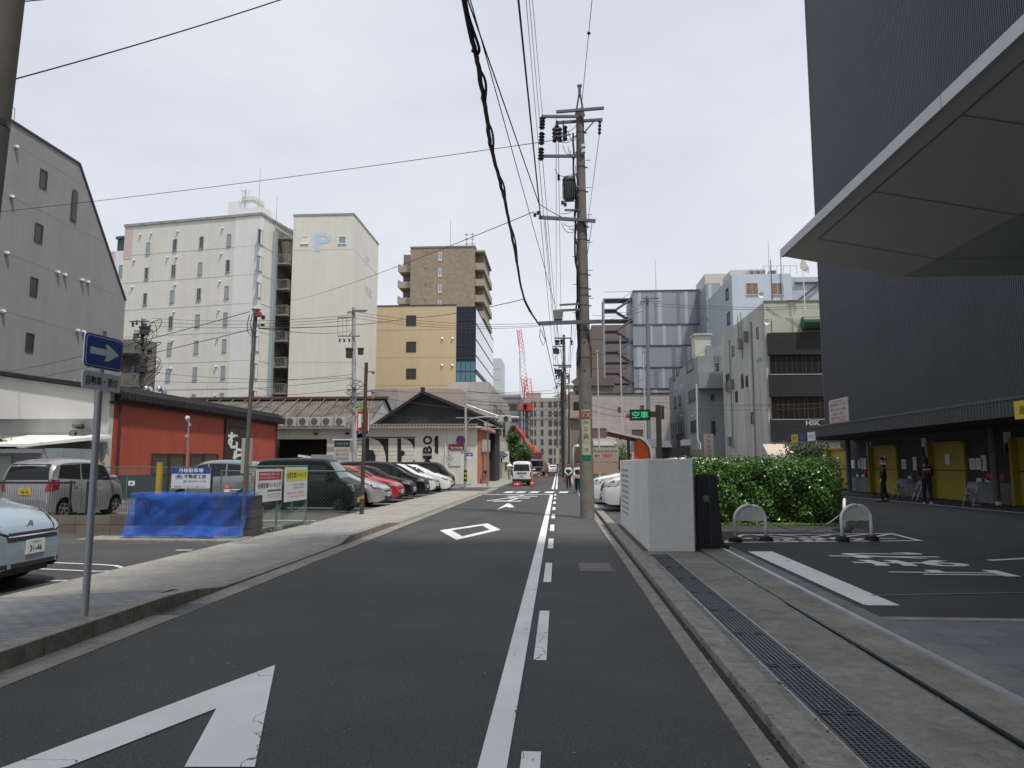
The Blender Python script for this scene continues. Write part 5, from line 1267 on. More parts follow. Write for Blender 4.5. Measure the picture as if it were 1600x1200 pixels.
def make_car(name, label, cat, loc, head, sp, pm, group=None, plate=None, ynum=False, detail=True):
 root = thing(name, label, cat, loc, head, group)
 L_, W_ = sp['L'], sp['W']; hl = L_ / 2; prof = smooth_profile(sp['prof']); belt = sp['belt']; wr = sp.get('wr', .31); wx = sp['wx']; tum = sp.get('tum', .28); cl = sp.get('cl', .19)
 H_ = max(p[1] for p in prof)
 xs = set()
 n = 44
 for i in range(n + 1): xs.add(round(-hl + L_ * i / n, 3))
 for e in (.004, .02, .05, .1): xs.add(round(-hl + e, 3)); xs.add(round(hl - e, 3))
 for c_ in wx:
  for t in range(13):
   xs.add(round(c_ + (wr + .05) * math.cos(math.pi * t / 12), 3))
 xs = sorted(xs); xs2 = [xs[0]]
 for x in xs[1:]:
  if x - xs2[-1] > .003: xs2.append(x)
 xs = xs2
 rings = []
 for x in xs:
  s = abs(x) / hl; fr = x > 0
  t = max(0, (s - (.70 if fr else .8)) / (.30 if fr else .2)); hw = W_ / 2 * (1 - (sp.get('fn', .20) if fr else .08) * t ** 2.4)
  e = max(0, (s - .965) / .035); hw -= .06 * e ** 2
  zt = interp(prof, x); zbt = min(interp(belt, x), zt - .03)
  zs = cl + (.10 * max(0, (s - .9) / .1) if fr else .08 * max(0, (s - .92) / .08))
  for c_ in wx:
   dx = x - c_; q = (wr + .05) ** 2 - dx * dx
   if q > 0: zs = max(zs, wr + math.sqrt(q) - 0.0)
  zs = min(zs, zbt - .12)
  g = zt - zbt; top_hw = max(.2, hw * .97 - tum * max(0, g - .08)); rnd = min(.09, g * .5)
  arch = 0
  z1_ = zs + (zbt - zs) * .28; z2_ = zs + (zbt - zs) * .62
  half = [(hw * .975, zs), (hw * 1.0, z1_), (hw * 1.0, z2_), (hw * .985, zbt - (zbt - zs) * .10), (hw * .965, zbt)]
  if g > .12: half += [(hw * .965 - (hw * .965 - top_hw) * .5, zbt + (g - rnd) * .5), (top_hw + .015, zt - rnd), (top_hw - rnd * .7, zt - rnd * .22), (top_hw * .55, zt + .012), (0, zt + .02)]
  else: half += [(hw * .93, zbt + g * .4), (hw * .88, zbt + g * .75), (hw * .75, zt), (hw * .4, zt + .012), (0, zt + .018)]
  full = [(x, -a, b) for a, b in half] + [(x, a, b) for a, b in reversed(half[:-1])]
  rings.append(full)
 k = len(rings[0]); V = [p for r_ in rings for p in r_]; F_ = []
 for i in range(len(rings) - 1):
  for j in range(k - 1): F_.append((i * k + j, (i + 1) * k + j, (i + 1) * k + j + 1, i * k + j + 1))
 F_.append(tuple(range(k))); F_.append(tuple((len(rings) - 1) * k + j for j in reversed(range(k))))
 mb = MB().add(V, F_)
 body = O('body', mb, pm, root, smooth=2)
 bvh = BVHTree.FromPolygons([Vector(v) for v in V], F_)
 u = MB(); u.box(-hl + .15, hl - .2, -W_ / 2 + .22, W_ / 2 - .22, cl - .02, .62)
 for c_ in wx:
  pass
 O('underbody', u, BLKP, root)
 for c_ in wx:
  for sgn_ in (-1, 1):
   yo = sgn_ * (W_ / 2 - .015); yi = sgn_ * (W_ / 2 - .20)
   ty = MB(); prof_t = [(wr * .62, 0), (wr * .95, 0), (wr, .03), (wr, .155), (wr * .95, .185), (wr * .62, .185)]
   ty.lathe([(r_, (yo if sgn_ > 0 else yi) - (.185 if sgn_ > 0 else 0) + h_) for r_, h_ in prof_t], (c_, 0, wr), 'y', 26)
   wl = O('wheel', ty, TYRE, root, smooth=2)
   rm = MB(); yf = yo + sgn_ * .004
   rm.lathe([(wr * .62, yf - .012 * sgn_), (wr * .62, yf), (wr * .56, yf - .004 * sgn_), (wr * .55, yf - .03 * sgn_), (wr * .1, yf - .035 * sgn_), (0, yf - .035 * sgn_)] if False else [(wr * .64, yf - sgn_ * .02), (wr * .64, yf), (wr * .57, yf), (wr * .57, yf - sgn_ * .02)], (c_, 0, wr), 'y', 26)
   ns = sp.get('sp', 6)
   for q in range(ns):
    a = 2 * math.pi * q / ns + .2; ca, sa_ = math.cos(a), math.sin(a)
    rm.beam((c_ + ca * wr * .08, yf - sgn_ * .006, wr + sa_ * wr * .08), (c_ + ca * wr * .6, yf - sgn_ * .012, wr + sa_ * wr * .6), wr * .2, .015, up=(0, 1, 0))
   rm.lathe([(wr * .16, yf - sgn_ * .02), (wr * .16, yf + sgn_ * .003), (0, yf + sgn_ * .003), (0, yf - sgn_ * .02)], (c_, 0, wr), 'y', 12)
   O('rim', rm, sp.get('rim', RIM), wl)
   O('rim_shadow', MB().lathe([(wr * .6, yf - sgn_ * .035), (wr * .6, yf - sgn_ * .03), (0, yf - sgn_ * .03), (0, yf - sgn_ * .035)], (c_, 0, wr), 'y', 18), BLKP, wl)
 gm = sp.get('glass', CGL)
 for (a, b, c_, d_) in sp['side']:      # (x,z) corners: bottom rear, bottom front, top front, top rear
  for sgn_ in (-1, 1):
   y = sgn_ * W_ / 2
   O('side_window', patch(bvh, [(a[0], y, a[1]), (b[0], y, b[1]), (c_[0], y, c_[1]), (d_[0], y, d_[1])], (0, -sgn_, 0), 8, 4), gm if len(sp['side']) < 2 else gm, root, fix=False, smooth=True)
 x0, x1, w0, w1 = sp['ws']              # windscreen: bottom x, top x, half widths
 O('windscreen', patch(bvh, [(x0, -w0, 0), (x0, w0, 0), (x1, w1, 0), (x1, -w1, 0)], (0, 0, -1), 8, 8), sp.get('wsg', gm), root, fix=False, smooth=True)
 if sp.get('rw'):
  z0, z1, w0, w1 = sp['rw']
  O('rear_window', patch(bvh, [(-hl, -w0, z0), (-hl, w0, z0), (-hl, w1, z1), (-hl, -w1, z1)], (1, 0, 0), 8, 5), gm, root, fix=False, smooth=True)
 for sgn_ in (-1, 1):
  for poly in sp['hl']:
   pts = [(hl, sgn_ * y, z) for (y, z) in poly]
   my = sum(p[1] for p in pts) / 4; mz = sum(p[2] for p in pts) / 4
   O('headlight_surround', patch(bvh, [(p[0], my + (p[1] - my) * 1.16, mz + (p[2] - mz) * 1.3) for p in pts], (-1, 0, 0), 6, 4, .006), BLKP, root, fix=False, smooth=True)
   O('headlight', patch(bvh, pts, (-1, 0, 0), 6, 4, .010), HLT, root, fix=False, smooth=True)
  for poly in sp.get('tl', []):
   pts = [(-hl, sgn_ * y, z) for (y, z) in poly]
   O('tail_light', patch(bvh, pts, (1, 0, 0), 4, 4, .010), TLT, root, fix=False, smooth=True)
  for poly in sp.get('tls', []):
   pts = [(x, sgn_ * W_ / 2, z) for (x, z) in poly]
   O('tail_light', patch(bvh, pts, (0, -sgn_, 0), 4, 4, .010), TLT, root, fix=False, smooth=True)
 for (w_, z0, z1, mm) in sp.get('gr', []):
  O('grille', patch(bvh, [(hl, -w_, z0), (hl, w_, z0), (hl, w_, z1), (hl, -w_, z1)], (-1, 0, 0), 10, 3, .006 if mm is BLKP else .014), mm, root, fix=False)
 pz = sp.get('pz', .45)
 for (xx, dx) in ((hl, -1), (-hl, 1)):
  h = bvh.ray_cast(Vector((xx + (-dx) * 1, 0, pz if dx < 0 else sp.get('rpz', .75))), Vector((dx, 0, 0)))
  if h[0] is None: continue
  px_ = h[0].x - dx * .014; zc_ = pz if dx < 0 else sp.get('rpz', .75)
  pl = O('number_plate', MB().box(px_ - .008, px_ + .008, -.165, .165, zc_ - .083, zc_ + .083), PLATEY if ynum else PLATE, root)
  xx2 = px_ - dx * .010
  if detail: txt(plate or '31-46', (xx2, 0, zc_ - .02), (0, -dx, 0), (0, 0, 1), .22, .075, BLACK if ynum else PINK, pl, bold=.02); txt('名古屋 501', (xx2, 0, zc_ + .055), (0, -dx, 0), (0, 0, 1), .16, .028, BLACK if ynum else PINK, pl)
 mx_, mz_ = sp['mir']
 for sgn_ in (-1, 1):
  h = bvh.ray_cast(Vector((mx_, sgn_ * 2, mz_)), Vector((0, -sgn_, 0)))
  yb_ = abs(h[0].y) if h[0] is not None else W_ / 2
  mmn = MB().lathe([(.02, -.11), (.06, -.10), (.075, 0), (.06, .09), (.02, .10)], (mx_, sgn_ * (yb_ + .12), mz_ + .05), 'y', 10).beam((mx_, sgn_ * (yb_ - .02), mz_ - .01), (mx_, sgn_ * (yb_ + .06), mz_ + .03), .05, .03)
  O('door_mirror', mmn, pm, root, smooth=2)
 if detail:
  sm = MB()
  for x in sp.get('seam', []):
   for sgn_ in (-1, 1):
    y = sgn_ * W_ / 2; zb_ = cl + .10; zt_2 = interp(belt, x) - .01
    q = patch(bvh, [(x - .005, y, zb_), (x + .005, y, zb_), (x + .005, y, zt_2), (x - .005, y, zt_2)], (0, -sgn_, 0), 1, 6, .003); sm.add(q.v, q.f)
  if sm.v: O('door_seam', sm, BLKP, root, fix=False)
  hm = MB()
  for x in sp.get('hand', []):
   for sgn_ in (-1, 1):
    z = interp(belt, x) - .12; h = bvh.ray_cast(Vector((x, sgn_ * 2, z)), Vector((0, -sgn_, 0)))
    if h[0] is not None: hm.box(x - .09, x + .09, h[0].y - .02, h[0].y + sgn_ * .028, z - .018, z + .018)
  if hm.v: O('door_handle', hm, sp.get('handm', pm), root)
  bm_ = MB(); q = patch(bvh, [(hl, -W_ * .40, cl + .10), (hl, W_ * .40, cl + .10), (hl, W_ * .40, cl + .15), (hl, -W_ * .40, cl + .15)], (-1, 0, 0), 8, 1, .01); bm_.add(q.v, q.f); O('lower_bumper', bm_, BLKP, root, fix=False)
 return root, bvh
SP = {}
SP['compact'] = dict(L=3.95, W=1.68, wr=.30, wx=(1.24, -1.22), tum=.30, fn=.24, cl=.18,
 prof=[(-1.97, .55), (-1.96, .95), (-1.75, 1.30), (-1.4, 1.49), (-.5, 1.54), (.25, 1.50), (.62, 1.34), (1.12, 1.02), (1.55, .93), (1.84, .80), (1.95, .66), (1.975, .45)],
 belt=[(-2, .98), (0, .92), (1.2, .86), (2, .70)],
 side=[((-1.45, 1.02), (-.62, .98), (-.62, 1.40), (-1.25, 1.38)), ((-.56, .98), (.30, .95), (.28, 1.38), (-.56, 1.41)), ((.36, .95), (.92, .93), (.40, 1.30), (.36, 1.34))],
 ws=(1.08, .40, .66, .54), rw=(1.05, 1.38, .60, .50),
 hl=[[(.52, .66), (.80, .70), (.80, .82), (.58, .74)]], tl=[[(.60, .75), (.80, .75), (.80, 1.05), (.66, 1.05)]],
 gr=[(.50, .60, .66, BLKP), (.52, .615, .63, CHROME), (.62, .27, .38, BLKP)], pz=.50, rpz=.72, mir=(.72, .98), seam=(.42, -.60), hand=(-.35, -1.15), sp=7)
SP['hatch'] = dict(L=4.45, W=1.74, wr=.32, wx=(1.30, -1.36), tum=.34, fn=.26, cl=.17,
 prof=[(-2.22, .6), (-2.2, 1.02), (-1.95, 1.13), (-1.2, 1.36), (-.35, 1.49), (.15, 1.49), (.62, 1.35), (1.45, .96), (1.95, .80), (2.18, .62), (2.225, .42)],
 belt=[(-2.3, 1.0), (0, .92), (1.3, .84), (2.3, .62)],
 side=[((-1.45, 1.03), (-.62, .98), (-.62, 1.34), (-1.2, 1.22)), ((-.56, .98), (.30, .95), (.28, 1.36), (-.56, 1.36)), ((.36, .95), (1.0, .92), (.40, 1.30), (.36, 1.32))],
 ws=(1.36, .36, .68, .52), rw=(1.05, 1.12, .60, .55),
 hl=[[(.50, .60), (.80, .66), (.82, .80), (.66, .70)]], tl=[[(.62, .75), (.82, .75), (.80, 1.0), (.68, 1.0)]],
 gr=[(.45, .52, .57, BLKP), (.60, .26, .38, BLKP)], pz=.44, rpz=.72, mir=(.85, .95), seam=(.45, -.60), hand=(-.35, -1.15), sp=7)
SP['sedan'] = dict(SP['hatch'], L=4.4, prof=[(-2.19, .6), (-2.15, .98), (-1.6, 1.02), (-1.0, 1.36), (-.3, 1.45), (.2, 1.43), (.62, 1.28), (1.15, .98), (1.85, .86), (2.12, .68), (2.2, .42)], wx=(1.30, -1.30), ws=(1.10, .40, .66, .50))
SP['minivan'] = dict(L=4.75, W=1.80, wr=.34, wx=(1.45, -1.40), tum=.16, fn=.2, cl=.18,
 prof=[(-2.37, .6), (-2.36, 1.25), (-2.2, 1.68), (-1.7, 1.80), (.2, 1.80), (.75, 1.66), (1.5, 1.16), (2.05, .98), (2.30, .82), (2.37, .45)],
 belt=[(-2.4, 1.05), (0, 1.0), (1.4, .95), (2.4, .78)],
 side=[((-2.1, 1.10), (-1.1, 1.07), (-1.1, 1.60), (-1.98, 1.58)), ((-1.04, 1.07), (-.1, 1.04), (-.1, 1.62), (-1.04, 1.61)), ((-.04, 1.04), (.75, 1.02), (.55, 1.56), (-.04, 1.62)), ((.82, 1.02), (1.35, 1.0), (.9, 1.38), (.80, 1.44))],
 ws=(1.45, .55, .74, .62), rw=(1.15, 1.6, .68, .62),
 hl=[[(.52, .74), (.84, .78), (.84, .92), (.56, .84)]], tl=[[(.66, .8), (.84, .8), (.84, 1.3), (.72, 1.3)]],
 gr=[(.48, .60, .82, BLKP), (.46, .69, .71, CHROME), (.46, .76, .775, CHROME), (.70, .28, .42, BLKP)], pz=.50, rpz=.85, mir=(1.12, 1.04), seam=(.80, -.10), hand=(-.3, .55), sp=8)
SP['van'] = dict(L=4.69, W=1.69, wr=.33, wx=(1.40, -1.17), tum=.11, fn=.14, cl=.2,
 prof=[(-2.34, .6), (-2.33, 1.35), (-2.25, 1.84), (-2.0, 1.96), (1.1, 1.96), (1.42, 1.86), (1.85, 1.35), (2.10, 1.10), (2.27, .95), (2.34, .7), (2.345, .45)],
 belt=[(-2.4, 1.12), (1.2, 1.10), (2.4, .90)],
 side=[((-2.1, 1.18), (-.75, 1.18), (-.75, 1.70), (-2.05, 1.70)), ((-.68, 1.18), (.55, 1.18), (.55, 1.70), (-.68, 1.70)), ((.64, 1.12), (1.62, 1.10), (1.22, 1.72), (.64, 1.72))],
 ws=(2.05, 1.48, .72, .62), rw=(1.20, 1.72, .66, .60),
 hl=[[(.50, .80), (.80, .80), (.80, .98), (.52, .95)]], tl=[[(.70, .72), (.80, .72), (.80, 1.05), (.72, 1.05)]],
 gr=[(.46, .82, .93, BLKP), (.44, .865, .885, CHROME), (.60, .36, .46, BLKP)], pz=.52, rpz=.85, mir=(1.65, 1.18), seam=(.60, -.70), hand=(.75, -.55), sp=6, handm=BLKP)
SP['keivan'] = dict(L=3.39, W=1.47, wr=.27, wx=(1.20, -1.20), tum=.12, fn=.12, cl=.2,
 prof=[(-1.69, .6), (-1.685, 1.3), (-1.6, 1.76), (-1.4, 1.87), (.55, 1.88), (.80, 1.80), (1.12, 1.35), (1.25, 1.12), (1.55, 1.02), (1.66, .88), (1.69, .45)],
 belt=[(-1.7, 1.05), (.9, 1.02), (1.7, .90)],
 side=[((-1.5, 1.10), (-.65, 1.10), (-.65, 1.64), (-1.45, 1.64)), ((-.58, 1.10), (.15, 1.08), (.15, 1.64), (-.58, 1.64)), ((.22, 1.08), (1.0, 1.06), (.70, 1.60), (.22, 1.64))],
 ws=(1.22, .84, .62, .55), rw=(1.12, 1.66, .58, .54), wsg=CGG,
 hl=[[(.42, .72), (.66, .72), (.68, .96), (.44, .94)]], tl=[[(.62, .7), (.70, .7), (.70, 1.0), (.62, 1.0)]],
 gr=[(.40, .78, .92, BLKP), (.38, .88, .90, CHROME), (.38, .81, .83, CHROME), (.55, .34, .46, BLKP)], pz=.40, rpz=.75, mir=(.92, 1.12), seam=(.18, -.62), hand=(.32, -.45), sp=5, rim=mat('dark_rim', (.06, .06, .065), .4, .6))
SP['keiwagon'] = dict(L=3.40, W=1.48, wr=.28, wx=(1.16, -1.14), tum=.17, fn=.2, cl=.17,
 prof=[(-1.69, .55), (-1.685, 1.05), (-1.58, 1.45), (-1.35, 1.60), (-.5, 1.65), (.35, 1.63), (.68, 1.50), (1.02, 1.12), (1.40, 1.02), (1.60, .88), (1.69, .65), (1.70, .42)],
 belt=[(-1.7, 1.05), (.9, 1.0), (1.7, .82)],
 side=[((-1.42, 1.12), (-.50, 1.08), (-.50, 1.50), (-1.30, 1.47)), ((-.44, 1.08), (.18, 1.05), (.18, 1.52), (-.44, 1.51)), ((.24, 1.05), (.88, 1.04), (.58, 1.45), (.24, 1.50))],
 ws=(1.0, .66, .62, .54), rw=(1.08, 1.50, .62, .54), wsg=CGG,
 hl=[[(.46, .68), (.68, .70), (.70, .88), (.50, .84)]], tl=[[(.55, .78), (.71, .78), (.71, 1.08), (.60, 1.08)]], tls=[[(-1.68, .78), (-1.42, .84), (-1.38, 1.08), (-1.66, 1.08)]],
 gr=[(.40, .60, .66, BLKP), (.55, .28, .40, BLKP)], pz=.44, rpz=.78, mir=(.80, 1.06), seam=(.21, -.47, .98), hand=(.02, -.75), sp=5)
SP['suv'] = dict(L=4.72, W=1.88, wr=.37, wx=(1.42, -1.35), tum=.26, fn=.22, cl=.22,
 prof=[(-2.35, .7), (-2.33, 1.15), (-2.0, 1.50), (-1.5, 1.66), (-.4, 1.70), (.25, 1.66), (.70, 1.48), (1.25, 1.16), (1.9, 1.06), (2.22, .90), (2.34, .72), (2.36, .48)],
 belt=[(-2.4, 1.12), (0, 1.06), (1.4, 1.0), (2.4, .80)],
 side=[((-1.7, 1.20), (-.72, 1.13), (-.72, 1.54), (-1.45, 1.50)), ((-.66, 1.13), (.25, 1.10), (.25, 1.54), (-.66, 1.56)), ((.31, 1.10), (1.0, 1.07), (.45, 1.46), (.31, 1.52))],
 ws=(1.22, .42, .74, .60), rw=(1.2, 1.5, .7, .6),
 hl=[[(.50, .74), (.88, .80), (.91, 1.0), (.62, .88)]], tl=[[(.6, .9), (.9, .9), (.88, 1.1), (.6, 1.1)]],
 gr=[(.42, .62, .86, BLKP), (.66, .34, .46, BLKP), (.44, .86, .88, CHROME)], pz=.52, rpz=.8, mir=(.92, 1.1), seam=(.45, -.68), hand=(-.35, -1.2), sp=10)
P_BLUE = paint('pale_blue_paint', (.28, .36, .43), .3, .28)
P_SIL = paint('silver_paint', (.46, .46, .48), .5, .3)
P_SIL2 = paint('greyish_silver_paint', (.32, .31, .325), .45, .32)
P_BLK = paint('black_paint', (.010, .011, .013), rough=.2, coat=.12); P_BLK2 = paint('near_black_green_paint', (.007, .011, .011), coat=.05)
P_RED = paint('red_paint', (.42, .012, .02)); P_WHT = paint('white_car_paint', (.72, .73, .73), 0, .3); P_NAVY = paint('navy_black_paint', (.009, .014, .021), coat=.12)
c0, _ = make_car('parked_car', 'pale blue hatchback with plate 31-46 cut off by the left edge of the photo', 'car', (*(gnd(52, 855, .50) - Vector((1.96 * math.cos(R(4)), 1.96 * math.sin(R(4)), 0)))[:2], .018), R(4), dict(SP['compact'], W=1.62, fn=.38, hl=[[(.42, .66), (.62, .72), (.66, .88), (.50, .80)]], gr=[(.46, .585, .68, BLKP), (.44, .628, .642, CHROME)]), P_BLUE, plate='31-46')
O('badge', MB().lathe([(.055, -.004), (.055, .006), (.04, .006), (.04, -.004)], (1.9, 0, .755), 'x', 16), CHROME, c0)
c1, _ = make_car('parked_car', 'silver small wagon with a yellow plate parked behind the low block wall', 'car', (-14.16, 20.1, .012), R(90), SP['keiwagon'], P_SIL2, plate='58-46', ynum=True)
O('roof_aerial', MB().cyl((-.9, 0, 1.64), (-1.12, 0, 1.86), .01, .006, 6), BLACK, c1)
row = 'cars parked nose-out in the row beside the pavement'
cv1, _ = make_car('parked_van', 'tall black small van with a green windscreen and yellow plate behind the green fence', 'van', (-8.10, 23.2, .012), 0, SP['keivan'], P_BLK2, plate='12-04', ynum=True)
make_car('parked_car', 'silver sloping-nosed hatchback beside the brown pole in the parked row', 'car', (-8.35, 25.9, .012), 0, SP['hatch'], P_SIL, row, plate='30-15')
make_car('parked_car', 'bright red car mostly hidden between the silver hatchback and a black car', 'car', (-8.45, 28.7, .012), 0, SP['sedan'], P_RED, row, plate='77-21')
make_car('parked_car', 'low black car with a chrome V grille beside the red car', 'car', (-8.5, 31.5, .012), 0, dict(SP['sedan'], gr=[(.45, .50, .70, BLKP), (.40, .48, .50, CHROME), (.62, .26, .38, BLKP)]), P_BLK, row, plate='18-88')
cv2, _ = make_car('parked_minivan', 'large glossy black minivan towering over the parked row', 'minivan', (-8.55, 34.4, .012), 0, SP['minivan'], P_BLK, row, plate='39-02')
make_car('parked_car', 'white car whose rounded nose shows just past the black minivan', 'car', (-8.3, 37.6, .012), 0, SP['compact'], P_WHT, row, plate='24-11')
make_car('parked_car', 'second white car whose nose shows right in front of the navy van', 'car', (-8.15, 40.3, .012), 0, SP['hatch'], P_WHT, row, plate='65-90')
cv3, _ = make_car('parked_van', 'dark navy van at the far end of the parked row by the mural building', 'van', (-8.55, 43.6, .012), 0, SP['van'], P_NAVY, row, plate='46-73')
cv1.scale = (.96, .96, .90); cv2.scale = (.97, .97, .91); cv3.scale = (.95, .95, .84)
make_car('parked_car', 'white car with bright headlights parked against the white wall box', 'car', (3.74, 23.7, .03), R(180), SP['suv'], P_WHT, 'cars in the lot behind the white box', plate='11-50')
make_car('parked_car', 'dark car squeezed between the two white cars behind the white box', 'car', (3.95, 25.8, .03), R(180), SP['hatch'], P_BLK, 'cars in the lot behind the white box', plate='40-08')
cv4, _ = make_car('parked_car', 'tall white off-roader parked furthest back behind the white box', 'car', (3.45, 27.9, .03), R(180), dict(SP['suv'], prof=[(x, z * 1.0) for x, z in SP['suv']['prof']], belt=[(x, z * 1.0) for x, z in SP['suv']['belt']], side=[tuple((x, z * 1.0) for x, z in q) for q in SP['suv']['side']]), P_WHT, 'cars in the lot behind the white box', plate='86-33')
cv4.scale = (1, 1, .95)
vs = dict(SP['van'], L=3.6, W=1.42, wx=(1.2, -1.1), wr=.27, prof=[(x * .77, z * .88) for x, z in SP['van']['prof']], belt=[(-1.9, .95), (1.9, .85)], side=[tuple((x * .75, z * .88) for x, z in q) for q in SP['van']['side']],
          ws=(1.58, 1.15, .58, .5), rw=(1.02, 1.50, .58, .52), hl=[[(.4, .7), (.62, .7), (.62, .84), (.42, .82)]], tl=[[(.60, .62), (.68, .62), (.68, .95), (.62, .95)]], gr=[], rpz=.72, mir=(1.2, 1.05), seam=(), hand=())
vn, _ = make_car('white_van', 'white van stopped on the left side of the street seen from behind', 'van', (-2.62, 53.6, .02), R(90), vs, P_WHT, plate='33-40')
O('rear_bumper', MB().box(-1.86, -1.74, -.66, .66, .24, .46), BLKP, vn, bevel=.03)
O('tailgate_handle', MB().box(-1.835, -1.80, -.35, .35, .86, .92), BLKP, vn)
make_car('driving_car', 'small white car driving away on the right of the far street', 'car', (-.9, 124, 0), R(90), dict(SP['sedan'], rw=(1.0, 1.3, .6, .5)), P_WHT, detail=False)
make_car('driving_car', 'silver car behind the small white car far down the street', 'car', (-2.4, 140, 0), R(90), SP['minivan'], P_SIL, detail=False)
make_car('driving_car', 'dark car furthest away on the right of the far street', 'car', (.1, 137, 0), R(270), SP['minivan'], P_BLK, detail=False)
tk = thing('crane_truck', 'truck with a long red hydraulic boom raised over the street', 'crane truck', (-2.95, 100, 0))
GRY = mat('truck_grey', (.20, .20, .21), .5)
O('cab', MB().prism([(-1.05, .5), (-1.1, 1.3), (-1.0, 2.25), (1.0, 2.25), (1.1, 1.3), (1.05, .5)], 0, 1.7, 'y'), mat('truck_silver', (.34, .35, .37), .4, .4), tk, bevel=.05)
O('windscreen', MB().add([(-.92, -.012, 1.25), (.92, -.012, 1.25), (.86, -.012, 2.0), (-.86, -.012, 2.0)], [(0, 1, 2, 3)]), CGL, tk, fix=False)
O('grille', MB().box(-.8, .8, -.03, 0, .62, 1.1), BLKP, tk)
for s_ in (-1, 1):
 O('headlight', MB().box(s_ * .72 - .14, s_ * .72 + .14, -.05, 0, .62, .82), HLT, tk)
 O('wheel', MB().lathe([(.42, -.12), (.42, .12), (.2, .14), (0, .14)], (s_ * .9, .9, .42), 'x', 16), TYRE, tk)
 O('wheel', MB().lathe([(.42, -.12), (.42, .12), (.2, .14), (0, .14)], (s_ * .9, 4.4, .42), 'x', 16), TYRE, tk)
 O('outrigger', MB().box(s_ * 1.0, s_ * 1.5, 2.2, 2.4, .5, .7).box(s_ * 1.42, s_ * 1.52, 2.2, 2.4, 0, .7), GRY, tk)
O('chassis', MB().box(-.9, .9, 1.8, 6.5, .6, .95), GRY, tk)
O('crane_cab', MB().box(-1.05, .7, .2, 2.2, 2.3, 3.2), mat('crane_cab_dark', (.12, .07, .08), .4), tk, bevel=.06)
RED = mat('crane_red', (.62, .05, .03), .45)
A0 = atY(848, 731, 101) - Vector(tk.location); A1 = atY(822, 690, 101) - Vector(tk.location); A2 = atY(806, 667, 101) - Vector(tk.location)
bp_ = [atY(q[0], q[1], 101) - Vector(tk.location) for q in ((849, 732), (843, 718), (835, 706), (822, 691))]; O('boom', MB().tube(bp_, [.62, .60, .50, .38], 8), RED, tk)
O('boom_extension', MB().tube([A1, (A1 + A2) / 2 + Vector((.1, 0, .05)), A2], [.30, .26, .20], 8), RED, tk)
O('boom_joint', MB().tube([A1 - (A1 - A0) * .12, A1 + (A1 - A0) * .06], [.42, .36], 8), GRY, tk)
tcr = thing('tower_crane', 'red and white lattice tower crane on a dark mast rising over the far rooftops', 'crane', tuple(Vector((atY(823, 640, 190).x, 190, 0))))
o0 = Vector(tcr.location)
ms = atY(823, 642, 190).z
mm_ = MB()
for sx in (-1, 1):
 for sy in (-1, 1): mm_.box(sx * .9 - .15, sx * .9 + .15, sy * .9 - .15, sy * .9 + .15, 0, ms)
z = 0
while z < ms:
 for s_ in (-1, 1):
  mm_.beam((-.9, s_ * .9, z), (.9, s_ * .9, min(ms, z + 1.8)), .12, .12); mm_.beam((s_ * .9, -.9, z), (s_ * .9, .9, min(ms, z + 1.8)), .12, .12)
 z += 1.8
mm_.box(-.45, .45, -.45, .45, 0, ms)
O('mast', mm_, mat('mast_dark', (.10, .11, .13), .6), tcr)
O('slewing_platform', MB().box(-1.9, 1.5, -1.2, 1.2, ms, ms + .5).box(-.9, 1.7, -1.2, 1.2, ms + .5, ms + 1.9), RED, tcr)
O('operator_cab', MB().box(-.8, .1, -1.6, -1.2, ms + .5, ms + 1.6), CGL, tcr)
def lattice(a, b, w_, n_, mb, r_=.06):
 a = Vector(a); b = Vector(b); d = (b - a).normalized(); s_ = d.cross(Vector((0, 1, 0))).normalized() * w_ / 2; t_ = Vector((0, 1, 0)) * w_ / 2
 cs = [s_ + t_, s_ - t_, -s_ - t_, -s_ + t_]
 for c_ in cs: mb.cyl(a + c_, b + c_ * .7, r_, r_ * .8, 5)
 for i in range(n_):
  p_ = a + (b - a) * i / n_; q_ = a + (b - a) * (i + 1) / n_
  for j in range(4): mb.cyl(p_ + cs[j], q_ + cs[(j + 1) % 4], r_ * .7, None, 4)
 return mb
T0 = atY(826, 622, 190) - o0; T1 = atY(818, 590, 190) - o0; T2 = atY(816, 552, 190) - o0; T3 = atY(811, 515, 190) - o0
O('a_frame', lattice(T0 + Vector((0, 1, 0)), atY(824, 592, 190) - o0, 2.2, 5, MB()), RED, tcr)
O('jib', lattice(T0 + Vector((-.6, -1, 0)), T1, 1.6, 5, MB()), RED, tcr)
O('jib_white_section', lattice(T1, T2, 1.5, 6, MB(), .07), mat('crane_white', (.70, .68, .66), .5), tcr)
O('jib_tip', lattice(T2, T3, 1.3, 6, MB()), RED, tcr)
O('stay_cable', MB().cyl(T3, atY(824, 592, 190) - o0, .04, None, 4).cyl(T3, atY(813, 640, 190) - o0, .05, None, 4).cyl(atY(824, 592, 190) - o0, atY(815, 640, 190) - o0, .10, None, 4), RED, tcr)
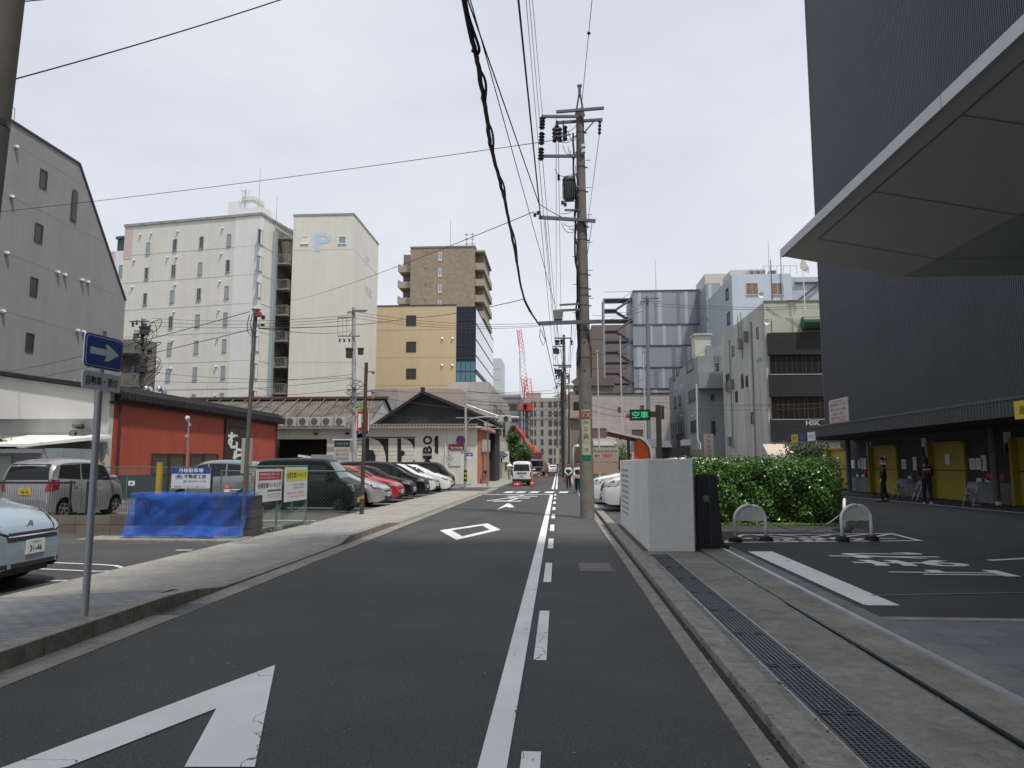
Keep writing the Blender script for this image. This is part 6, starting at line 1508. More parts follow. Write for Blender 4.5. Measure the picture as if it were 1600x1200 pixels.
# =====================================================================  STREET FURNITURE
b0 = gnd(132, 965, .14)
GPOST = mat('painted_grey_post', (.42, .44, .45), .45, .2, var=.08, scale=5)
sg = thing('one_way_sign', 'blue one-way sign with a white arrow above a lettered plate on a grey post', 'road sign', (b0.x, b0.y, .14))
O('post', MB().tube([(0, 0, 0), (0, 0, 2.58)], .031, 20), GPOST, sg, smooth=2)
O('post_cap', MB().lathe([(.033, 2.575), (.033, 2.6), (0, 2.605)], (0, 0, 0), n=16), GPOST, sg)
a_ = R(86)      # turned a little to the left side of the street
rt = Vector((math.cos(a_), math.sin(a_), 0)); nrm = Vector((-rt.y * -1, -rt.x, 0)); nrm = Vector((rt.y, -rt.x, 0))
def board_at(nm, root, c, w_, h_, th, m, rad=.0, right=rt, normal=None, bev=None):
 """thin board with rounded corners centred at c (local), facing normal"""
 n_ = normal or Vector((right.y, -right.x, 0)); pts = []
 r_ = rad
 for (sx, sz, a0) in ((1, 1, 0), (-1, 1, 90), (-1, -1, 180), (1, -1, 270)):
  for q in range(5 if r_ > 0 else 1):
   t = R(a0 + (22.5 * q if r_ > 0 else 0)); pts.append((sx * (w_ / 2 - r_) + r_ * math.cos(t) * (1 if r_ else 0), sz * (h_ / 2 - r_) + r_ * math.sin(t) * (1 if r_ else 0)))
 vs = [Vector(c) + right * x + Vector((0, 0, z)) + n_ * d for d in (th / 2, -th / 2) for x, z in pts]; k = len(pts)
 return O(nm, MB().add(vs, [tuple(range(k)), tuple(reversed(range(k, 2 * k)))] + [(i, i + k, (i + 1) % k + k, (i + 1) % k) for i in range(k)]), m, root)
def z_at(px, py, Y): return atY(px, py, Y).z
XB = b0.x + .05
q1 = atX(133.5, 548, XB); q2 = atX(188, 556, XB); cz = (atX(161, 551, XB)).z - .14; cyo = (q1.y + q2.y) / 2 - b0.y; ww_ = q2.y - q1.y; wz = atX(134, 520.5, XB).z - atX(134, 575, XB).z; cxo = .05
SBLUE = mat('sign_blue_face', (.022, .085, .36), .4, coat=.3); SWF = mat('sign_white_face', (.85, .87, .89), .45)
bd = board_at('sign_board', sg, Vector((cxo, cyo, cz)), ww_, wz, .012, SWF, .045)
nn = Vector((rt.y, -rt.x, 0))
board_at('blue_border', bd, Vector((cxo, cyo, cz)) + nn * .0065, ww_ - .006, wz - .006, .004, SBLUE, .043)
board_at('white_line', bd, Vector((cxo, cyo, cz)) + nn * .009, ww_ - .035, wz - .035, .004, SWF, .035)
board_at('blue_field', bd, Vector((cxo, cyo, cz)) + nn * .0115, ww_ - .05, wz - .05, .004, SBLUE, .03)
c_ = Vector((cxo, cyo, cz)) + nn * .0145
al, aw, hh = ww_ * .76, wz * .20, wz * .50
pts = [(-al / 2, -aw / 2), (al * .06, -aw / 2), (al * .0, -hh / 2), (al * .12, -hh / 2 - .0), (al / 2, 0), (al * .12, hh / 2), (al * .0, hh / 2), (al * .06, aw / 2), (-al / 2, aw / 2)]
O('arrow', MB().add([c_ + rt * x + Vector((0, 0, z)) for x, z in pts], [tuple(range(len(pts)))]), SWF, bd, fix=False)
cz2 = atX(157, 596, XB).z - .14; q1 = atX(131, 592, XB); q2 = atX(185, 597, XB); cyo2 = (q1.y + q2.y) / 2 - b0.y; w2_ = q2.y - q1.y; h2_ = atX(131, 577, XB).z - atX(131, 605.5, XB).z; cxo2 = .05
pl = board_at('plate', sg, Vector((cxo2, cyo2, cz2)), w2_, h2_, .01, mat('plate_face_grey', (.74, .77, .80), .5), .02)
txt('自動車・原付', Vector((cxo2, cyo2, cz2)) + nn * .008, rt, (0, 0, 1), w2_ * .84, h2_ * .52, mat('sign_ink', (.02, .02, .025), .6), pl, bold=.012)
O('clamp', MB().box(-.045, .045, -.045, .04, cz - .12, cz - .09).box(-.045, .045, -.045, .04, cz + .09, cz + .12).box(-.045, .045, -.045, .04, cz2 - .02, cz2 + .01), STEEL, sg)
PX_, PY_ = .815, 20.6
up = thing('utility_pole', 'weathered concrete pole with a pale vertical advert plate, transformer and crossarms', 'utility pole', (PX_, PY_, 0))
def pz(py, px=905): return atY(px, py, PY_).z
def pxx(px, py): return atY(px, py, PY_).x - PX_
ztop = pz(172)
lean = (atY(906, 172, PY_).x - atY(918, 810, PY_).x)
O('shaft', MB().tube([(0, 0, 0), (lean * .5, 0, ztop * .5), (lean, 0, ztop)], [.205, .165, .115], 28), CONC, up, smooth=2)
def lx(z): return lean * z / ztop
for z in [pz(q) for q in (208, 262, 300, 355, 376, 430, 452, 463, 478, 517, 560)]:
 rr_ = .205 - .09 * z / ztop + .006; O('band', MB().tube([(lx(z), 0, z - .02), (lx(z), 0, z + .02)], rr_, 24).box(lx(z) + rr_ - .02, lx(z) + rr_ + .07, -.02, .02, z - .015, z + .015), DSTEEL, up)
ARM = mat('crossarm_steel', (.17, .175, .20), .5, .5, var=.25, scale=9)
def arm(px0, px1, py0, py1, dy=-.22, th=.075, m=ARM):
 a = Vector((pxx(px0, py0), dy, pz(py0, px0))); b = Vector((pxx(px1, py1), dy, pz(py1, px1)))
 return O('crossarm', MB().beam(a, b, th, th), m, up), a, b
arm(869, 943, 180, 174, -.2); arm(868, 942, 187, 182, .2); arm(846, 903, 187, 187, -.2, .07)
arm(844, 901, 248, 248, -.18); _, a345, b345 = arm(842, 930, 343, 349, -.2, .09); _, a508, b508 = arm(842, 941, 508, 505, -.26, .10)
arm(874, 906, 479, 477, -.2, .05); arm(866, 906, 488, 486, -.2, .06); arm(882, 906, 331, 331, -.15, .05)
bm = MB(); bm.cyl((lx(ztop) - .13, 0, ztop - .2), (lx(ztop), 0, pz(142)), .03, None, 6).cyl((lx(ztop) + .13, 0, ztop - .2), (lx(ztop), 0, pz(142)), .03, None, 6)
bm.cyl((lx(ztop), 0, pz(150)), (lx(ztop), 0, pz(133)), .045, None, 8).box(lx(ztop) - .07, lx(ztop) + .07, -.05, .05, pz(135), pz(133))
O('top_bracket', bm, ARM, up)
bm = MB().beam((pxx(930, 184), .2, pz(184)), (lx(10.8) + .1, .05, pz(207)), .04, .04); O('brace', bm, ARM, up)
INS = mat('insulator_dark', (.035, .035, .04), .35); INSW = mat('insulator_white', (.55, .55, .52), .3)
def insul(p, d, ln, r_=.05, m=INS, n_=4):
 mb = MB(); d = Vector(d).normalized(); p = Vector(p); pts = []; rr = []
 for i in range(n_ * 2 + 1): pts.append(p + d * ln * i / (n_ * 2)); rr.append(r_ if i % 2 else r_ * .55)
 mb.tube(pts, rr, 8); return O('insulator', mb, m, up)
for (px, py) in ((848, 186), (847, 210), (846, 234)): insul((pxx(px, py), -.2, pz(py)), (-.05, 0, -1), .38, .10)
for (px) in (866, 870, 875, 883): insul((pxx(px, 196), -.1 + (px % 3) * .1, pz(196)), (0, 0, -1), .46, .075)
O('insulator_frame', MB().beam((pxx(864, 214), -.1, pz(216)), (pxx(892, 211), -.1, pz(212)), .03, .03).cyl((pxx(871, 190), -.1, pz(190)), (pxx(871, 222), -.1, pz(222)), .02, None, 5).cyl((pxx(880, 190), -.1, pz(190)), (pxx(880, 222), -.1, pz(222)), .02, None, 5), ARM, up)
insul((pxx(938, 184), .2, pz(184)), (-.05, 0, -1), .45, .055)
insul((pxx(873, 276), -.2, pz(276)), (0, 0, -1), .18, .05)
for (px, py) in ((884, 316), (879, 320), (883, 323), (836, 338), (841, 335)): O('switch_cutout', MB().lathe([(.045, -.05), (.045, .05), (0, .05), (0, -.05)], (pxx(px, py), -.2, pz(py)), 'z', 8), INS, up)
tz0, tz1 = pz(314), pz(280); tr_ = MB(); tcx = pxx(889, 297)
tr_.lathe([(.0, tz0 - .02), (.15, tz0), (.165, tz0 + .05), (.175, tz1 - .12), (.195, tz1 - .1), (.195, tz1 - .02), (.16, tz1 + .03), (0, tz1 + .05)], (tcx, -.08, 0), n=24)
for i in range(12):
 t = 2 * math.pi * i / 12; tr_.box(tcx + .185 * math.cos(t) - .01, tcx + .185 * math.cos(t) + .01, -.08 + .185 * math.sin(t) - .01, -.08 + .185 * math.sin(t) + .01, tz0 + .06, tz1 - .14)
O('transformer', tr_, mat('transformer_grey', (.065, .07, .08), .5, .2, var=.2, scale=6), up, smooth=2)
O('transformer_bracket', MB().box(tcx, lx(9) - .05, -.12, -.04, tz0 + .1, tz0 + .16).box(tcx, lx(9) - .05, -.12, -.04, tz1 - .3, tz1 - .24), ARM, up)
gx_, gz_ = pxx(872, 496), pz(495)
O('equipment_box', MB().prism([(gx_ - .15, gz_ + .14), (gx_ - .12, gz_ - .13), (gx_ + .12, gz_ - .13), (gx_ + .15, gz_ + .10), (gx_ + .08, gz_ + .15)], -.32, -.08, 'y'), mat('box_olive', (.23, .23, .18), .6, var=.3, scale=6), up, bevel=.01)
O('white_joint_wrap', MB().lathe([(.02, -.16), (.07, -.1), (.05, 0), (.08, .08), (.03, .16)], (lx(10) + .06, -.15, pz(237)), n=8), INSW, up)
random.seed(21)
for i in range(16):       # looped drop leads against the shaft
 z = random.choice([pz(200), pz(215), pz(240), pz(275), pz(330), pz(352), pz(360), pz(370)]); x0 = lx(z); sx = random.uniform(-.75, -.1); r_ = random.uniform(.1, .45)
 pts = [(x0 - .12, -.18, z), (x0 + sx * .5 - .05, -.25, z - r_), (x0 + sx, -.2, z - r_ * random.uniform(.2, 1.1)), (x0 + sx * 1.1, -.2, z + random.uniform(-.2, .25))]
 q = []
 for t in [j / 10 for j in range(11)]:
  b = [(1 - t) ** 3, 3 * t * (1 - t) ** 2, 3 * t * t * (1 - t), t ** 3]; q.append(sum((Vector(pts[m]) * b[m] for m in range(4)), Vector()))
 O('jumper_lead', MB().tube(q, .009, 5), CABLE, up)
hc = MB(); random.seed(4)
pts = []
for i in range(26): z = pz(210) - i * .28; pts.append((lx(z) - .19 + random.uniform(-.04, .03), -.10, z))
hc.tube(pts, .03, 6)
pts2 = [(p[0] + random.uniform(.0, .06), p[1] - .05, p[2] - .1) for p in pts[6:]]
hc.tube(pts2, .022, 6); O('riser_cable', hc, CABLE, up)
for i in range(12):
 z = 5.9 + i * .42; s_ = 1 if i % 2 else -1; O('climbing_bolt', MB().cyl((lx(z) + s_ * .15, 0, z), (lx(z) + s_ * .30, 0, z), .01, None, 6), DSTEEL, up)
for z in (pz(536), pz(580), pz(630)): O('hole', MB().lathe([(.022, -.206), (.022, -.19), (0, -.19), (0, -.206)], (lx(z), .02, z), 'y', 8), BLACK, up)
AD = mat('advert_cream', (.50, .50, .33), .5, var=.08, scale=4)
def wrap(nm, y0, y1, m, r_=.205, half=33, parent=None, rect=None):
 z1, z0 = pz(y0, 915), pz(y1, 915); mb = MB(); n_ = 10; V = []
 for i in range(n_ + 1):
  t = R(-90 - half + 2 * half * i / n_)
  for z in (z0, z1): rr = r_ - .02 + .006; V.append((lx(z) + rr * math.cos(t), rr * math.sin(t), z))
 mb.add(V, [(2 * i, 2 * i + 2, 2 * i + 3, 2 * i + 1) for i in range(n_)]); return O(nm, mb, m, parent or up, fix=False)
adp = wrap('advert_plate', 641, 717, AD, .212, 38)
wrap('advert_panel_red', 643, 655, mat('advert_brown', (.30, .05, .03), .5), .216, 34, adp)
wrap('advert_panel_white', 645, 653, WHITE, .218, 22, adp)
wrap('advert_panel_green', 711, 719, mat('advert_green', (.01, .16, .10), .5), .218, 36, adp)
INKB = mat('sign_ink');
def adt(t_, py, w_, h_, m=INKB): z = pz(py, 915); return txt(t_, (lx(z), -.212, z), (1, 0, 0), (0, 0, 1), w_, h_, m, adp, bold=.01)
txt('質', (lx(3), -.216, pz(649, 915)), (1, 0, 0), (0, 0, 1), .16, .15, mat('advert_brown'), adp, bold=.02)
adt('三', 671, .13, .11); adt('共', 682, .16, .16); adt('¬', 703, .10, .06); adt('買取', 659.5, .15, .07, mat('advert_green'))
for i, py in enumerate((662, 690, 692, 708)): adt('・・・・', py, .16, .025)
wbx = thing('white_gate_box', 'white rendered wall box with slanted louvre slots that houses the sliding gate', 'wall box', (1.9, 12.45, 0))
WR = mat('box_render', (.74, .73, .70), .7, var=.07, scale=1.5, bump=.1, bscale=80, streak=.2, fine=.05)
O('wall', MB().box(-.385, .39, 0, 5.4, .04, 1.60), WR, wbx, bevel=.014)
O('plinth_gap', MB().box(-.37, .375, -.004, 5.38, .03, .045), BLACK, wbx)
lv = MB()
for i in range(9):
 za = 1.38 - i * .118; lv.add([(-.388, 4.9, za), (-.388, 3.3, za - .0), (-.388, 3.3, za - .035), (-.388, 4.9, za - .035), (-.40, 4.9, za + .012), (-.40, 3.3, za + .012)], [(0, 1, 2, 3), (0, 1, 5, 4)])
O('louvre', lv, mat('louvre_gap', (.36, .36, .365), .7), wbx, fix=False)
gt = thing('sliding_gate', 'black accordion sliding gate folded up beside the white wall box', 'gate', (2.62, 12.95, .03))
GB_ = mat('gate_black', (.010, .010, .011), .5)
O('front_panel', MB().prism([(-.20, 0), (.30, 0), (.30, .10), (.24, .14), (.17, 1.30), (-.18, 1.30)], 0, .05, 'y'), GB_, gt, bevel=.006)
for i in range(9):
 y = .10 + i * .16; O('gate_bar', MB().box(-.16, -.12, y, y + .04, .08, 1.26).box(.10, .14, y, y + .04, .08, 1.26).beam((-.14, y, .15), (.12, y + .16, 1.2), .02, .03), GB_, gt)
O('guide_rib', MB().box(.02, .05, -.02, 0, .02, 1.28), mat('gate_dark_grey', (.03, .03, .032), .4), gt)
O('base', MB().box(-.22, .34, -.03, .25, 0, .09), GB_, gt, bevel=.015)
O('lock_box', MB().box(-.08, .02, -.03, 0, .82, .93), mat('lock_grey', (.16, .16, .165), .4, .4), gt, bevel=.008)
O('keeper_post', MB().box(-.28, -.21, .03, .12, 0, 1.28), mat('keeper_grey', (.20, .20, .20), .5, .2), gt)
LEAFM = bpy.data.materials.new('hedge_leaf'); LEAFM.use_nodes = True
def leafmat(name, c1, c2, rough=.38):
 m = bpy.data.materials.new(name); m.use_nodes = True; n = m.node_tree.nodes; l = m.node_tree.links; b = n['Principled BSDF']
 g = n.new('ShaderNodeNewGeometry'); cr = n.new('ShaderNodeValToRGB'); cr.color_ramp.elements[0].color = (*c1, 1); cr.color_ramp.elements[1].color = (*c2, 1)
 l.new(g.outputs['Random Per Island'], cr.inputs['Fac']); l.new(cr.outputs['Color'], b.inputs['Base Color'])
 b.inputs['Roughness'].default_value = rough; b.inputs['Specular IOR Level'].default_value = .6
 tr = n.new('ShaderNodeBsdfTranslucent'); l.new(cr.outputs['Color'], tr.inputs['Color']); ms_ = n.new('ShaderNodeMixShader'); ms_.inputs[0].default_value = .28
 l.new(b.outputs[0], ms_.inputs[1]); l.new(tr.outputs[0], ms_.inputs[2]); l.new(ms_.outputs[0], n['Material Output'].inputs['Surface'])
 MATS[name] = m; return m
HL = leafmat('hedge_leaf_mix', (.016, .052, .010), (.135, .29, .042), .28)
TL = leafmat('tree_leaf_mix', (.035, .085, .02), (.13, .24, .06), .5)
DL = leafmat('dark_leaf_mix', (.02, .045, .015), (.06, .11, .035), .5)
def leaf(mb, p, nrm, s):
 n_ = Vector(nrm).normalized(); u = n_.orthogonal().normalized(); a = random.uniform(0, 6.28); v = n_.cross(u)
 u2 = u * math.cos(a) + v * math.sin(a); v2 = n_.cross(u2)
 mb.add([p - u2 * s, p - v2 * s * .62 + n_ * s * .18, p + u2 * s * 1.15, p + v2 * s * .62 + n_ * s * .18], [(0, 1, 2), (0, 2, 3)])
random.seed(12)
hx0_, hx1_, hy0, hy1 = 3.05, 6.95, 18.25, 20.3
hd = thing('hedge', 'dense glossy green clipped hedge behind the gate and hoop barriers', 'hedge', ((hx0_ + hx1_) / 2, hy0, .03))
mb = MB()
def bulge(x, y, z): return .10 * math.sin(x * 2.3 + z * 1.7) + .07 * math.sin(x * 5.1 - z * 4.3 + y) + .05 * math.sin(y * 6 + z * 7 + x * 9)
W2 = (hx1_ - hx0_) / 2
HT = 1.55
for i in range(11500):
 r_ = random.random()
 if r_ < .60: x = random.uniform(-W2, W2); z = random.uniform(.02, HT); y = 0; n_ = Vector((0, -1, .3)); d = bulge(x, 0, z) * 1.0 + (.12 * max(0, (z - 1.35)) / .2) - .08 * math.sin(z / HT * 3.14); p = Vector((x, y + d, z))
 elif r_ < .80: x = random.uniform(-W2, W2); y = random.uniform(0, hy1 - hy0); z = HT + bulge(x, y, 3) * .55; n_ = Vector((0, -.2, 1)); p = Vector((x, y, z))
 elif r_ < .95: y = random.uniform(0, hy1 - hy0); z = random.uniform(0, HT); x = W2 + bulge(y, 1, z) + .12 * math.sin(z / HT * 3.14); n_ = Vector((1, -.2, .3)); p = Vector((x, y, z))
 else: y = random.uniform(0, hy1 - hy0); z = random.uniform(0, HT); x = -W2; n_ = Vector((-1, 0, .3)); p = Vector((x, y, z))
 depth_ = abs(random.gauss(0, .15)); p = p - n_.normalized() * depth_
 n_ = n_ + Vector((random.gauss(0, .55), random.gauss(0, .55), random.gauss(0, .55)))
 leaf(mb, p, n_, random.uniform(.026, .056))
for i in range(260):     # stray shoots above the top
 x = random.uniform(-W2, W2); y = random.uniform(0, 1.4); h_ = random.uniform(.03, .16)
 for q in range(4): leaf(mb, Vector((x + random.gauss(0, .03), y, HT + h_ * q / 3)), (random.gauss(0, 1), random.gauss(0, 1), .6), .035)
O('foliage', mb, HL, hd, fix=False)
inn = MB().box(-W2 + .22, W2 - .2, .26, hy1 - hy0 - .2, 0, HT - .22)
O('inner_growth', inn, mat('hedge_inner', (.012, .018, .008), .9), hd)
st_ = MB()
for i in range(34): x = random.uniform(-W2 + .1, W2 - .1); st_.cyl((x, .2, 0), (x + random.gauss(0, .1), .12, .6), .012, .006, 5)
O('stem', st_, mat('twig_brown', (.09, .06, .04), .9), hd)
lt = MB();
for i in range(1500): leaf(lt, Vector((random.uniform(-W2 - .1, W2 + .25), random.gauss(-.02, .10), random.uniform(.0, .05))), (random.gauss(0, .3), -.4, 1), random.uniform(.02, .04))
O('ground_shoots', lt, leafmat('ground_leaf_mix', (.05, .11, .02), (.20, .30, .06)), hd, fix=False)
def hoop(label, pa, pb, first):
 """a white hoop between two ground points"""
 c_ = (pa + pb) / 2; d = pb - pa; wd = max(.62, min(.72, d.length)); ang = math.atan2(d.y, d.x)
 if first is None:
  t = thing('hoop_barrier', label, 'barrier', (c_.x, c_.y, .03), ang)
  pts = [(-.32, 0, .04), (-.32, 0, .42)] + [(-.32 * math.cos(q), 0, .42 + .27 * math.sin(q)) for q in [math.pi * i / 14 for i in range(1, 14)]] + [(.32, 0, .42), (.32, 0, .04)]
  O('hoop', MB().tube(pts, .033, 14), mat('hoop_white', (.82, .82, .80), .45, var=.08, scale=8), t, smooth=True)
  pl_ = [(-.29 * math.cos(q), .42 + .24 * math.sin(q)) for q in [math.pi * i / 12 for i in range(13)]]
  O('plate', MB().prism(pl_ + [(.29, .40), (.2, .385), (.1, .40), (0, .385), (-.1, .40), (-.2, .385), (-.29, .40)], -.008, .008, 'y'), mat('hoop_plate', (.74, .74, .72), .5, var=.15, scale=6), t)
  for s_ in (-1, 1): O('foot', MB().lathe([(.135, 0), (.135, .035), (.11, .085), (.06, .105), (0, .105)], (s_ * .32, 0, 0), n=18), mat('foot_black', (.018, .017, .016), .8), t, smooth=2)
  return t
 t = dup(first, (c_.x, c_.y, .03), ang, label); return t
h1 = hoop('white hoop barrier standing alone on the left of the hatched island, nearest the gate', gnd(1148, 847, .03), gnd(1198, 846, .03), None)
h1['group'] = 'white hoop barriers on the hatched island'
h2 = hoop('white hoop barrier at the front right corner of the hatched island', gnd(1317, 846, .03), gnd(1362, 845, .03), h1)
h3 = hoop('white hoop barrier turned edge-on behind the front right one', gnd(1309, 829, .03) + Vector((0, 0, 0)), gnd(1330, 832, .03), h1)
p3 = gnd(1322, 829, .03); h3.location = (p3.x, p3.y, .03); h3.rotation_euler = (0, 0, R(66))
pa = gnd(1198, 846, .03) + Vector((0, 0, .40)); pb = Vector((p3.x - .1, p3.y, .40))
pts = [pa + (pb - pa) * t + Vector((0, 0, -.30 * 4 * t * (1 - t) * .95)) for t in [i / 20 for i in range(21)]]
tag(O('barrier_chain', MB().tube(pts, .011, 6), mat('chain_grey', (.35, .35, .34), .5, .4)), 'thin sagging chain hanging between two of the white hoop barriers', 'chain')
ls = thing('led_parking_sign', 'dark sign box with green lit Japanese letters on a brown post', 'sign', (atY(1030, 700, 26).x, 26, .03))
p0 = Vector(ls.location)
def rel(px, py, Y=26): return atY(px, py, Y) - p0
BRN = mat('brown_metal', (.055, .045, .038), .5, .3)
O('post', MB().box(rel(1026, 700).x, rel(1034, 700).x, -.06, .06, 0, rel(1030, 633).z), BRN, ls)
a = rel(984, 657); b = rel(1015, 640)
O('arm', MB().box(b.x - .1, rel(1028, 640).x, -.05, .05, rel(1020, 652).z, rel(1020, 643).z), BRN, ls)
O('box', MB().box(a.x, b.x, -.14, .10, a.z, b.z), mat('sign_box_dark', (.018, .022, .016), .4), ls, bevel=.01)
txt('空車', ((a.x + b.x) / 2, -.145, (a.z + b.z) / 2), (1, 0, 0), (0, 0, 1), .58, .25, mat('led_green', (.03, .60, .25), .5, emit=.55), ls)
for i, (px, hh_) in enumerate(((1036, 632),)):
 O('fin', MB().box(rel(1035, 640).x, rel(1039, 640).x, .2, .3, rel(1036, 654).z, rel(1036, 633).z), BRN, ls)
q = rel(981, 651); O('red_lamp', MB().box(q.x - .07, q.x + .08, -.08, .02, q.z - .05, q.z + .05).box(q.x - .03, q.x + .02, -.06, 0, q.z + .05, q.z + .12), mat('lamp_red', (.35, .03, .02), .4), ls)
PB = 38.0
pbn = thing('parking_price_board', 'pinkish parking price board with black and red figures behind the utility pole', 'sign board', (atY(945, 720, PB).x, PB, .03))
p0 = Vector(pbn.location); a = atY(921, 722, PB) - p0; b = atY(966, 699, PB) - p0
BOARD = mat('board_pinkish', (.46, .385, .35), .6, var=.08, scale=3)
O('board', MB().box(a.x, b.x, -.04, .04, a.z, b.z), BOARD, pbn)
txt('00円/20分 8:00-20:00', ((a.x + b.x) / 2, -.045, b.z - .20), (1, 0, 0), (0, 0, 1), 1.42, .16, INKB, pbn)
txt('最大', (a.x + .42, -.045, b.z - .43), (1, 0, 0), (0, 0, 1), .28, .16, INKB, pbn)
txt('1800', (a.x + .92, -.045, b.z - .43), (1, 0, 0), (0, 0, 1), .52, .20, mat('board_red', (.55, .02, .03), .6), pbn, bold=.02)
txt('円まで', (a.x + 1.33, -.045, b.z - .43), (1, 0, 0), (0, 0, 1), .25, .10, mat('board_red'), pbn)
for i in range(3): txt('--------------', ((a.x + b.x) / 2 + .05, -.045, b.z - .58 - i * .07), (1, 0, 0), (0, 0, 1), 1.2, .015, mat('board_red'), pbn)
a2 = atY(921, 740, PB) - p0; b2 = atY(966, 723, PB) - p0
O('lower_board', MB().box(a2.x, b2.x, -.04, .04, a2.z, b2.z), mat('board_tan', (.42, .30, .22), .6, var=.1, scale=3), pbn)
for s_ in (a.x + .1, b.x - .1): O('leg', MB().cyl((s_, 0, 0), (s_, 0, a2.z), .04, None, 8), STEEL, pbn)
OB = 31.0
ob = thing('parking_pay_shelter', 'orange pay station shelter with a red beam and a curved grey hood', 'shelter', (atY(1003, 720, OB).x, OB, .03))
p0 = Vector(ob.location)
def ro_(px, py): q = atY(px, py, OB) - p0; return (q.x, q.z)
outer = [ro_(948, 672), ro_(965, 676), ro_(985, 680), ro_(1000, 683), ro_(1009, 689), ro_(1015, 698), ro_(1017, 712), ro_(1017, 745)]
inner_ = [ro_(1014.5, 745), ro_(1014.5, 712), ro_(1012.5, 700), ro_(1007, 692), ro_(999, 686), ro_(985, 683.5), ro_(965, 679), ro_(948, 675)]
O('hood', MB().prism(outer + inner_, -.5, .5, 'y'), mat('hood_grey', (.48, .47, .46), .5), ob)
O('beam', MB().prism([ro_(948, 676), ro_(985, 684), ro_(998, 688), ro_(990, 690), ro_(985, 688.5), ro_(948, 681)], -.3, .3, 'y'), mat('beam_red', (.24, .05, .035), .5), ob)
O('orange_panel', MB().prism([ro_(991, 745), ro_(991, 688), ro_(999, 689), ro_(1006, 694), ro_(1011, 702), ro_(1013, 712), ro_(1013, 745)], -.25, .2, 'y'), mat('orange_panel', (.78, .125, .014), .5, var=.05), ob)
O('post', MB().box(ro_(980, 700)[0], ro_(984, 700)[0], -.1, .1, 0, ro_(982, 684)[1]), mat('post_maroon', (.13, .02, .02), .5), ob)
O('post', MB().box(ro_(986, 700)[0], ro_(989.5, 700)[0], -.3, -.2, 0, ro_(987, 686)[1]), mat('hood_grey'), ob)
O('lamp', MB().box(ro_(968, 684)[0], ro_(971, 684)[0], -.1, .1, ro_(968, 687)[1], ro_(968, 680)[1]), BLACK, ob)
bsh = thing('garden_bush', 'small leafy bush between the price board and the orange shelter', 'bush', (atY(972, 720, 40).x, 40, .03))
mb = MB(); random.seed(33)
for i in range(900):
 t = Vector((random.gauss(0, .42), random.gauss(0, .3), 1.0 + random.gauss(.75, .42))); leaf(mb, t, (random.gauss(0, 1), -1, random.gauss(.4, .6)), .07)
O('foliage', mb, TL, bsh, fix=False); O('stem', MB().cyl((0, 0, 0), (.05, 0, 1.6), .05, .03, 6), mat('twig_brown'), bsh)
fpm = None
for (px, yt, lab) in ((937, 550, 'slim white flagpole nearest the utility pole on the right'), (973.5, 527, 'tallest slim white flagpole above the orange shelter'), (1010, 550, 'slim white flagpole in front of the striped building and grey pole')):
 Y_ = 46; b_ = atY(px, 735, Y_); zt_4 = atY(px, yt, Y_).z
 f = thing('flagpole', lab, 'flagpole', (b_.x, Y_, 0), group='white flagpoles behind the parking shelter')
 O('pole', MB().cyl((0, 0, 0), (-.04, 0, zt_4), .055, .035, 8), mat('flagpole_white', (.56, .57, .58), .4), f); O('finial', MB().lathe([(.04, zt_4), (.09, zt_4 + .04), (.09, zt_4 + .07), (0, zt_4 + .1)], (-.04, 0, 0), n=8), mat('flagpole_white'), f)
tbd = thing('tall_notice_board', 'tall narrow notice board with faded red letters beside the beige wall', 'sign board', (atY(1107, 700, 50).x, 50, 0))
p0 = Vector(tbd.location); a = atY(1101, 722, 50) - p0; b = atY(1114, 678, 50) - p0
O('board', MB().box(a.x, b.x, -.05, .05, a.z, b.z), BOARD, tbd)
for i, ch in enumerate('月極駐車場'): txt(ch, ((a.x + b.x) / 2, -.055, b.z - .2 - i * .33), (1, 0, 0), (0, 0, 1), .26, .24, mat('board_faded_red', (.42, .12, .07), .7), tbd)
O('leg', MB().box(-.1, .1, .05, .1, 0, b.z), STEEL, tbd)
bwl = thing('black_low_building', 'low black-walled building with a rounded dark canopy beside the brown sign post', 'building', (atY(1050, 720, 56).x, 56, 0))
p0 = Vector(bwl.location); a = atY(1033, 730, 56) - p0; b = atY(1078, 699, 56) - p0
O('wall', MB().box(a.x, b.x, 0, 3, 0, b.z), mat('black_wall', (.02, .02, .021), .5), bwl)
O('canopy', MB().prism([(a.x - 1.2, b.z), (a.x + .8, b.z), (a.x + .6, b.z + .4), (a.x, b.z + .62), (a.x - 1.2, b.z + .62)], -.6, 2, 'y'), mat('canopy_grey', (.28, .29, .30), .4), bwl)
O('brown_annex', MB().box(b.x, b.x + 1.3, .4, 3, 0, b.z - .15), mat('annex_dark', (.10, .09, .085), .7), bwl)
dp = thing('drainpipe_post', 'white bent drainpipe standing against the grey-blue building', 'pipe', (atY(1090, 720, 60).x, 60, 0))
p0 = Vector(dp.location)
O('pipe', MB().tube([atY(1096, 735, 60) - p0, atY(1094, 693, 60) - p0, atY(1090, 687, 60) - p0, atY(1088, 600, 60) - p0], .07, 8), mat('pipe_light'), dp)
sl_ = thing('street_lamp', 'white post with a curved top lamp beside the two guards', 'street lamp', (.84, 39.2, 0))
zt6 = atY(897, 697, 39.2).z
O('post', MB().tube([(0, 0, 0), (0, 0, zt6 - .12), (.06, -.02, zt6), (.2, -.05, zt6 + .02)], .035, 10), WHITE, sl_, smooth=True)
O('lamp_head', MB().lathe([(.0, .1), (.09, .06), (.11, -.02), (.06, -.06), (0, -.06)], (.22, -.05, zt6), n=12), mat('lamp_white', (.75, .75, .75), .3), sl_)
gn = thing('green_tarpaulin_fence', 'green sheet hung on a frame behind the guards', 'screen', (1.35, 45, 0))
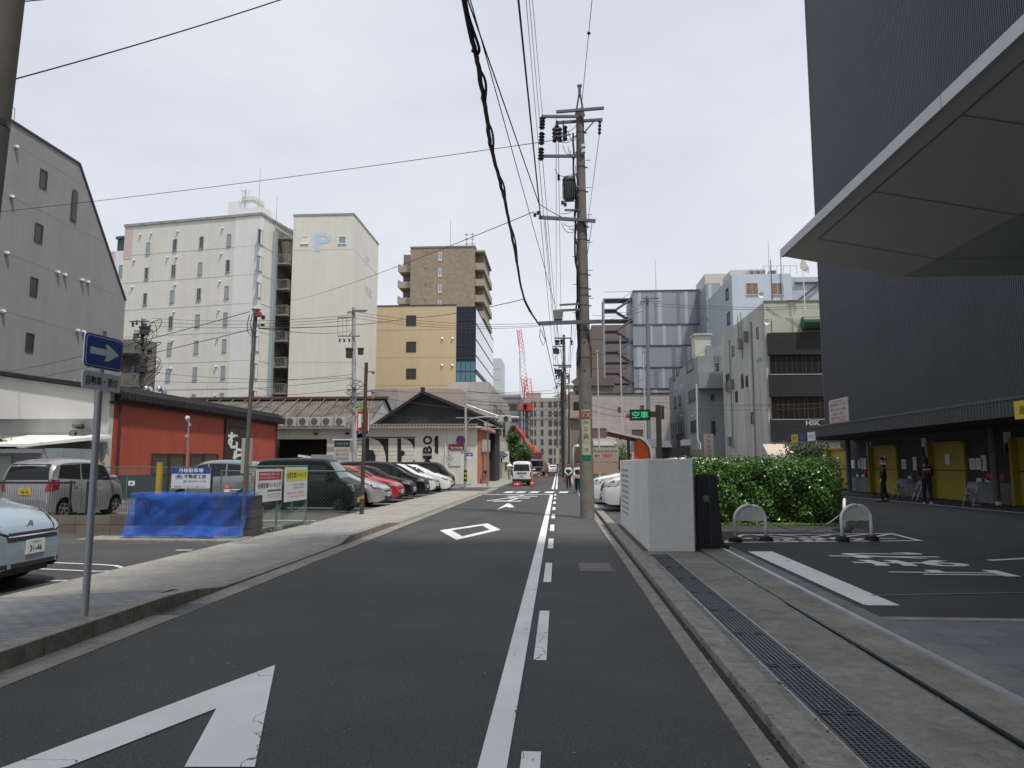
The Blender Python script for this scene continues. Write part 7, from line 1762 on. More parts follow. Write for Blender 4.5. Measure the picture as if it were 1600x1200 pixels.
O('sheet', MB().add([(-.35, 0, 0), (.5, .2, 0), (.5, .2, 2.2), (.1, .05, 1.8), (-.35, 0, 1.3)], [(0, 1, 2, 3, 4)]), mat('tarp_green', (.015, .12, .085), .6, var=.2), gn, fix=False)
O('frame', MB().box(.48, .54, .18, .24, 0, 2.2).box(-.38, -.33, 0, .05, 0, 1.3), STEEL, gn)
def far_pole(px, ytop, Y, ybase, label, arms, m=None, r0=.17, lean_px=0, cat='utility pole', name='utility_pole', group=None):
 b_ = atY(px, 726, Y); t_ = atY(px + lean_px, ytop, Y); zt_ = t_.z
 r_ = thing(name, label, cat, (b_.x, Y, 0), group=group)
 O('shaft', MB().tube([(0, 0, 0), (t_.x - b_.x, 0, zt_)], [r0, r0 * .62], 14), m or CONC, r_, smooth=2)
 for (x0, x1, y_, th) in arms:
  a = atY(x0, y_, Y) - Vector(r_.location); b = atY(x1, y_, Y) - Vector(r_.location)
  O('crossarm', MB().beam(a + Vector((0, -.2, 0)), b + Vector((0, -.2, 0)), th, th), ARM, r_)
 return r_
def ins_far(r_, Y, lst, s_=.10, ln=.35, up_=False):
 for (x, y_) in lst:
  p = atY(x, y_, Y) - Vector(r_.location); O('insulator', MB().tube([p, p + Vector((0, 0, -ln * .3)), p + Vector((0, 0, -ln * .6)), p + Vector((0, 0, -ln))], [s_ * .5, s_, s_ * .5, s_ * .9], 7), INS, r_)
def can(r_, Y, px, y0, y1, w_=.28):
 a = atY(px, y1, Y) - Vector(r_.location); b = atY(px, y0, Y) - Vector(r_.location)
 O('transformer', MB().lathe([(0, a.z), (w_ * .85, a.z), (w_ * .95, b.z - .1), (w_ * 1.1, b.z - .08), (w_ * 1.1, b.z), (0, b.z + .03)], (a.x, -.25, 0), n=16), mat('transformer_grey'), r_)
p2 = far_pole(884, 523, 58, 0, 'second utility pole along the right side of the street with stacked crossarms', ((867, 893, 529, .1), (863, 883, 542, .08), (864, 893, 571.5, .1), (872, 893, 574, .08)), lean_px=-3)
ins_far(p2, 58, ((869, 531), (872, 531), (877, 530), (893, 531), (866, 545), (869, 545), (872, 545), (868, 576), (873, 577), (876, 578)), .13, .42)
can(p2, 58, 874, 578, 588, .22); can(p2, 58, 868, 545, 553, .22)
random.seed(8)
for i in range(14):
 z = random.uniform(7, 11.5); pts = [Vector((-.1, -.2, z)), Vector((-.5 + random.uniform(-.5, .3), -.3, z - random.uniform(.2, 1.2))), Vector((random.uniform(-1.1, -.2), -.2, z - random.uniform(0, .8)))]
 O('jumper_lead', MB().tube(pts, .02, 4), CABLE, p2)
O('cable_bundle', MB().tube([(-.2, -.2, 9), (-.28, -.2, 7.4), (-.25, -.2, 5), (-.22, -.2, 0.5)], [.06, .12, .10, .08], 7), CABLE, p2)
O('white_wrap', MB().lathe([(.05, -.5), (.25, -.25), (.14, 0), (.3, .25), (.1, .5)], (.45, -.3, 7.6), n=8), INSW, p2)
p3_ = far_pole(878, 577, 92, 0, 'third utility pole down the right side tangled with cables', ((868, 889, 584, .12), (868, 888, 600, .12)), lean_px=-1)
ins_far(p3_, 92, ((869, 586), (873, 586), (886, 586), (870, 602), (886, 602)), .15, .5)
p4_ = far_pole(871, 640, 118, 0, 'slim pole with yellow and white bands at the foot, farthest on the right', ((862, 880, 646, .12), (863, 879, 660, .12)))
O('band_board', MB().box(-.25, .25, -.3, -.2, 1.6, 4.2), mat('board_yellowish', (.50, .50, .36), .6), p4_)
p5_ = far_pole(889, 585, 70, 0, 'dark pole standing right of the second pole with hanging cables', (), r0=.14, m=DSTEEL)
p6_ = far_pole(1014, 463, 62, 0, 'tall grey pole with wires rising behind the orange shelter', ((1003, 1030, 467, .08), (1000, 1032, 472, .06)), m=mat('pole_grey_steel', (.20, .21, .23), .5, .3), r0=.2, lean_px=-3)
for i in range(6):
 O('bracket', MB().tube([atY(1011 + (i % 2) * 3, 466 + i * 1.3, 62) - Vector(p6_.location) + Vector((0, -.2, 0)), atY(1000 - i * .6 if i % 2 else 1024 + i, 471 + i * 1.2, 62) - Vector(p6_.location) + Vector((0, -.25, -.1))], .03, 5), ARM, p6_)
p7_ = far_pole(554.5, 480, 50, 0, 'light grey concrete pole rising between the warehouse and the mural building', ((529, 553, 497, .07), (529, 564, 526, .07), (552, 575, 486, .08), (543, 556, 490, .06), (545, 573, 488, .06)), m=mat('pale_pole_concrete', (.42, .42, .42), .8, var=.2, scale=3), r0=.2, lean_px=-2)
ins_far(p7_, 50, ((531, 528), (538, 528), (546, 528)), .10, .3)
can(p7_, 50, 547, 545, 560, .26); can(p7_, 50, 565, 545, 555, .22)
O('drop_wire', MB().cyl(atY(528, 497, 50) - Vector(p7_.location), atY(528, 526, 50) - Vector(p7_.location), .012, None, 4).cyl(atY(535, 497, 50) - Vector(p7_.location), atY(535, 526, 50) - Vector(p7_.location), .012, None, 4).cyl(atY(541, 497, 50) - Vector(p7_.location), atY(541, 526, 50) - Vector(p7_.location), .012, None, 4), CABLE, p7_)
O('brace', MB().beam(atY(545, 525, 50) - Vector(p7_.location), atY(552, 517, 50) - Vector(p7_.location), .05, .05), ARM, p7_)
random.seed(19)
for i in range(12):
 z = random.uniform(5.2, 7.6); s_ = random.choice((-1, 1)); pts = [Vector((0, -.2, z)), Vector((s_ * random.uniform(.2, .6), -.3, z + random.uniform(-.3, .3))), Vector((s_ * random.uniform(.2, .8), -.3, z - random.uniform(.1, .5))), Vector((0, -.2, z - .7))]
 O('jumper_lead', MB().tube(pts, .025, 5), CABLE, p7_)
p8_ = thing('thin_brown_pole', 'thin brown wooden pole with a red and white parking sign beside the parked row', 'utility pole', (gnd(565, 805).x, gnd(565, 805).y, .03))
zt7 = atY(567, 568, p8_.location.y).z
O('shaft', MB().tube([(0, 0, 0), (.04, 0, zt7)], [.062, .052], 14), mat('brown_wood_pole', (.085, .065, .045), .85, var=.3, scale=8), p8_, smooth=2)
O('strap', MB().lathe([(.075, 0), (.075, .1), (.07, .1)], (0, 0, .45), n=14), mat('strap_ochre', (.30, .20, .09), .7), p8_)
for z in (zt7 - .3, zt7 - .9, zt7 - 1.1): O('bracket', MB().box(.04, .26, -.02, .02, z, z + .03).lathe([(.03, -.05), (.05, 0), (.03, .05)], (.26, 0, z), n=8), ARM, p8_)
psn = thing('parking_sign', 'red sign with a big white P, yellow top and blue foot on the brown pole', 'sign', (p8_.location.x, p8_.location.y + .12, 0))
p0 = Vector(psn.location); Y_ = psn.location.y
a = atY(557, 678, Y_) - p0; b = atY(577, 637, Y_) - p0
O('board', MB().box(a.x, b.x, -.03, .03, a.z, b.z), WHITE, psn)
O('red_field', MB().box(a.x + .02, b.x - .02, -.036, -.03, a.z + .11, b.z - .12), mat('sign_red', (.52, .03, .04), .5), psn)
O('yellow_head', MB().box(a.x, b.x, -.036, -.03, b.z - .11, b.z), mat('sign_lime', (.48, .55, .05), .5), psn)
O('blue_foot', MB().box(a.x, b.x, -.036, -.03, a.z, a.z + .10), mat('sign_navy', (.03, .05, .20), .5), psn)
txt('P', ((a.x + b.x) / 2, -.04, (a.z + b.z) / 2), (1, 0, 0), (0, 0, 1), .26, .42, WHITE, psn, bold=.06)
txt('駐車場', ((a.x + b.x) / 2, -.04, b.z - .06), (1, 0, 0), (0, 0, 1), .30, .07, mat('sign_green_ink', (.02, .12, .03), .5), psn)
txt('月極', ((a.x + b.x) / 2, -.04, a.z + .05), (1, 0, 0), (0, 0, 1), .22, .06, WHITE, psn)
p9_ = thing('thin_steel_pole', 'thin rusty steel pole at the fence corner carrying a cap lamp and red clamp', 'pole', (-6.38, 14.35, .03))
zt8 = atY(404, 487, 14.35).z
O('shaft', MB().tube([(0, 0, 0), (.09, 0, zt8)], [.045, .038], 12), mat('dull_steel_pole', (.17, .155, .13), .6, .4, var=.3, scale=12), p9_, smooth=2)
O('cap', MB().lathe([(.04, -.06), (.06, -.02), (.10, .02), (.06, .07), (0, .08)], (.10, 0, zt8), n=12), mat('cap_cream', (.45, .42, .32), .6), p9_)
O('clamp', MB().box(.12, .22, -.06, .02, zt8 - .14, zt8 - .05), mat('clamp_red', (.35, .03, .04), .5), p9_)
O('connector', MB().box(.24, .30, -.06, 0, zt8 - .2, zt8 - .12).box(.22, .30, -.04, 0, zt8 - .34, zt8 - .30), BLACK, p9_)
for s_ in (-.06, 0, .07): O('lead', MB().tube([(.05 + s_, -.05, zt8 - .1), (.02 + s_, -.08, zt8 - .3), (.05 + s_ * 1.5, -.06, zt8 - .45), (.07, 0, zt8 - .6)], .008, 5), CABLE, p9_)
cb = thing('meter_cabinet', 'pale beige upright cabinet on a post in front of the red building', 'cabinet', tuple(Vector((atY(385, 720, 19).x, 19, .02))))
p0 = Vector(cb.location); a = atY(378, 740, 19) - p0; b = atY(393, 685, 19) - p0
O('casing', MB().box(a.x, b.x, -.1, .1, a.z, b.z), mat('cabinet_beige', (.40, .39, .32), .6, var=.1), cb, bevel=.01); O('post', MB().cyl((0, 0, 0), (0, 0, a.z), .035, None, 8), STEEL, cb)
cl_ = thing('camera_lamp_post', 'thin pole with a small white lamp in front of the red wall', 'pole', (atY(292, 740, 22).x, 22, .02))
zt9 = atY(291, 655, 22).z
O('post', MB().cyl((0, 0, 0), (-.02, 0, zt9), .035, .03, 8), mat('post_silver', (.35, .35, .34), .4, .5), cl_); O('lamp', MB().lathe([(.03, -.1), (.07, -.02), (.06, .05), (0, .07)], (-.06, -.02, zt9 + .02), n=10), mat('lamp_white'), cl_)
O('sensor', MB().box(-.08, 0, -.06, 0, zt9 - .6, zt9 - .5).box(0, .06, -.04, 0, zt9 - .25, zt9 - .15), mat('cabinet_beige'), cl_)
tp = thing('traffic_light_pole', 'grey pole at the crossing whose curved arm carries a traffic light over the street', 'traffic light', (-5.93, 46, 0))
p0 = Vector(tp.location); T = 46
O('post', MB().tube([(0, 0, 0), (-.02, 0, atY(727, 619, T).z)], [.10, .075], 14), mat('pale_pole_concrete'), tp, smooth=2)
O('arm', MB().tube([atY(729, 662, T) - p0, atY(735, 655, T) - p0, atY(745, 652.5, T) - p0, atY(757, 651.5, T) - p0, atY(795, 650.5, T) - p0], .045, 8), STEEL, tp)
O('stay', MB().cyl(atY(728, 632, T) - p0, atY(782, 651, T) - p0, .025, None, 6).cyl(atY(712, 653, T) - p0, atY(738, 653, T) - p0, .02, None, 6), STEEL, tp)
a = atY(779, 660, T) - p0; b = atY(799, 649, T) - p0
O('signal_housing', MB().box(a.x, b.x, -.2, .05, a.z, b.z), mat('signal_grey', (.50, .48, .42), .5), tp, bevel=.03)
O('signal_lens', MB().lathe([(.16, -.24), (.16, -.2), (0, -.2), (0, -.23)], ((a.x + b.x) / 2 + .08, 0, (a.z + b.z) / 2), 'y', 16), mat('lens_brown', (.06, .02, .01), .2), tp)
O('camera_arm', MB().cyl(atY(799, 652, T) - p0, atY(811, 652.5, T) - p0, .08, None, 10).cyl(atY(774, 652.5, T) - p0, atY(781, 653, T) - p0, .06, None, 8), mat('camera_white', (.58, .58, .56), .4), tp)
np2 = O('no_parking_disc', MB().lathe([(.30, -.02), (.30, .02), (0, .02), (0, -.02)], (atY(720, 688, T).x - p0.x, -.1, atY(720, 688, T).z), 'y', 24), mat('disc_purple', (.07, .02, .10), .5), tp)
a = atY(728, 713, T) - p0; b = atY(739, 707.5, T) - p0
ow = O('arrow_plate', MB().box(a.x, b.x, -.14, -.12, a.z, b.z), SBLUE, tp)
txt('→', ((a.x + b.x) / 2, -.145, (a.z + b.z) / 2), (1, 0, 0), (0, 0, 1), .34, .12, WHITE, ow, bold=.04)
O('lower_plate', MB().box(a.x + .05, b.x - .1, -.14, -.12, a.z - .13, a.z - .02), WHITE, tp)
st2 = MB(); st3 = MB()
for i in range(5): (st2 if i % 2 else st3).lathe([(.108, .45 + i * .14), (.108, .59 + i * .14)], (0, 0, 0), n=16)
O('yellow_stripe', st2, mat('stripe_yellow', (.50, .38, .03), .6), tp); O('black_stripe', st3, BLACK, tp)
O('control_box', MB().box(.1, .32, -.12, .12, 2.05, 2.55), mat('signal_grey'), tp)
rp = thing('railing_post', 'slim pale post with a short arm standing on the left pavement past the crossing', 'pole', (atY(762, 726, 48).x, 48, 0))
O('post', MB().cyl((0, 0, 0), (0, 0, atY(762, 657, 48).z), .05, .035, 8).cyl((0, 0, atY(762, 670, 48).z), (1.1, 0, atY(762, 669.5, 48).z), .02, None, 5), mat('post_silver'), rp)
bic = thing('bicycle', 'dark bicycle leaning against the brown shop beyond the crossing', 'bicycle', (atY(756, 760, 55).x, 55, .05), R(78))
for s_ in (-.5, .5):
 O('wheel', MB().tube([(s_ + .32 * math.cos(t), 0, .33 + .32 * math.sin(t)) for t in [2 * math.pi * i / 18 for i in range(19)]], .018, 5), TYRE, bic)
O('frame', MB().tube([(-.5, 0, .33), (-.1, 0, .35), (-.2, 0, .8), (.35, 0, .75), (-.1, 0, .35)], .018, 5).tube([(.5, 0, .33), (.36, 0, .95)], .018, 5).tube([(.3, -.25, 1.0), (.36, 0, .97), (.3, .25, 1.0)], .014, 5), mat('bike_maroon', (.12, .03, .03), .4), bic)
O('saddle', MB().box(-.32, -.1, -.06, .06, .86, .92), BLACK, bic); O('basket', MB().box(.38, .68, -.15, .15, .75, .98), DSTEEL, bic)
cn = thing('road_work_board', 'low red board with a white arrow on the road behind the white van', 'sign board', (atY(808, 758, 49.0).x, 49.0, .01))
O('board', MB().box(-.30, .30, -.02, .02, .0, .36), mat('board_crimson', (.50, .03, .07), .5), cn); txt('→', (0, -.025, .18), (1, 0, 0), (0, 0, 1), .46, .2, WHITE, cn, bold=.05)
cone0 = thing('traffic_cone', 'red and white traffic cone at the right rear corner of the white van', 'cone', (atY(831, 758, 49.4).x, 49.4, .01))
O('cone', MB().lathe([(.15, .03), (.03, .70), (0, .70)], (0, 0, 0), n=16), mat('cone_red', (.50, .04, .03), .5), cone0); O('white_band', MB().lathe([(.118, .22), (.088, .36)], (0, 0, 0), n=16).lathe([(.075, .44), (.05, .56)], (0, 0, 0), n=16), WHITE, cone0); O('base', MB().box(-.19, .19, -.19, .19, 0, .035), mat('cone_red'), cone0)
for (px, Y_, lab) in ((842, 84, 'far orange cone left of the crane truck'), (854, 86, 'far orange cone right of the crane truck')):
 dup(cone0, (atY(px, 740, Y_).x, Y_, .01), None, lab)
# =====================================================================  LEFT SIDE: WALL, NET, FENCES, SIGNS
BLK = brick('split_block', (.20, .17, .135), (.155, .13, .10), (.10, .085, .07), .4, .2, .012, 0, 'XZ', .95, .4)
bwz = 15.2
bwall = thing('block_wall', 'low rough brown concrete block wall between the two car parks', 'wall', (-12.5, bwz, 0))
O('wall', MB().box(-4.5, 3.25, 0, .15, 0, .40), BLK, bwall);
GRN = mat('fence_green', (.10, .19, .15), .5, .2); GRNW = mat('fence_wire_green', (.14, .235, .20), .5, .2)
DKW = mat('fence_dark', (.035, .042, .04), .5, .3)
mf = thing('mesh_fence', 'dark steel mesh fence standing on the low block wall in front of the silver wagon', 'fence', (-12.5, bwz + .07, .40))
m_ = MB(); z1 = atY(50, 754, bwz).z - .4
x = -4.5
while x < 3.2: m_.box(x, x + .004, 0, .004, 0, z1); x += .055
O('wire_mesh', m_, DKW, mf)
O('rail', MB().box(-4.5, 1.9, -.012, .012, z1 - .03, z1 + .02).box(-4.5, 1.9, -.008, .008, .05, .062), DKW, mf)
for x in (-4.4, -2.4, -.4, atY(133, 780, bwz).x + 12.5, 1.8): O('post', MB().box(x - .02, x + .02, -.02, .02, -.05, z1 + .04), DKW, mf)
nw = thing('netted_block_wall', 'dark block wall section covered by a blue net next to the fence corner', 'wall', (-7.6, 14.45, 0))
O('wall', MB().box(-1.12, 1.34, 0, .55, 0.02, .86), BLK if False else brick('dark_block', (.085, .085, .10), (.065, .065, .08), (.035, .035, .045), .4, .2, .012, 0, 'XZ', .95, .3), nw)
O('low_wall', MB().box(-1.12, 1.3, .56, .72, 0, .62), BLK, nw)
O('concrete_pad', MB().box(-1.8, 1.45, -.8, -.01, .0, .05), KERB, nw)
NETM = bpy.data.materials.new('blue_net'); NETM.use_nodes = True
n_ = NETM.node_tree.nodes; l_ = NETM.node_tree.links; b_ = n_['Principled BSDF']
b_.inputs['Base Color'].default_value = (.012, .105, .50, 1); b_.inputs['Roughness'].default_value = .6
t_ = n_.new('ShaderNodeTexCoord'); no_ = n_.new('ShaderNodeTexNoise'); no_.inputs['Scale'].default_value = 2.0; no_.inputs['Detail'].default_value = 3; l_.new(t_.outputs['Object'], no_.inputs['Vector'])
mr = n_.new('ShaderNodeMapRange'); mr.inputs[1].default_value = .35; mr.inputs[2].default_value = .65; mr.inputs[3].default_value = .26; mr.inputs[4].default_value = .62; l_.new(no_.outputs['Fac'], mr.inputs[0]); l_.new(mr.outputs[0], b_.inputs['Alpha'])
def sm_(t): t = max(0, min(1, t)); return t * t * (3 - 2 * t)
def net(x0, x1, rows, nx, ny, seed, layer):
 random.seed(seed); V = []; mb = MB()
 for j in range(ny + 1):
  v = j / ny
  for i in range(nx + 1):
   u = i / nx
   if v < .25: y = .45 - v / .25 * .52; z = .90
   elif v < .72: y = -.07 - (v - .25) / .47 * .10; z = .90 - (v - .25) / .47 * .66
   else: w_ = (v - .72) / .28; y = -.17 - w_ * .26; z = .24 - sm_(w_ * 1.2) * .185
   xx = x0 + (x1 - x0) * u
   flare = sm_((v - .3) / .6)
   xx += (-.02 * (1 - u) - .20 * u * math.sin(v * 3)) * flare
   sag = .035 * math.sin(u * 9 + v * 5) + .02 * math.sin(u * 23 - v * 9 + layer)
   z += (.02 + layer * .012) + sag * (.35 if v < .72 else .3); y -= .02 * layer + .045 * math.sin(u * 14 + v * 4) * (v > .2) + .03 * math.sin(u * 31 + v * 11)
   z = max(z, .065 + layer * .01 + .012 * math.sin(u * 40))
   V.append((xx, y, z))
 mb.add(V, [(j * (nx + 1) + i, j * (nx + 1) + i + 1, (j + 1) * (nx + 1) + i + 1, (j + 1) * (nx + 1) + i) for j in range(ny) for i in range(nx)]); return mb
bn = thing('blue_net', 'bright blue scaffold net draped over the dark block wall', 'net', (-7.6, 14.42, 0))
O('netting', net(-1.14, 1.42, None, 90, 50, 1, 0), NETM, bn, fix=False, smooth=True)
sw = MB(); V = []; nx = 60
for j in range(13):
 for i in range(nx + 1):
  u = i / nx; x = -.95 + 1.6 * u; drop = .44 * (1 - (2 * u - 1.25) ** 2 / 1.6) if True else 0; drop = max(.05, drop)
  V.append((x, -.13 - .05 * math.sin(j / 12 * 3.14) - .02 * math.sin(u * 20 + j * .5), .93 - drop * j / 12 + .01 * math.sin(u * 15)))
sw.add(V, [(j * (nx + 1) + i, j * (nx + 1) + i + 1, (j + 1) * (nx + 1) + i + 1, (j + 1) * (nx + 1) + i) for j in range(12) for i in range(nx)])
O('folded_swag', sw, NETM, bn, fix=False, smooth=True)
fr = MB(); V = []
for j in range(9):
 for i in range(nx + 1):
  u = i / nx; x = -1.12 + 1.9 * u; V.append((x, -.26 - j * .03 + .03 * math.sin(u * 17 + j), .105 + .02 * math.sin(u * 25 + j * 1.3) + (.05 if j == 0 else 0)))
fr.add(V, [(j * (nx + 1) + i, j * (nx + 1) + i + 1, (j + 1) * (nx + 1) + i + 1, (j + 1) * (nx + 1) + i) for j in range(8) for i in range(nx)])
O('ground_fold', fr, NETM, bn, fix=False, smooth=True)
rd = thing('white_dish', 'small white plastic dish lying on top of the blue net near the fence corner', 'dish', (-6.58, 14.4, .965)); O('rim', MB().lathe([(.0, .005), (.08, .005), (.10, .03), (.085, .03), (.07, .015), (0, .012)], (0, 0, 0), n=18), WHITE, rd)
rc = thing('red_bottle', 'small red and white plastic bottle standing on the netted wall', 'bottle', (-6.92, 14.75, .90)); O('body', MB().lathe([(.055, 0), (.06, .12), (.03, .17), (.02, .22), (0, .22)], (0, 0, 0), n=12), mat('bottle_red', (.50, .06, .05), .4), rc); O('label_band', MB().lathe([(.063, .03), (.064, .09)], (0, 0, 0), n=12), WHITE, rc)
def chain_link(root, p0, p1, z0, z1, pitch=.07, r_=.0022, m=None, name='chain_mesh'):
 """diagonal woven wire between two ground points"""
 mb = MB(); p0 = Vector(p0); p1 = Vector(p1); L_ = (p1 - p0).length; d = (p1 - p0) / L_; H_ = z1 - z0
 n = int((L_ + H_) / pitch)
 def seg(a, b):
  A = p0 + d * a[0] + Vector((0, 0, z0 + a[1])); B = p0 + d * b[0] + Vector((0, 0, z0 + b[1])); mb.tube([A, B], r_, 3, False)
 for i in range(n + 1):
  s = i * pitch
  a0 = max(0, s - H_); b0_ = min(L_, s)
  if b0_ > a0:
   seg((a0, s - a0), (b0_, s - b0_)); seg((a0, H_ - (s - a0)), (b0_, H_ - (s - b0_)))
 return O(name, mb, m or GRNW, root, fix=False)
def fence_run(name, label, pts, z0, z1, posts, m=GRN, cat='fence', pitch=.07, r_=.0022, pr=.024):
 root = thing(name, label, cat, (pts[0][0], pts[0][1], 0)); o_ = Vector((pts[0][0], pts[0][1], 0))
 for a, b in zip(pts[:-1], pts[1:]):
  a = Vector((*a, 0)) - o_; b = Vector((*b, 0)) - o_
  chain_link(root, a, b, z0, z1, pitch, r_)
  O('rail', MB().cyl(a + Vector((0, 0, z1)), b + Vector((0, 0, z1)), pr * .8, None, 8).cyl(a + Vector((0, 0, z0)), b + Vector((0, 0, z0)), pr * .6, None, 8), m, root)
 for (x, y) in posts: O('post', MB().cyl((x - o_.x, y - o_.y, 0), (x - o_.x, y - o_.y, z1 + .03), pr, None, 10), m, root)
 return root
fA = [(-6.42, 14.6), (-6.34, 16.0), (-6.22, 17.55)]
fence_run('chain_link_fence', 'green chain-link fence along the pavement carrying two parking boards', fA, .12, 1.46, fA, r_=.0018)
for i, (x, y) in enumerate(fA[1:] + [(-6.40, 14.9)]):
 bk = tag(O('fence_footing', MB().box(x - .11, x + .11, y - .12, y + .12, 0, .13), KERB), ['broken concrete footing block under the middle fence post', 'broken concrete footing block under the far fence post', 'concrete footing block beside the blue net'][i], 'footing', 'footings of the pavement fence')
yB = 22.15
fence_run('chain_link_fence', 'green chain-link fence in front of the small black van', [(-10.6, yB), (-8.3, yB), (-6.0, yB)], .06, 1.30, [(-10.6, yB), (-8.3, yB), (-6.03, yB)], pitch=.11, r_=.0016)
yC = 20.6
fx0 = atY(150, 730, 27).x; fx1 = atY(400, 730, 27).x
fence_run('chain_link_fence', 'pale green chain-link fence across the back car park, before the red building', [(fx0, 27), ((fx0 + fx1) / 2, 27), (fx1, 27)], .1, 1.40, [(fx0 + (fx1 - fx0) * i / 5, 27) for i in range(6)], pitch=.13, r_=.0025)
frx0 = atY(-10, 712, 27.5).x; frx1 = atY(106, 712, 27.5).x; frz = atY(50, 712, 27.5).z
gr_ = thing('dark_railing', 'thin dark green railing in front of the grey-green shed', 'railing', (frx0, 27.5, 0)); L_ = frx1 - frx0
O('rail', MB().box(0, L_, -.02, .02, frz - .04, frz), DKW, gr_)
for i in range(5): O('post', MB().box(L_ * i / 4 - .02, L_ * i / 4 + .02, -.02, .02, 0, frz), DKW, gr_)
for (px, lab) in ((157, 'yellow square bollard post beside the one-way sign post'), (248, 'yellow square bollard post left of the monthly parking board')):
 q = thing('yellow_bollard', lab, 'bollard', (atY(px, 760, 24).x, 24, .02), group='yellow posts in the back car park')
 O('post', MB().box(-.07, .07, -.07, .07, 0, atY(px, 724, 24).z), mat('bollard_yellow', (.48, .32, .03), .6, var=.15), q); O('cap', MB().box(-.075, .075, -.075, .075, atY(px, 724, 24).z - .02, atY(px, 724, 24).z + .02), mat('bollard_yellow'), q)
ks = thing('kerb_barrier', 'yellow and concrete low kerb barrier at the back of the car park', 'kerb', (atY(215, 760, 25).x, 25, .02)); O('block', MB().box(-2.0, .6, 0, .15, 0, .18), KERB, ks); O('yellow_strip', MB().box(.0, .58, -.005, 0, .1, .18), mat('bollard_yellow'), ks)
mb_ = thing('small_notice', 'small white notice fixed low on the back fence', 'notice', tuple(atY(206, 755, 26.9))); O('board', MB().box(-.12, .12, -.03, 0, -.09, .09), PAPER, mb_); O('mark', MB().box(-.06, .06, -.034, -.03, -.03, .03), mat('notice_ink'), mb_)
mpx = thing('monthly_parking_board', 'blue-topped white board advertising monthly parking fixed above the blue net', 'sign board', (atY(298, 750, 15.2).x, 15.2, 0))
p0 = Vector(mpx.location); a = atY(267.5, 763, 15.2) - p0; b = atY(329.5, 730, 15.2) - p0; cx = (a.x + b.x) / 2; hh = b.z - a.z; ww_ = b.x - a.x
O('board', MB().box(a.x, b.x, -.012, .012, a.z, b.z), mat('board_white', (.62, .64, .66), .5), mpx)
O('blue_band', MB().box(a.x, b.x, -.016, -.012, b.z - hh * .30, b.z), mat('band_blue', (.02, .06, .26), .5), mpx)
txt('月極駐車場', (cx, -.018, b.z - hh * .15), (1, 0, 0), (0, 0, 1), ww_ * .64, hh * .20, WHITE, mpx, bold=.01)
txt('(株) 不動産工房', (cx, -.018, b.z - hh * .45), (1, 0, 0), (0, 0, 1), ww_ * .78, hh * .22, INKB, mpx, bold=.012)
txt('☎ 052-871-1101', (cx + ww_ * .1, -.018, b.z - hh * .66), (1, 0, 0), (0, 0, 1), ww_ * .60, hh * .11, INKB, mpx)
txt('無断駐車・ゴミ捨てはご遠慮ください', (cx, -.018, b.z - hh * .91), (1, 0, 0), (0, 0, 1), ww_ * .84, hh * .09, mat('board_red'), mpx)
for px in (262, 330): O('post', MB().box(atY(px, 740, 15.2).x - p0.x - .02, atY(px, 740, 15.2).x - p0.x + .02, .013, .05, .4, b.z + .05), DKW, mpx)
def fence_board(label, p0px, p1px, y0, y1, Xf, build):
 (ya, za), (yb, zb2) = yz(p0px, y0, Xf), yz(p1px, y1, Xf)
 t = thing('parking_board', label, 'sign board', (Xf, (ya + yb) / 2, (za + zb2) / 2), 0, 'parking boards on the pavement fence'); w_ = abs(yb - ya); h_ = abs(za - zb2); build(t, w_, h_); return t
Yv = Vector((0, 1, 0)); Zv = Vector((0, 0, 1))
def fT(t, s, cy, cz, w_, h_, m, bold=.0): return txt(s, (.014, cy, cz), Yv, Zv, w_, h_, m, t, bold=bold)
NAVY = mat('ink_navy', (.02, .03, .14), .6)
def b1_(t, w_, h_):
 O('board', MB().box(-.01, .01, -w_ / 2, w_ / 2, -h_ / 2, h_ / 2), mat('board_white'), t)
 O('red_band', MB().box(.01, .012, -w_ * .42, w_ * .46, h_ * .16, h_ * .42), mat('band_red', (.38, .03, .03), .5), t)
 fT(t, '無断駐車は固くお断りします', 0, h_ * .34, w_ * .76, h_ * .08, PAPER); fT(t, '発見次第 厳重に対処します', 0, h_ * .23, w_ * .76, h_ * .05, PAPER)
 fT(t, '名鉄協商パーキング', 0, 0.0, w_ * .88, h_ * .17, NAVY, .012)
 O('green_band', MB().box(.01, .012, -w_ * .08, w_ * .46, -h_ * .20, -h_ * .145), mat('band_green', (.01, .18, .07), .5), t)
 fT(t, '契約駐車場', w_ * .18, -h_ * .29, w_ * .5, h_ * .045, mat('notice_ink')); fT(t, 'TEL 052-971-0000', w_ * .18, -h_ * .37, w_ * .5, h_ * .04, mat('notice_ink'))
def b2_(t, w_, h_):
 O('board', MB().box(-.01, .01, -w_ / 2, w_ / 2, -h_ / 2, h_ / 2), mat('board_white'), t)
 O('yellow_band', MB().box(.01, .012, -w_ * .46, w_ * .48, h_ * .10, h_ * .42), mat('band_yellow', (.58, .58, .03), .5), t)
 fT(t, '名鉄協商パーキング', 0, h_ * .26, w_ * .88, h_ * .18, INKB, .012)
 fT(t, '月極・時間貸', w_ * .1, -h_ * .02, w_ * .5, h_ * .05, mat('ink_green', (.02, .20, .10), .6)); fT(t, '定期契約受付中', w_ * .1, -h_ * .11, w_ * .5, h_ * .05, mat('ink_green'))
 fT(t, '空きあります お問合せ', 0, -h_ * .26, w_ * .8, h_ * .07, mat('ink_pink', (.50, .06, .14), .6)); fT(t, '0120-000-000', 0, -h_ * .36, w_ * .8, h_ * .04, mat('ink_pink'))
fence_board('red-banded white parking board on the green pavement fence', 401, 439, 733, 781, -6.31, b1_)
fence_board('yellow-banded white parking board on the green pavement fence', 446, 478.5, 730, 780, -6.20, b2_)
prb = thing('price_board', 'grey upright price board with a green head and red figures behind the parked row', 'sign board', (atY(536, 730, 45).x, 45, 0))
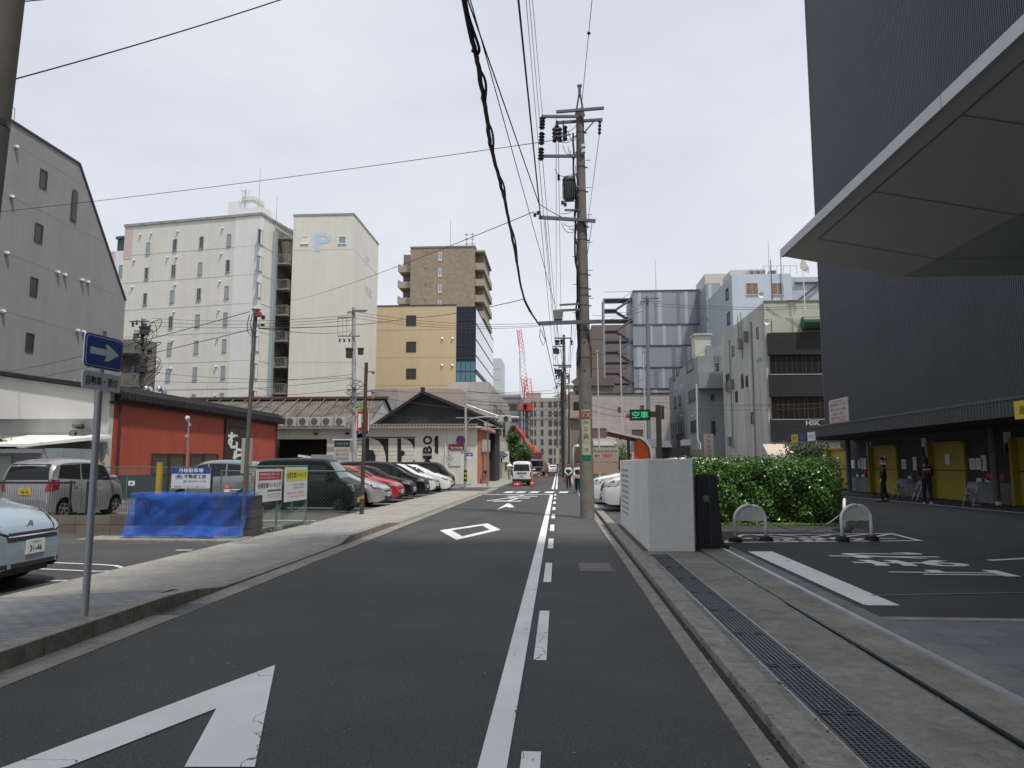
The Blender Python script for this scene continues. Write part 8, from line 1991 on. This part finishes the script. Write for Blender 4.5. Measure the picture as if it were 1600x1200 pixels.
p0 = Vector(prb.location); a = atY(522, 731, 45) - p0; b = atY(547, 688, 45) - p0; ww_ = b.x - a.x; hh = b.z - a.z; cx = (a.x + b.x) / 2
O('board', MB().box(a.x, b.x, -.06, .06, a.z, b.z), mat('board_grey', (.45, .46, .46), .5), prb)
O('green_head', MB().box(a.x, b.x, -.065, -.06, b.z - hh * .24, b.z), mat('head_green', (.03, .09, .06), .5), prb)
O('hood', MB().box(a.x - .1, b.x + .15, -.2, .1, b.z, b.z + .08), WHITE, prb)
txt('月極 駐車場', (cx, -.07, b.z - hh * .12), (1, 0, 0), (0, 0, 1), ww_ * .8, hh * .10, PAPER, prb)
for (t_s, q, m) in (('60分 200円', .36, 'board_red'), ('最大 900円', .50, 'board_red'), ('8:00-22:00', .66, 'notice_ink')): txt(t_s, (cx, -.07, b.z - hh * q), (1, 0, 0), (0, 0, 1), ww_ * .8, hh * .09, mat(m), prb)
O('lower_plate', MB().box(a.x + .3, b.x - .1, -.08, -.06, a.z, a.z + hh * .2), WHITE, prb); txt('×', (cx + .1, -.085, a.z + hh * .1), (1, 0, 0), (0, 0, 1), .35, .22, mat('board_red'), prb, bold=.04)
O('post', MB().box(cx - .08, cx + .08, -.05, .05, 0, a.z), STEEL, prb)
O('side_panel', MB().box(a.x - 1.5, a.x - .05, -.03, .03, a.z + .2, a.z + hh * .48), mat('side_panel_blue', (.36, .39, .46), .4, .3), prb)
gk = thing('gable_lamp_arm', 'white arm with a red end sticking up behind the small black van', 'barrier arm', (atY(480, 715, 46).x, 46, 0))
p0 = Vector(gk.location); O('arm', MB().beam(atY(466, 712, 46) - p0, atY(493, 716, 46) - p0, .1, .14), WHITE, gk); O('red_end', MB().beam(atY(487, 716.5, 46) - p0 + Vector((0, -.06, -.05)), atY(494, 718, 46) - p0 + Vector((0, -.06, -.05)), .12, .2), mat('sign_red'), gk); O('post', MB().cyl((0, 0, 0), (0, 0, 2.1), .06, None, 8), STEEL, gk)
c_b, _ = make_car('parked_car', 'pale blue-white car half hidden behind the monthly parking board', 'car', (atY(318, 750, 24.5).x, 25.9, .02), R(180), SP['keiwagon'], paint('ice_paint', (.20, .235, .255), .3), detail=False)
# =====================================================================  PEOPLE
SKIN = mat('skin', (.42, .26, .18), .6); HAIR = mat('dark_hair', (.012, .010, .009), .6)
def skinned(name, verts, edges, m, parent, sub=2):
 me = bpy.data.meshes.new(name); me.from_pydata([v[:3] for v in verts], edges, [])
 o = bpy.data.objects.new(name, me); COL.objects.link(o)
 md = o.modifiers.new('s', 'SKIN'); md.use_smooth_shade = True
 sl = me.skin_vertices[0].data
 for i, v in enumerate(verts):
  r_ = v[3]; sl[i].radius = (r_, v[4] if len(v) > 4 else r_); sl[i].use_root = (i == 0)
 s2 = o.modifiers.new('u', 'SUBSURF'); s2.levels = sub; s2.render_levels = sub
 dg = bpy.context.evaluated_depsgraph_get(); m2 = bpy.data.meshes.new_from_object(o.evaluated_get(dg)); m2.name = name
 bpy.data.objects.remove(o); m2.shade_smooth(); m2.materials.clear(); m2.materials.append(m)
 o2 = bpy.data.objects.new(name, m2); COL.objects.link(o2); o2.parent = parent
 return o2
def person(label, loc, face, H_=1.7, top=None, trous=None, shoes=None, arms=None, stride=.0, hair=HAIR, longhair=False, skirt=False, extra=None, sleeve_m=None, vest=None, coat=False):
 """face: heading of the body (0 = +X). body built facing local +x"""
 k = H_ / 1.7
 t = thing('person', label, 'person', loc, face)
 s_ = stride
 legs = {}
 V = [(0, 0, .93, .115, .145)]; E_ = []
 def add(p, r_, par, r2=None): V.append((*p, r_, r2 or r_)); E_.append((par, len(V) - 1)); return len(V) - 1
 w1 = add((0, 0, 1.08), .10, 0, .135); w2 = add((.0, 0, 1.25), .115, w1, .16); ch = add((-.005, 0, 1.38), .10, w2, .165); nk = add((0, 0, 1.465), .05, ch); hd_ = add((.015, 0, 1.53), .072, nk); h2 = add((.02, 0, 1.60), .088, hd_); h3 = add((.012, 0, 1.665), .062, h2)
 nose = None
 leg_pts = {}
 for sd_ in (-1, 1):
  f = s_ * sd_
  hp = (0.0, sd_ * .085, .86); kn = (f * .16 + .02, sd_ * .095, .48); an = (f * .34 - .02, sd_ * .10, .09); tw = (f * .34 + .15, sd_ * .11, .035)
  if f < 0: an = (f * .34 - .03, sd_ * .10, .12)
  a = add(hp, .085, 0); b = add(kn, .055, a); c = add(an, .037, b); d_ = add(tw, .030, c); leg_pts[sd_] = (hp, kn, an, tw)
 arm_pts = {}
 for sd_ in (-1, 1):
  sh = (0, sd_ * .175, 1.385); el, wr = (arms or {}).get(sd_, ((-.02, sd_ * .235, 1.10), (.06, sd_ * .235, .86)))
  a = add(sh, .05, ch); b = add(el, .037, a); c = add(wr, .026, b)
  dv = (Vector(wr) - Vector(el)).normalized(); hd2 = Vector(wr) + dv * .06; pm = add(tuple(hd2), .024, c, .032)
  side = Vector((0, 1, 0)) if abs(dv.y) < .8 else Vector((1, 0, 0))
  bend = Vector((.35, 0, 0)) + dv
  for q in range(4):
   off = side * (-.027 + q * .018); ln = (.055, .065, .068, .055)[q]
   p1 = hd2 + dv * .035 + off; f1 = add(tuple(p1), .009, pm); p2 = p1 + (dv + Vector((.25, 0, 0))).normalized() * ln * .6; f2 = add(tuple(p2), .008, f1); add(tuple(p2 + (dv + Vector((.7, 0, 0))).normalized() * ln * .45), .007, f2)
  th = hd2 + dv * .005 + Vector((.03, 0, 0)); f1 = add(tuple(th), .010, pm); add(tuple(th + (dv + Vector((.4, 0, 0))).normalized() * .045), .009, f1)
  arm_pts[sd_] = (sh, el, wr)
 sc = lambda L_: [(v[0] * k, v[1] * k, v[2] * k, v[3] * k, (v[4] if len(v) > 4 else v[3]) * k) for v in L_]
 O_b = skinned('body', sc(V), E_, SKIN, t)
 fm = MB(); z = 1.60
 for sd_ in (-1, 1): fm.lathe([(.010, -.004), (.010, .004), (0, .006)], (.103 * k, sd_ * .030 * k, z * k), 'x', 8)
 O('eye', fm, BLACK, t); O('nose', MB().add([(.098 * k, -.012 * k, 1.572 * k), (.098 * k, .012 * k, 1.572 * k), (.125 * k, 0, 1.575 * k), (.100 * k, 0, 1.605 * k)], [(0, 1, 2), (0, 2, 3), (1, 3, 2), (0, 3, 1)]), SKIN, t)
 O('mouth', MB().box(.093 * k, .1 * k, -.02 * k, .02 * k, 1.545 * k, 1.550 * k), mat('lips', (.25, .08, .07), .6), t)
 for sd_ in (-1, 1): O('ear', MB().lathe([(.018, -.008), (.02, 0), (.01, .008)], (.0, sd_ * .088 * k, 1.59 * k), 'y', 8), SKIN, t)
 hv = [(-.02, 0, 1.64, .085, .09), (.02, 0, 1.675, .075, .075), (-.055, 0, 1.60, .06, .075)]; he = [(0, 1), (0, 2)]
 if longhair: hv += [(-.075, 0, 1.50, .05, .075), (-.07, 0, 1.40, .04, .07)]; he += [(2, 3), (3, 4)]
 skinned('hair', sc(hv), he, hair, t)
 tv = [(0, 0, 1.10, .125, .15), (0, 0, 1.26, .13, .175), (-.005, 0, 1.385, .112, .18), (0, 0, 1.45, .062, .065), (0, 0, .98, .125, .16), (0, 0, .90 if not coat else .72, .13 if not coat else .15, .168 if not coat else .19)]; te = [(0, 1), (1, 2), (2, 3), (0, 4), (4, 5)]
 sv = []
 for sd_ in (-1, 1):
  sh, el, wr = arm_pts[sd_]; w_ = tuple(Vector(el) + (Vector(wr) - Vector(el)) * .92); i0 = len(tv)
  tv += [(*sh, .068), (*el, .052), (*w_, .040)]; te += [(2, i0), (i0, i0 + 1), (i0 + 1, i0 + 2)]
 skinned('jacket' if coat else 'shirt', sc(tv), te, top, t)
 if vest:
  vv = [(0, 0, 1.08, .137, .162), (0, 0, 1.26, .142, .187), (-.005, 0, 1.37, .122, .17), (0, 0, .96, .137, .17)]; skinned('vest', sc(vv), [(0, 1), (1, 2), (0, 3)], vest, t)
 pv = [(0, 0, .95, .12, .155), (0, 0, 1.02, .11, .145)]; pe = [(0, 1)]
 for sd_ in (-1, 1):
  hp, kn, an, tw = leg_pts[sd_]; i0 = len(pv); pv += [(hp[0], hp[1], hp[2], .098), (*kn, .072), (an[0], an[1], an[2] - .02, .056)]; pe += [(0, i0), (i0, i0 + 1), (i0 + 1, i0 + 2)]
 skinned('trousers', sc(pv), pe, trous, t)
 for sd_ in (-1, 1):
  hp, kn, an, tw = leg_pts[sd_]; skinned('shoe', sc([(an[0] - .03, an[1], .045, .042, .042), (an[0] + .06, an[1], .045, .038, .045), (tw[0] + .04, tw[1], .035, .028, .04)]), [(0, 1), (1, 2)], shoes or BLACK, t)
 if extra: extra(t, k)
 return t
BLKC = mat('cloth_black', (.012, .012, .014), .9); GREYC = mat('cloth_grey', (.20, .21, .22), .9); NAVYC = mat('cloth_navy', (.02, .025, .05), .9); WHC = mat('cloth_white', (.60, .62, .66), .9)
def hx(px, py, z=.03): q = gnd(px, py, z); return (q.x, q.y, z)
person('person in a long black coat and black trousers walking past the yellow door', hx(1382, 784), R(165), 1.74, BLKC, BLKC, arms={-1: ((-.05, -.25, 1.12), (.0, -.24, .88)), 1: ((.02, .24, 1.10), (.10, .22, .88))}, stride=.35, coat=True)
def stripe(t, k): O('red_back_print', MB().prism([(-.13 * k, 1.20 * k), (.13 * k, 1.20 * k), (.13 * k, 1.27 * k), (-.13 * k, 1.27 * k)], -.150 * k, -.135 * k, 'x'), mat('print_red', (.30, .03, .03), .8), t); O('white_back_print', MB().prism([(-.12 * k, 1.30 * k), (.12 * k, 1.30 * k), (.12 * k, 1.325 * k), (-.12 * k, 1.325 * k)], -.146 * k, -.13 * k, 'x'), PAPER, t)
person('person in a dark jacket with a red print on the back and pale shoes', hx(1450, 788), R(72), 1.68, BLKC, BLKC, shoes=mat('shoe_pale', (.40, .40, .42), .6), arms={-1: ((.05, -.22, 1.12), (.25, -.16, 1.05)), 1: ((.05, .22, 1.12), (.25, .14, 1.05))}, stride=.3, longhair=True, extra=stripe)
person('person in a grey-blue shirt half hidden behind the right end of the hedge', hx(1308, 775), R(200), 1.62, mat('cloth_blue_grey', (.13, .16, .20), .9), NAVYC)
def fl(t, k): O('red_baton', MB().cyl((.16, -.03, .80), (.16, .03, .32), .022, None, 8), mat('baton_red', (.55, .05, .05), .4), t)
person('traffic guard in a white shirt, dark vest and cap with hands joined in front', hx(888.5, 764.5, 0), R(-95), 1.55, WHC, NAVYC, arms={-1: ((.05, -.24, 1.14), (.17, -.03, .98)), 1: ((.05, .24, 1.14), (.17, .03, .98))}, vest=NAVYC, extra=fl)
def sgn2(t, k): O('held_board', MB().box(.20, .22, -.28, .12, .78, .98), mat('pink_board', (.62, .42, .48), .6), t); O('board_mark', MB().box(.22, .224, -.18, .04, .86, .90), mat('board_red'), t)
person('guard holding a small pink board beside the utility pole', hx(903.5, 770.5, 0), R(-100), 1.6, WHC, BLKC, vest=NAVYC, arms={-1: ((.04, -.23, 1.12), (.20, -.12, .98)), 1: ((.02, .23, 1.12), (.18, .06, .96))}, extra=sgn2)
person('worker standing beside the crane truck with orange trousers', (atY(845 + 9, 740, 98).x, 98, 0), R(-90), 1.65, GREYC, mat('cloth_orange', (.40, .12, .05), .9))
def fchair(label, x, y, rz, first=None):
 if first is None:
  t = thing('folding_chair', label, 'chair', (x, y, .03), rz, 'folding chairs along the wall of the dark building')
  tb_ = mat('chair_tube', (.42, .43, .45), .35, .8)
  O('leg', MB().tube([(.22, -.2, 0), (-.12, -.2, .82)], .011, 6).tube([(.22, .2, 0), (-.12, .2, .82)], .011, 6).tube([(-.12, -.2, .82), (-.12, .2, .82)], .011, 6), tb_, t)
  O('leg', MB().tube([(-.22, -.18, 0), (.16, -.18, .44)], .011, 6).tube([(-.22, .18, 0), (.16, .18, .44)], .011, 6).tube([(-.22, -.18, .02), (-.22, .18, .02)], .01, 6), tb_, t)
  O('seat', MB().box(-.12, .22, -.19, .19, .42, .45), mat('chair_seat', (.24, .26, .28), .7), t); O('backrest', MB().beam((-.06, -.19, .70), (-.06, .19, .70), .015, .16), mat('chair_seat'), t)
  return t
 return dup(first, (x, y, .03), rz, label)
q = gnd(1515, 790, .03); f1 = fchair('folding chair left of the two beside the large yellow door', q.x + .1, q.y, R(200))
q = gnd(1552, 785, .03); fchair('folding chair right of the two, next to a white bucket', q.x + .1, q.y, R(185), f1)
q = gnd(1405, 777, .03); fchair('folding chair just right of the person in the black coat', q.x, q.y, R(190), f1)
q = gnd(1437, 781, .03); fchair('folding chair behind the person with the red back print', q.x, q.y, R(180), f1)
q = gnd(1424, 778, .03); tbl = thing('folding_table', 'small dark folding table against the wall between two folding chairs', 'table', (q.x + .3, q.y, .03), R(90))
O('tabletop', MB().box(-.5, .5, -.25, .25, .66, .69), mat('table_dark', (.06, .06, .065), .5), tbl)
for sx in (-.44, .44):
 for sy in (-.2, .2): O('leg', MB().cyl((sx, sy, 0), (sx, sy, .66), .014, None, 6), mat('chair_tube'), tbl)
bx2 = tag(O('paper_box', MB().box(-.2, .15, -.12, .12, 0, .16), mat('cloth_blue_grey'), None, bevel=.01), 'small blue-grey box lying on the folding table', 'box'); bx2.location = (q.x + .3, q.y + .1, .725)
q = gnd(1558, 789, .03); bk = thing('white_bucket', 'small white bucket on the ground under the notices', 'bucket', (q.x, q.y - .1, .03)); O('body', MB().lathe([(.09, 0), (.11, .13), (.10, .13), (.08, .02), (0, .02)], (0, 0, 0), n=14), WHITE, bk)
def tree(label, px, py0, py1, Y, wpx, n, m, base=0, name='street_tree', seed=1):
 random.seed(seed); b_ = atY(px, 726, Y); zt_ = atY(px, py0, Y).z; zb_ = max(.5, atY(px, py1, Y).z); w_ = wpx / FPX * Y / 2
 t = thing(name, label, 'tree', (b_.x, Y, 0)); mb = MB(); lb_ = MB()
 tk_ = MB().tube([(0, 0, 0), (.08, 0, zb_ + .3), (-.05, .1, (zt_ + zb_) / 2), (0, 0, zt_ * .92)], [.16, .12, .08, .03], 8)
 cl = []
 for i in range(22):
  a = random.uniform(0, 6.28); r_ = random.uniform(.2, 1); zz = random.uniform(zb_ + .3, zt_ - .2); sh = math.sin(min(1, max(.1, (zz - zb_) / (zt_ - zb_))) * 2.6) * .9 + .15
  c_ = Vector((math.cos(a) * w_ * r_ * sh, math.sin(a) * w_ * r_ * sh, zz)); cl.append(c_); tk_.tube([(0, 0, max(zb_ * .6, zz - w_ * .9)), tuple(c_ * .6 + Vector((0, 0, zz * .4)) - Vector((0, 0, .2))), tuple(c_)], [.05, .03, .012], 5)
 O('trunk', tk_, mat('bark', (.10, .075, .055), .9, var=.3, scale=6), t)
 for i in range(n):
  c_ = random.choice(cl); s_ = w_ * .34; leaf(mb, c_ + Vector((random.gauss(0, s_), random.gauss(0, s_), random.gauss(0, s_ * .8))), (random.gauss(0, 1), random.gauss(0, 1), random.gauss(.5, 1)), random.uniform(.09, .17) * (Y / 100) ** .5)
 O('crown', mb, m, t, fix=False); return t
tree('leafy green tree beside the cream shop, in front of the crane mast', 803, 676, 733, 106, 22, 3600, TL, seed=3)
tree('taller darker green tree behind the leafy one', 800, 664, 728, 110, 17, 2600, DL, seed=5)
tree('small round green tree right of the tall ones near the van', 820, 695, 736, 84, 22, 1800, TL, seed=9)
tree('green creeper bush at the far left edge beside the lean-to shed', 1, 684, 716, 27, 26, 900, TL, seed=13)
tree('dark leafy shrub under the black banded building behind the hedge', 1262, 695, 735, 52, 60, 1800, DL, seed=15)
lanm = thing('stone_lantern', 'small pale stone lantern showing beside the van and tree', 'lantern', (atY(796, 735, 70).x, 70, 0))
O('post', MB().cyl((0, 0, 0), (0, 0, 1.0), .15, .12, 8), CONS, lanm); O('lantern_roof', MB().lathe([(.34, 1.35), (.30, 1.42), (.08, 1.6), (.03, 1.8), (0, 1.8)], (0, 0, 0), n=8).box(-.16, .16, -.16, .16, 1.0, 1.35), WHITE, lanm)
aw2 = thing('pale_pink_awning', 'pale pinkish awning below the black banded building left of the yellow sign', 'awning', (atY(1215, 700, 57).x, 57, 0))
p0 = Vector(aw2.location); a = atY(1199, 708, 57) - p0; b = atY(1236, 693, 57) - p0
O('cloth', MB().add([(a.x, 0, a.z), (b.x + .2, 0, a.z), (b.x - .1, 1.2, b.z), (a.x, 1.2, b.z), (a.x, 0, a.z - .08), (b.x + .2, 0, a.z - .08)], [(0, 1, 2, 3), (0, 4, 5, 1)]), mat('awning_pink', (.55, .44, .36), .7), aw2, fix=False)
O('rod', MB().cyl((a.x, 0, a.z - .08), (b.x + .2, 0, a.z - .08), .03, None, 6), STEEL, aw2)
# =====================================================================  WIRES
def wire(label, pts, r_, sag=0, name='power_line', cat='cable', m=CABLE, seg=14, group=None):
 P = []
 for a, b in zip(pts[:-1], pts[1:]):
  a = Vector(a); b = Vector(b)
  for i in range(seg): t = i / seg; P.append(a + (b - a) * t - Vector((0, 0, sag * 4 * t * (1 - t))))
 P.append(Vector(pts[-1]))
 return tag(O(name, MB().tube(P, r_, 6), m), label, cat, group)
PP = Vector((PX_, PY_, 0))
def onpole(px, py, dy=-.2): q = atY(px, py, PY_ + dy); return q
def at_h(px, py, z):
 d = ray(px, py); t = (z - EYE) / d.z; return Vector((d.x * t, d.y * t, z))
def overhead(label, px0, end, r_, drop=.25, back=14, sag=.0, **k):
 """a street-long wire: ends on the pole, crosses the top of the view at px0, runs on behind the viewer"""
 T = at_h(px0, 0, end.z - drop); d = (T - end); B = T + d * (back / max(1, d.length)) + Vector((0, 0, drop * 1.2))
 return wire(label, [B, T, end], r_, sag, **k)
E1 = onpole(843, 508, -.26); T1_ = at_h(725, 0, E1.z - .35)
M1 = atY(766, 225, 10.2)
P = []
ctrl = [T1_ + (T1_ - M1) * 1.6 + Vector((0, 0, .3)), T1_]
for (px, py, Y_) in ((745, 90, 7.1), (757, 160, 8.5), (768, 232, 10.4), (785, 300, 12.6), (801, 374, 15.2), (820, 470, 18.4)): ctrl.append(atY(px, py, Y_))
ctrl.append(E1)
rel_z = None
def spl(c, n=12):
 out = []; c = [c[0]] + c + [c[-1]]
 for i in range(1, len(c) - 2):
  for j in range(n):
   t = j / n; a, b, d_, e = c[i - 1], c[i], c[i + 1], c[i + 2]
   out.append(.5 * ((2 * b) + (-a + d_) * t + (2 * a - 5 * b + 4 * d_ - e) * t * t + (-a + 3 * b - 3 * d_ + e) * t ** 3))
 return out + [c[-1]]
Z0 = E1.z
ctrl2 = []
for i, (px, py) in enumerate(((725, 0), (745, 90), (757, 160), (768, 232), (785, 300), (801, 374), (820, 470))):
 q = at_h(px, py, Z0 - .35 * math.sin(math.pi * (.30 + .1 * i))); ctrl2.append(q)
ctrl2 = [ctrl2[0] + (ctrl2[0] - ctrl2[1]) * 6 + Vector((0, 0, .2))] + ctrl2 + [E1]
pts = spl(ctrl2, 10); random.seed(2)
tag(O('telephone_cable_bundle', MB().tube([p + Vector((random.gauss(0, .004), 0, random.gauss(0, .004))) for p in pts], .023, 8), CABLE), 'thick black bundled cable sagging down to the lowest crossarm', 'cable')
pts3 = [p + Vector((.022 * math.sin(i * .55) + .02, 0, .02 * math.cos(i * .5) - .02)) for i, p in enumerate(pts)]
tag(O('lashed_wire', MB().tube(pts3, .013, 6), CABLE), 'thin wire twisting loosely round the thick black bundled cable', 'cable')
q0 = E1; tag(O('spare_cable_loop', MB().tube([q0 + Vector((.02, 0, -.1)), q0 + Vector((-.0, 0, -.35)), q0 + Vector((.1, 0, -.6)), q0 + Vector((.17, 0, -.45)), q0 + Vector((.1, 0, -.3)), q0 + Vector((.05, 0, -.15))], .012, 6), CABLE), 'loop of spare wire hanging below the lowest crossarm', 'cable')
e2 = onpole(842, 318); bd2 = overhead('twisted grey-black cable right of the thick bundle, ending at the middle crossarm', 731, e2, .014, .2)
wire('short span of twisted cable from the left end of the wire to the pole', [e2, onpole(893, 345)], .012, .05)
overhead('thin wire just beside the twisted cable, dropping far down the street', 735, onpole(868, 480), .006, .3)
overhead('single thick black cable crossing the upper sky to the middle crossarm', 810, onpole(845, 343), .017, .15)
for i, (px, pe, ye, lab) in enumerate(((822, 842, 236, 'leftmost of the three thin parallel wires'), (827, 845, 210, 'middle of the three thin parallel wires'), (832, 848, 184, 'rightmost of the three thin parallel wires'))):
 overhead(lab + ' ending at the stacked insulators', px, onpole(pe, ye), .0065, .1)
overhead('thin wire with a small bead that comes down to the pole top', 925, onpole(908, 172, 0), .008, .2)
bq = at_h(920, 52, onpole(908, 172).z - .1); tag(O('wire_bead', MB().lathe([(0, -.06), (.05, 0), (0, .06)], tuple(bq), n=10), INS), 'small dark bead clamped on the thin wire above the pole', 'clamp')
Y2 = 58
for i, (pa, pb, lab) in enumerate((((938, 200), (893, 531), 'wire sloping down from the right insulator to the second pole'), ((869, 182), (869, 531), 'wire from the top crossarm down to the second pole'), ((847, 240), (872, 531), 'wire from the stacked insulators down to the second pole'),
  ((842, 250), (868, 545), 'wire from the short lower arm down to the second pole'), ((852, 343), (872, 571), 'wire from the middle crossarm onward to the second pole'), ((845, 345), (866, 572), 'wire from the left tip of the middle crossarm to the second pole'), ((872, 190), (877, 531), 'straight thin wire falling beside the transformer to the second pole'),
  ((848, 508), (880, 640), 'heavy cable from the lowest crossarm falling toward the second pole'), ((868, 490), (884, 600), 'thin cable from the olive box to the second pole'), ((925, 349), (890, 575), 'wire from the right tip of the middle crossarm to the second pole'), ((893, 508), (888, 620), 'cable leaving the lowest crossarm close to the shaft'))):
 wire(lab, [onpole(*pa), atY(*pb, Y2 - .2)], .012 if i in (7,) else .009, .12 if i != 7 else .3)
for i in range(5): wire(('left', 'second', 'middle', 'fourth', 'right')[i] + ' wire of the bunch between the second and third pole', [atY(867 + i * 6, 530 + (i % 2) * 42, Y2), atY(869 + i * 4, 586 + (i % 2) * 15, 92)], .014, .3, group='bunched wires between the second and third pole')
for i in range(4): wire(('left', 'second', 'third', 'right')[i] + ' wire of the bunch beyond the third pole', [atY(869 + i * 5, 586 + (i % 2) * 15, 92), atY(864 + i * 4, 648 + (i % 2) * 10, 118)], .016, .3, group='bunched wires beyond the third pole')
wire('long dark wire crossing the sky from the left edge to the pole insulators', [atX(-60, 337, -26), atY(867, 219, PY_ - .15)], .010, .12, seg=24)
wire('dark wire slanting across the top left corner of the sky', [atY(18, 125, 8.0), atY(437, 0, 9.4), atY(437, 0, 9.4) + Vector((4, 1, 2.2))], .0085, .03)
wire('wire rising from the left buildings across the cream tower to the pole switches', [atY(455, 470, 72), atY(834, 331, PY_ - .2)], .012, .3, seg=24)
wire('short dark service wire at the far left top edge', [atY(-20, 8, 6.0), atY(120, -6, 8.0)], .007, 0)
Yp7 = 50; Yp9 = 14.35
wire('dark drop wire from the left edge to the thin steel pole, upper one', [atX(-30, 588, -29.5), atY(390, 487, 14.6)], .008, .15, seg=20)
wire('dark drop wire from the left edge to the thin steel pole, lower one', [atX(-30, 603, -29.4), atY(398, 513, 14.6)], .008, .15, seg=20)
wire('black service cable from the thin steel pole over the ochre wall to the street pole', [atY(404, 513, 14.4), atY(640, 497, 30), atY(820, 467, 19)], .011, .10, seg=16)
wire('second service cable running level from the thin steel pole to the pale concrete pole', [atY(404, 513, 14.4), atY(556, 514, 49)], .010, .2)
for i, (ya, yb, lab) in enumerate(((491, 492, 'top'), (497, 496, 'second'), (503, 500, 'third'), (575, 590, 'fourth'), (589, 585, 'fifth'), (602, 592, 'sixth'), (612, 608, 'lowest'))):
 wire('%s of the wires between the weathered pole cluster and the pale concrete pole' % lab, [atY(236, ya + 6, 60), atY(552, yb, 50)], .016, .35, seg=18)
for i, (ya, yb, lab) in enumerate(((487, 503, 'upper'), (492, 506, 'second'), (497, 508, 'third'), (608, 610, 'low'), (615, 650, 'lowest'))):
 wire('%s wire running from the pale concrete pole across to the main pole side' % lab, [atY(556, ya, 50), atY(862, yb, 57)], .016, .5 if i < 3 else .25, seg=18)
for i, (ya, yb, lab) in enumerate(((478, 512, 'top'), (486, 500, 'second'), (642, 640, 'third'), (650, 650, 'fourth'), (620, 612, 'fifth'))):
 wire('%s wire spanning from the main pole to the grey pole on the right' % lab, [atY(925, yb - 8, 57.5), atY(1005, ya, 61.8)], .016, .25)
for i, (ya, yb, lab) in enumerate(((474, 477, 'top'), (478, 480, 'second'), (628, 629, 'third'), (636, 636, 'lowest'))):
 wire('%s wire running right from the grey pole past the beige building' % lab, [atY(1022, ya, 61.8), atY(1300, yb, 59)], .016, .25)
wire('slanting wire crossing the striped building down to the left', [atY(960, 612, 60), atY(1120, 540, 70)], .014, .05)
for i, (ya, yb, lab) in enumerate(((611, 612, 'topmost'), (625, 626, 'second highest'), (630, 632, 'third'), (638, 637, 'fourth'), (651, 651, 'lowest'))):
 wire('%s of the level wires strung over the far crossing' % lab, [atY(728, ya, 47), atY(890, yb, 56)], .018, .2)
wire('thick level wire strung at the height of the traffic light', [atY(729, 650, 46.5), atY(905, 652, 55)], .026, .25)
wire('wire falling left from the traffic light pole over the black roof', [atY(727, 655, 46), atY(560, 640, 49)], .018, .2)
pc = far_pole(222, 498, 56, 0, 'cluttered utility pole between the grey and cream buildings', ((205, 236, 503, .1), (212, 240, 518, .08), (218, 238, 537, .1), (214, 240, 545, .08), (212, 236, 570, .08), (222, 236, 574, .08)), r0=.2, lean_px=1)
ins_far(pc, 56, ((208, 503), (214, 500), (228, 505), (234, 508), (216, 520), (222, 522), (226, 540), (232, 546), (236, 546), (218, 556), (228, 575)), .13, .4)
can(pc, 56, 228, 512, 524, .4); can(pc, 56, 226, 572, 582, .3)
random.seed(77)
for i in range(26):
 z = random.uniform(6.5, 13); s_ = random.choice((-1, 1)); pts = [Vector((0, -.2, z)), Vector((s_ * random.uniform(.3, 1.1), -.3, z + random.uniform(-.5, .5))), Vector((s_ * random.uniform(.2, 1.3), -.3, z - random.uniform(.1, .9))), Vector((0, -.2, z - 1))]
 O('jumper_lead', MB().tube(spl(pts, 4), .03, 4), CABLE, pc)
for (px, lab) in ((236, 'curved grey flue pipe left of the pair on the low roof'), (256, 'curved grey flue pipe right of the pair on the low roof')):
 f = thing('flue_pipe', lab, 'pipe', (atY(px, 620, 50).x, 50, 4.5)); p0 = Vector(f.location); zz = atY(px, 607, 50).z - 4.5
 O('pipe', MB().tube([(0, 0, 0), (0, 0, zz - .25), (-.08, 0, zz - .05), (-.30, 0, zz)], .19, 12), mat('flue_grey', (.22, .24, .26), .5, .4), f, smooth=True); O('mouth', MB().tube([(-.30, 0, zz), (-.42, -.1, zz - .05)], [.20, .23], 12), mat('flue_light', (.50, .51, .52), .5, .3), f)
random.seed(41); mb = MB()
for i in range(420):
 side = random.random()
 y = random.choice((random.uniform(3.5, 12), random.choice((4.4, 5.1, 6.3, 8.8, 10.2)) + random.gauss(0, .12)))
 x = 1.20 + random.gauss(0, .012) if side < .5 else (1.47 + random.gauss(0, .008) if side < .8 else 2.40 + random.gauss(0, .02))
 leaf(mb, Vector((x, y, random.uniform(.035, .06) if x > 1.3 else random.uniform(-.01, .05))), (random.gauss(0, .6), random.gauss(0, .6), 1), random.uniform(.006, .014))
for i in range(260):
 leaf(mb, Vector((-6.3 + random.gauss(0, .05), random.choice((14.9, 16.2, 17.3, 15.6)) + random.gauss(0, .25), random.uniform(.02, .08))), (random.gauss(0, .6), random.gauss(0, .6), 1), random.uniform(.012, .03))
tag(O('weeds', mb, leafmat('weed_leaf_mix', (.03, .06, .015), (.12, .17, .05)), fix=False), 'tiny weeds growing in the kerb joints and along the fence foot', 'weeds', kind='stuff')
random.seed(44); mb = MB()
for i in range(900):
 a = random.random()
 if a < .45: x, y = 1.05 + abs(random.gauss(0, .06)), random.uniform(3, 20)
 elif a < .75: x, y = -4.02 + abs(random.gauss(0, .09)), random.uniform(3.5, 20)
 else: x, y = random.uniform(-3.7, .95), random.uniform(3.3, 14)
 s_ = random.uniform(.0025, .007); z = .008
 mb.add([(x - s_, y - s_, z), (x + s_, y - s_ * .6, z), (x + s_ * .7, y + s_, z), (x - s_ * .8, y + s_, z), (x, y, z + s_ * .8)], [(0, 1, 4), (1, 2, 4), (2, 3, 4), (3, 0, 4)])
tag(O('gravel', mb, mat('grit', (.30, .27, .22), .9), fix=False), 'scattered grit and small stones along both gutters', 'grit', kind='stuff')
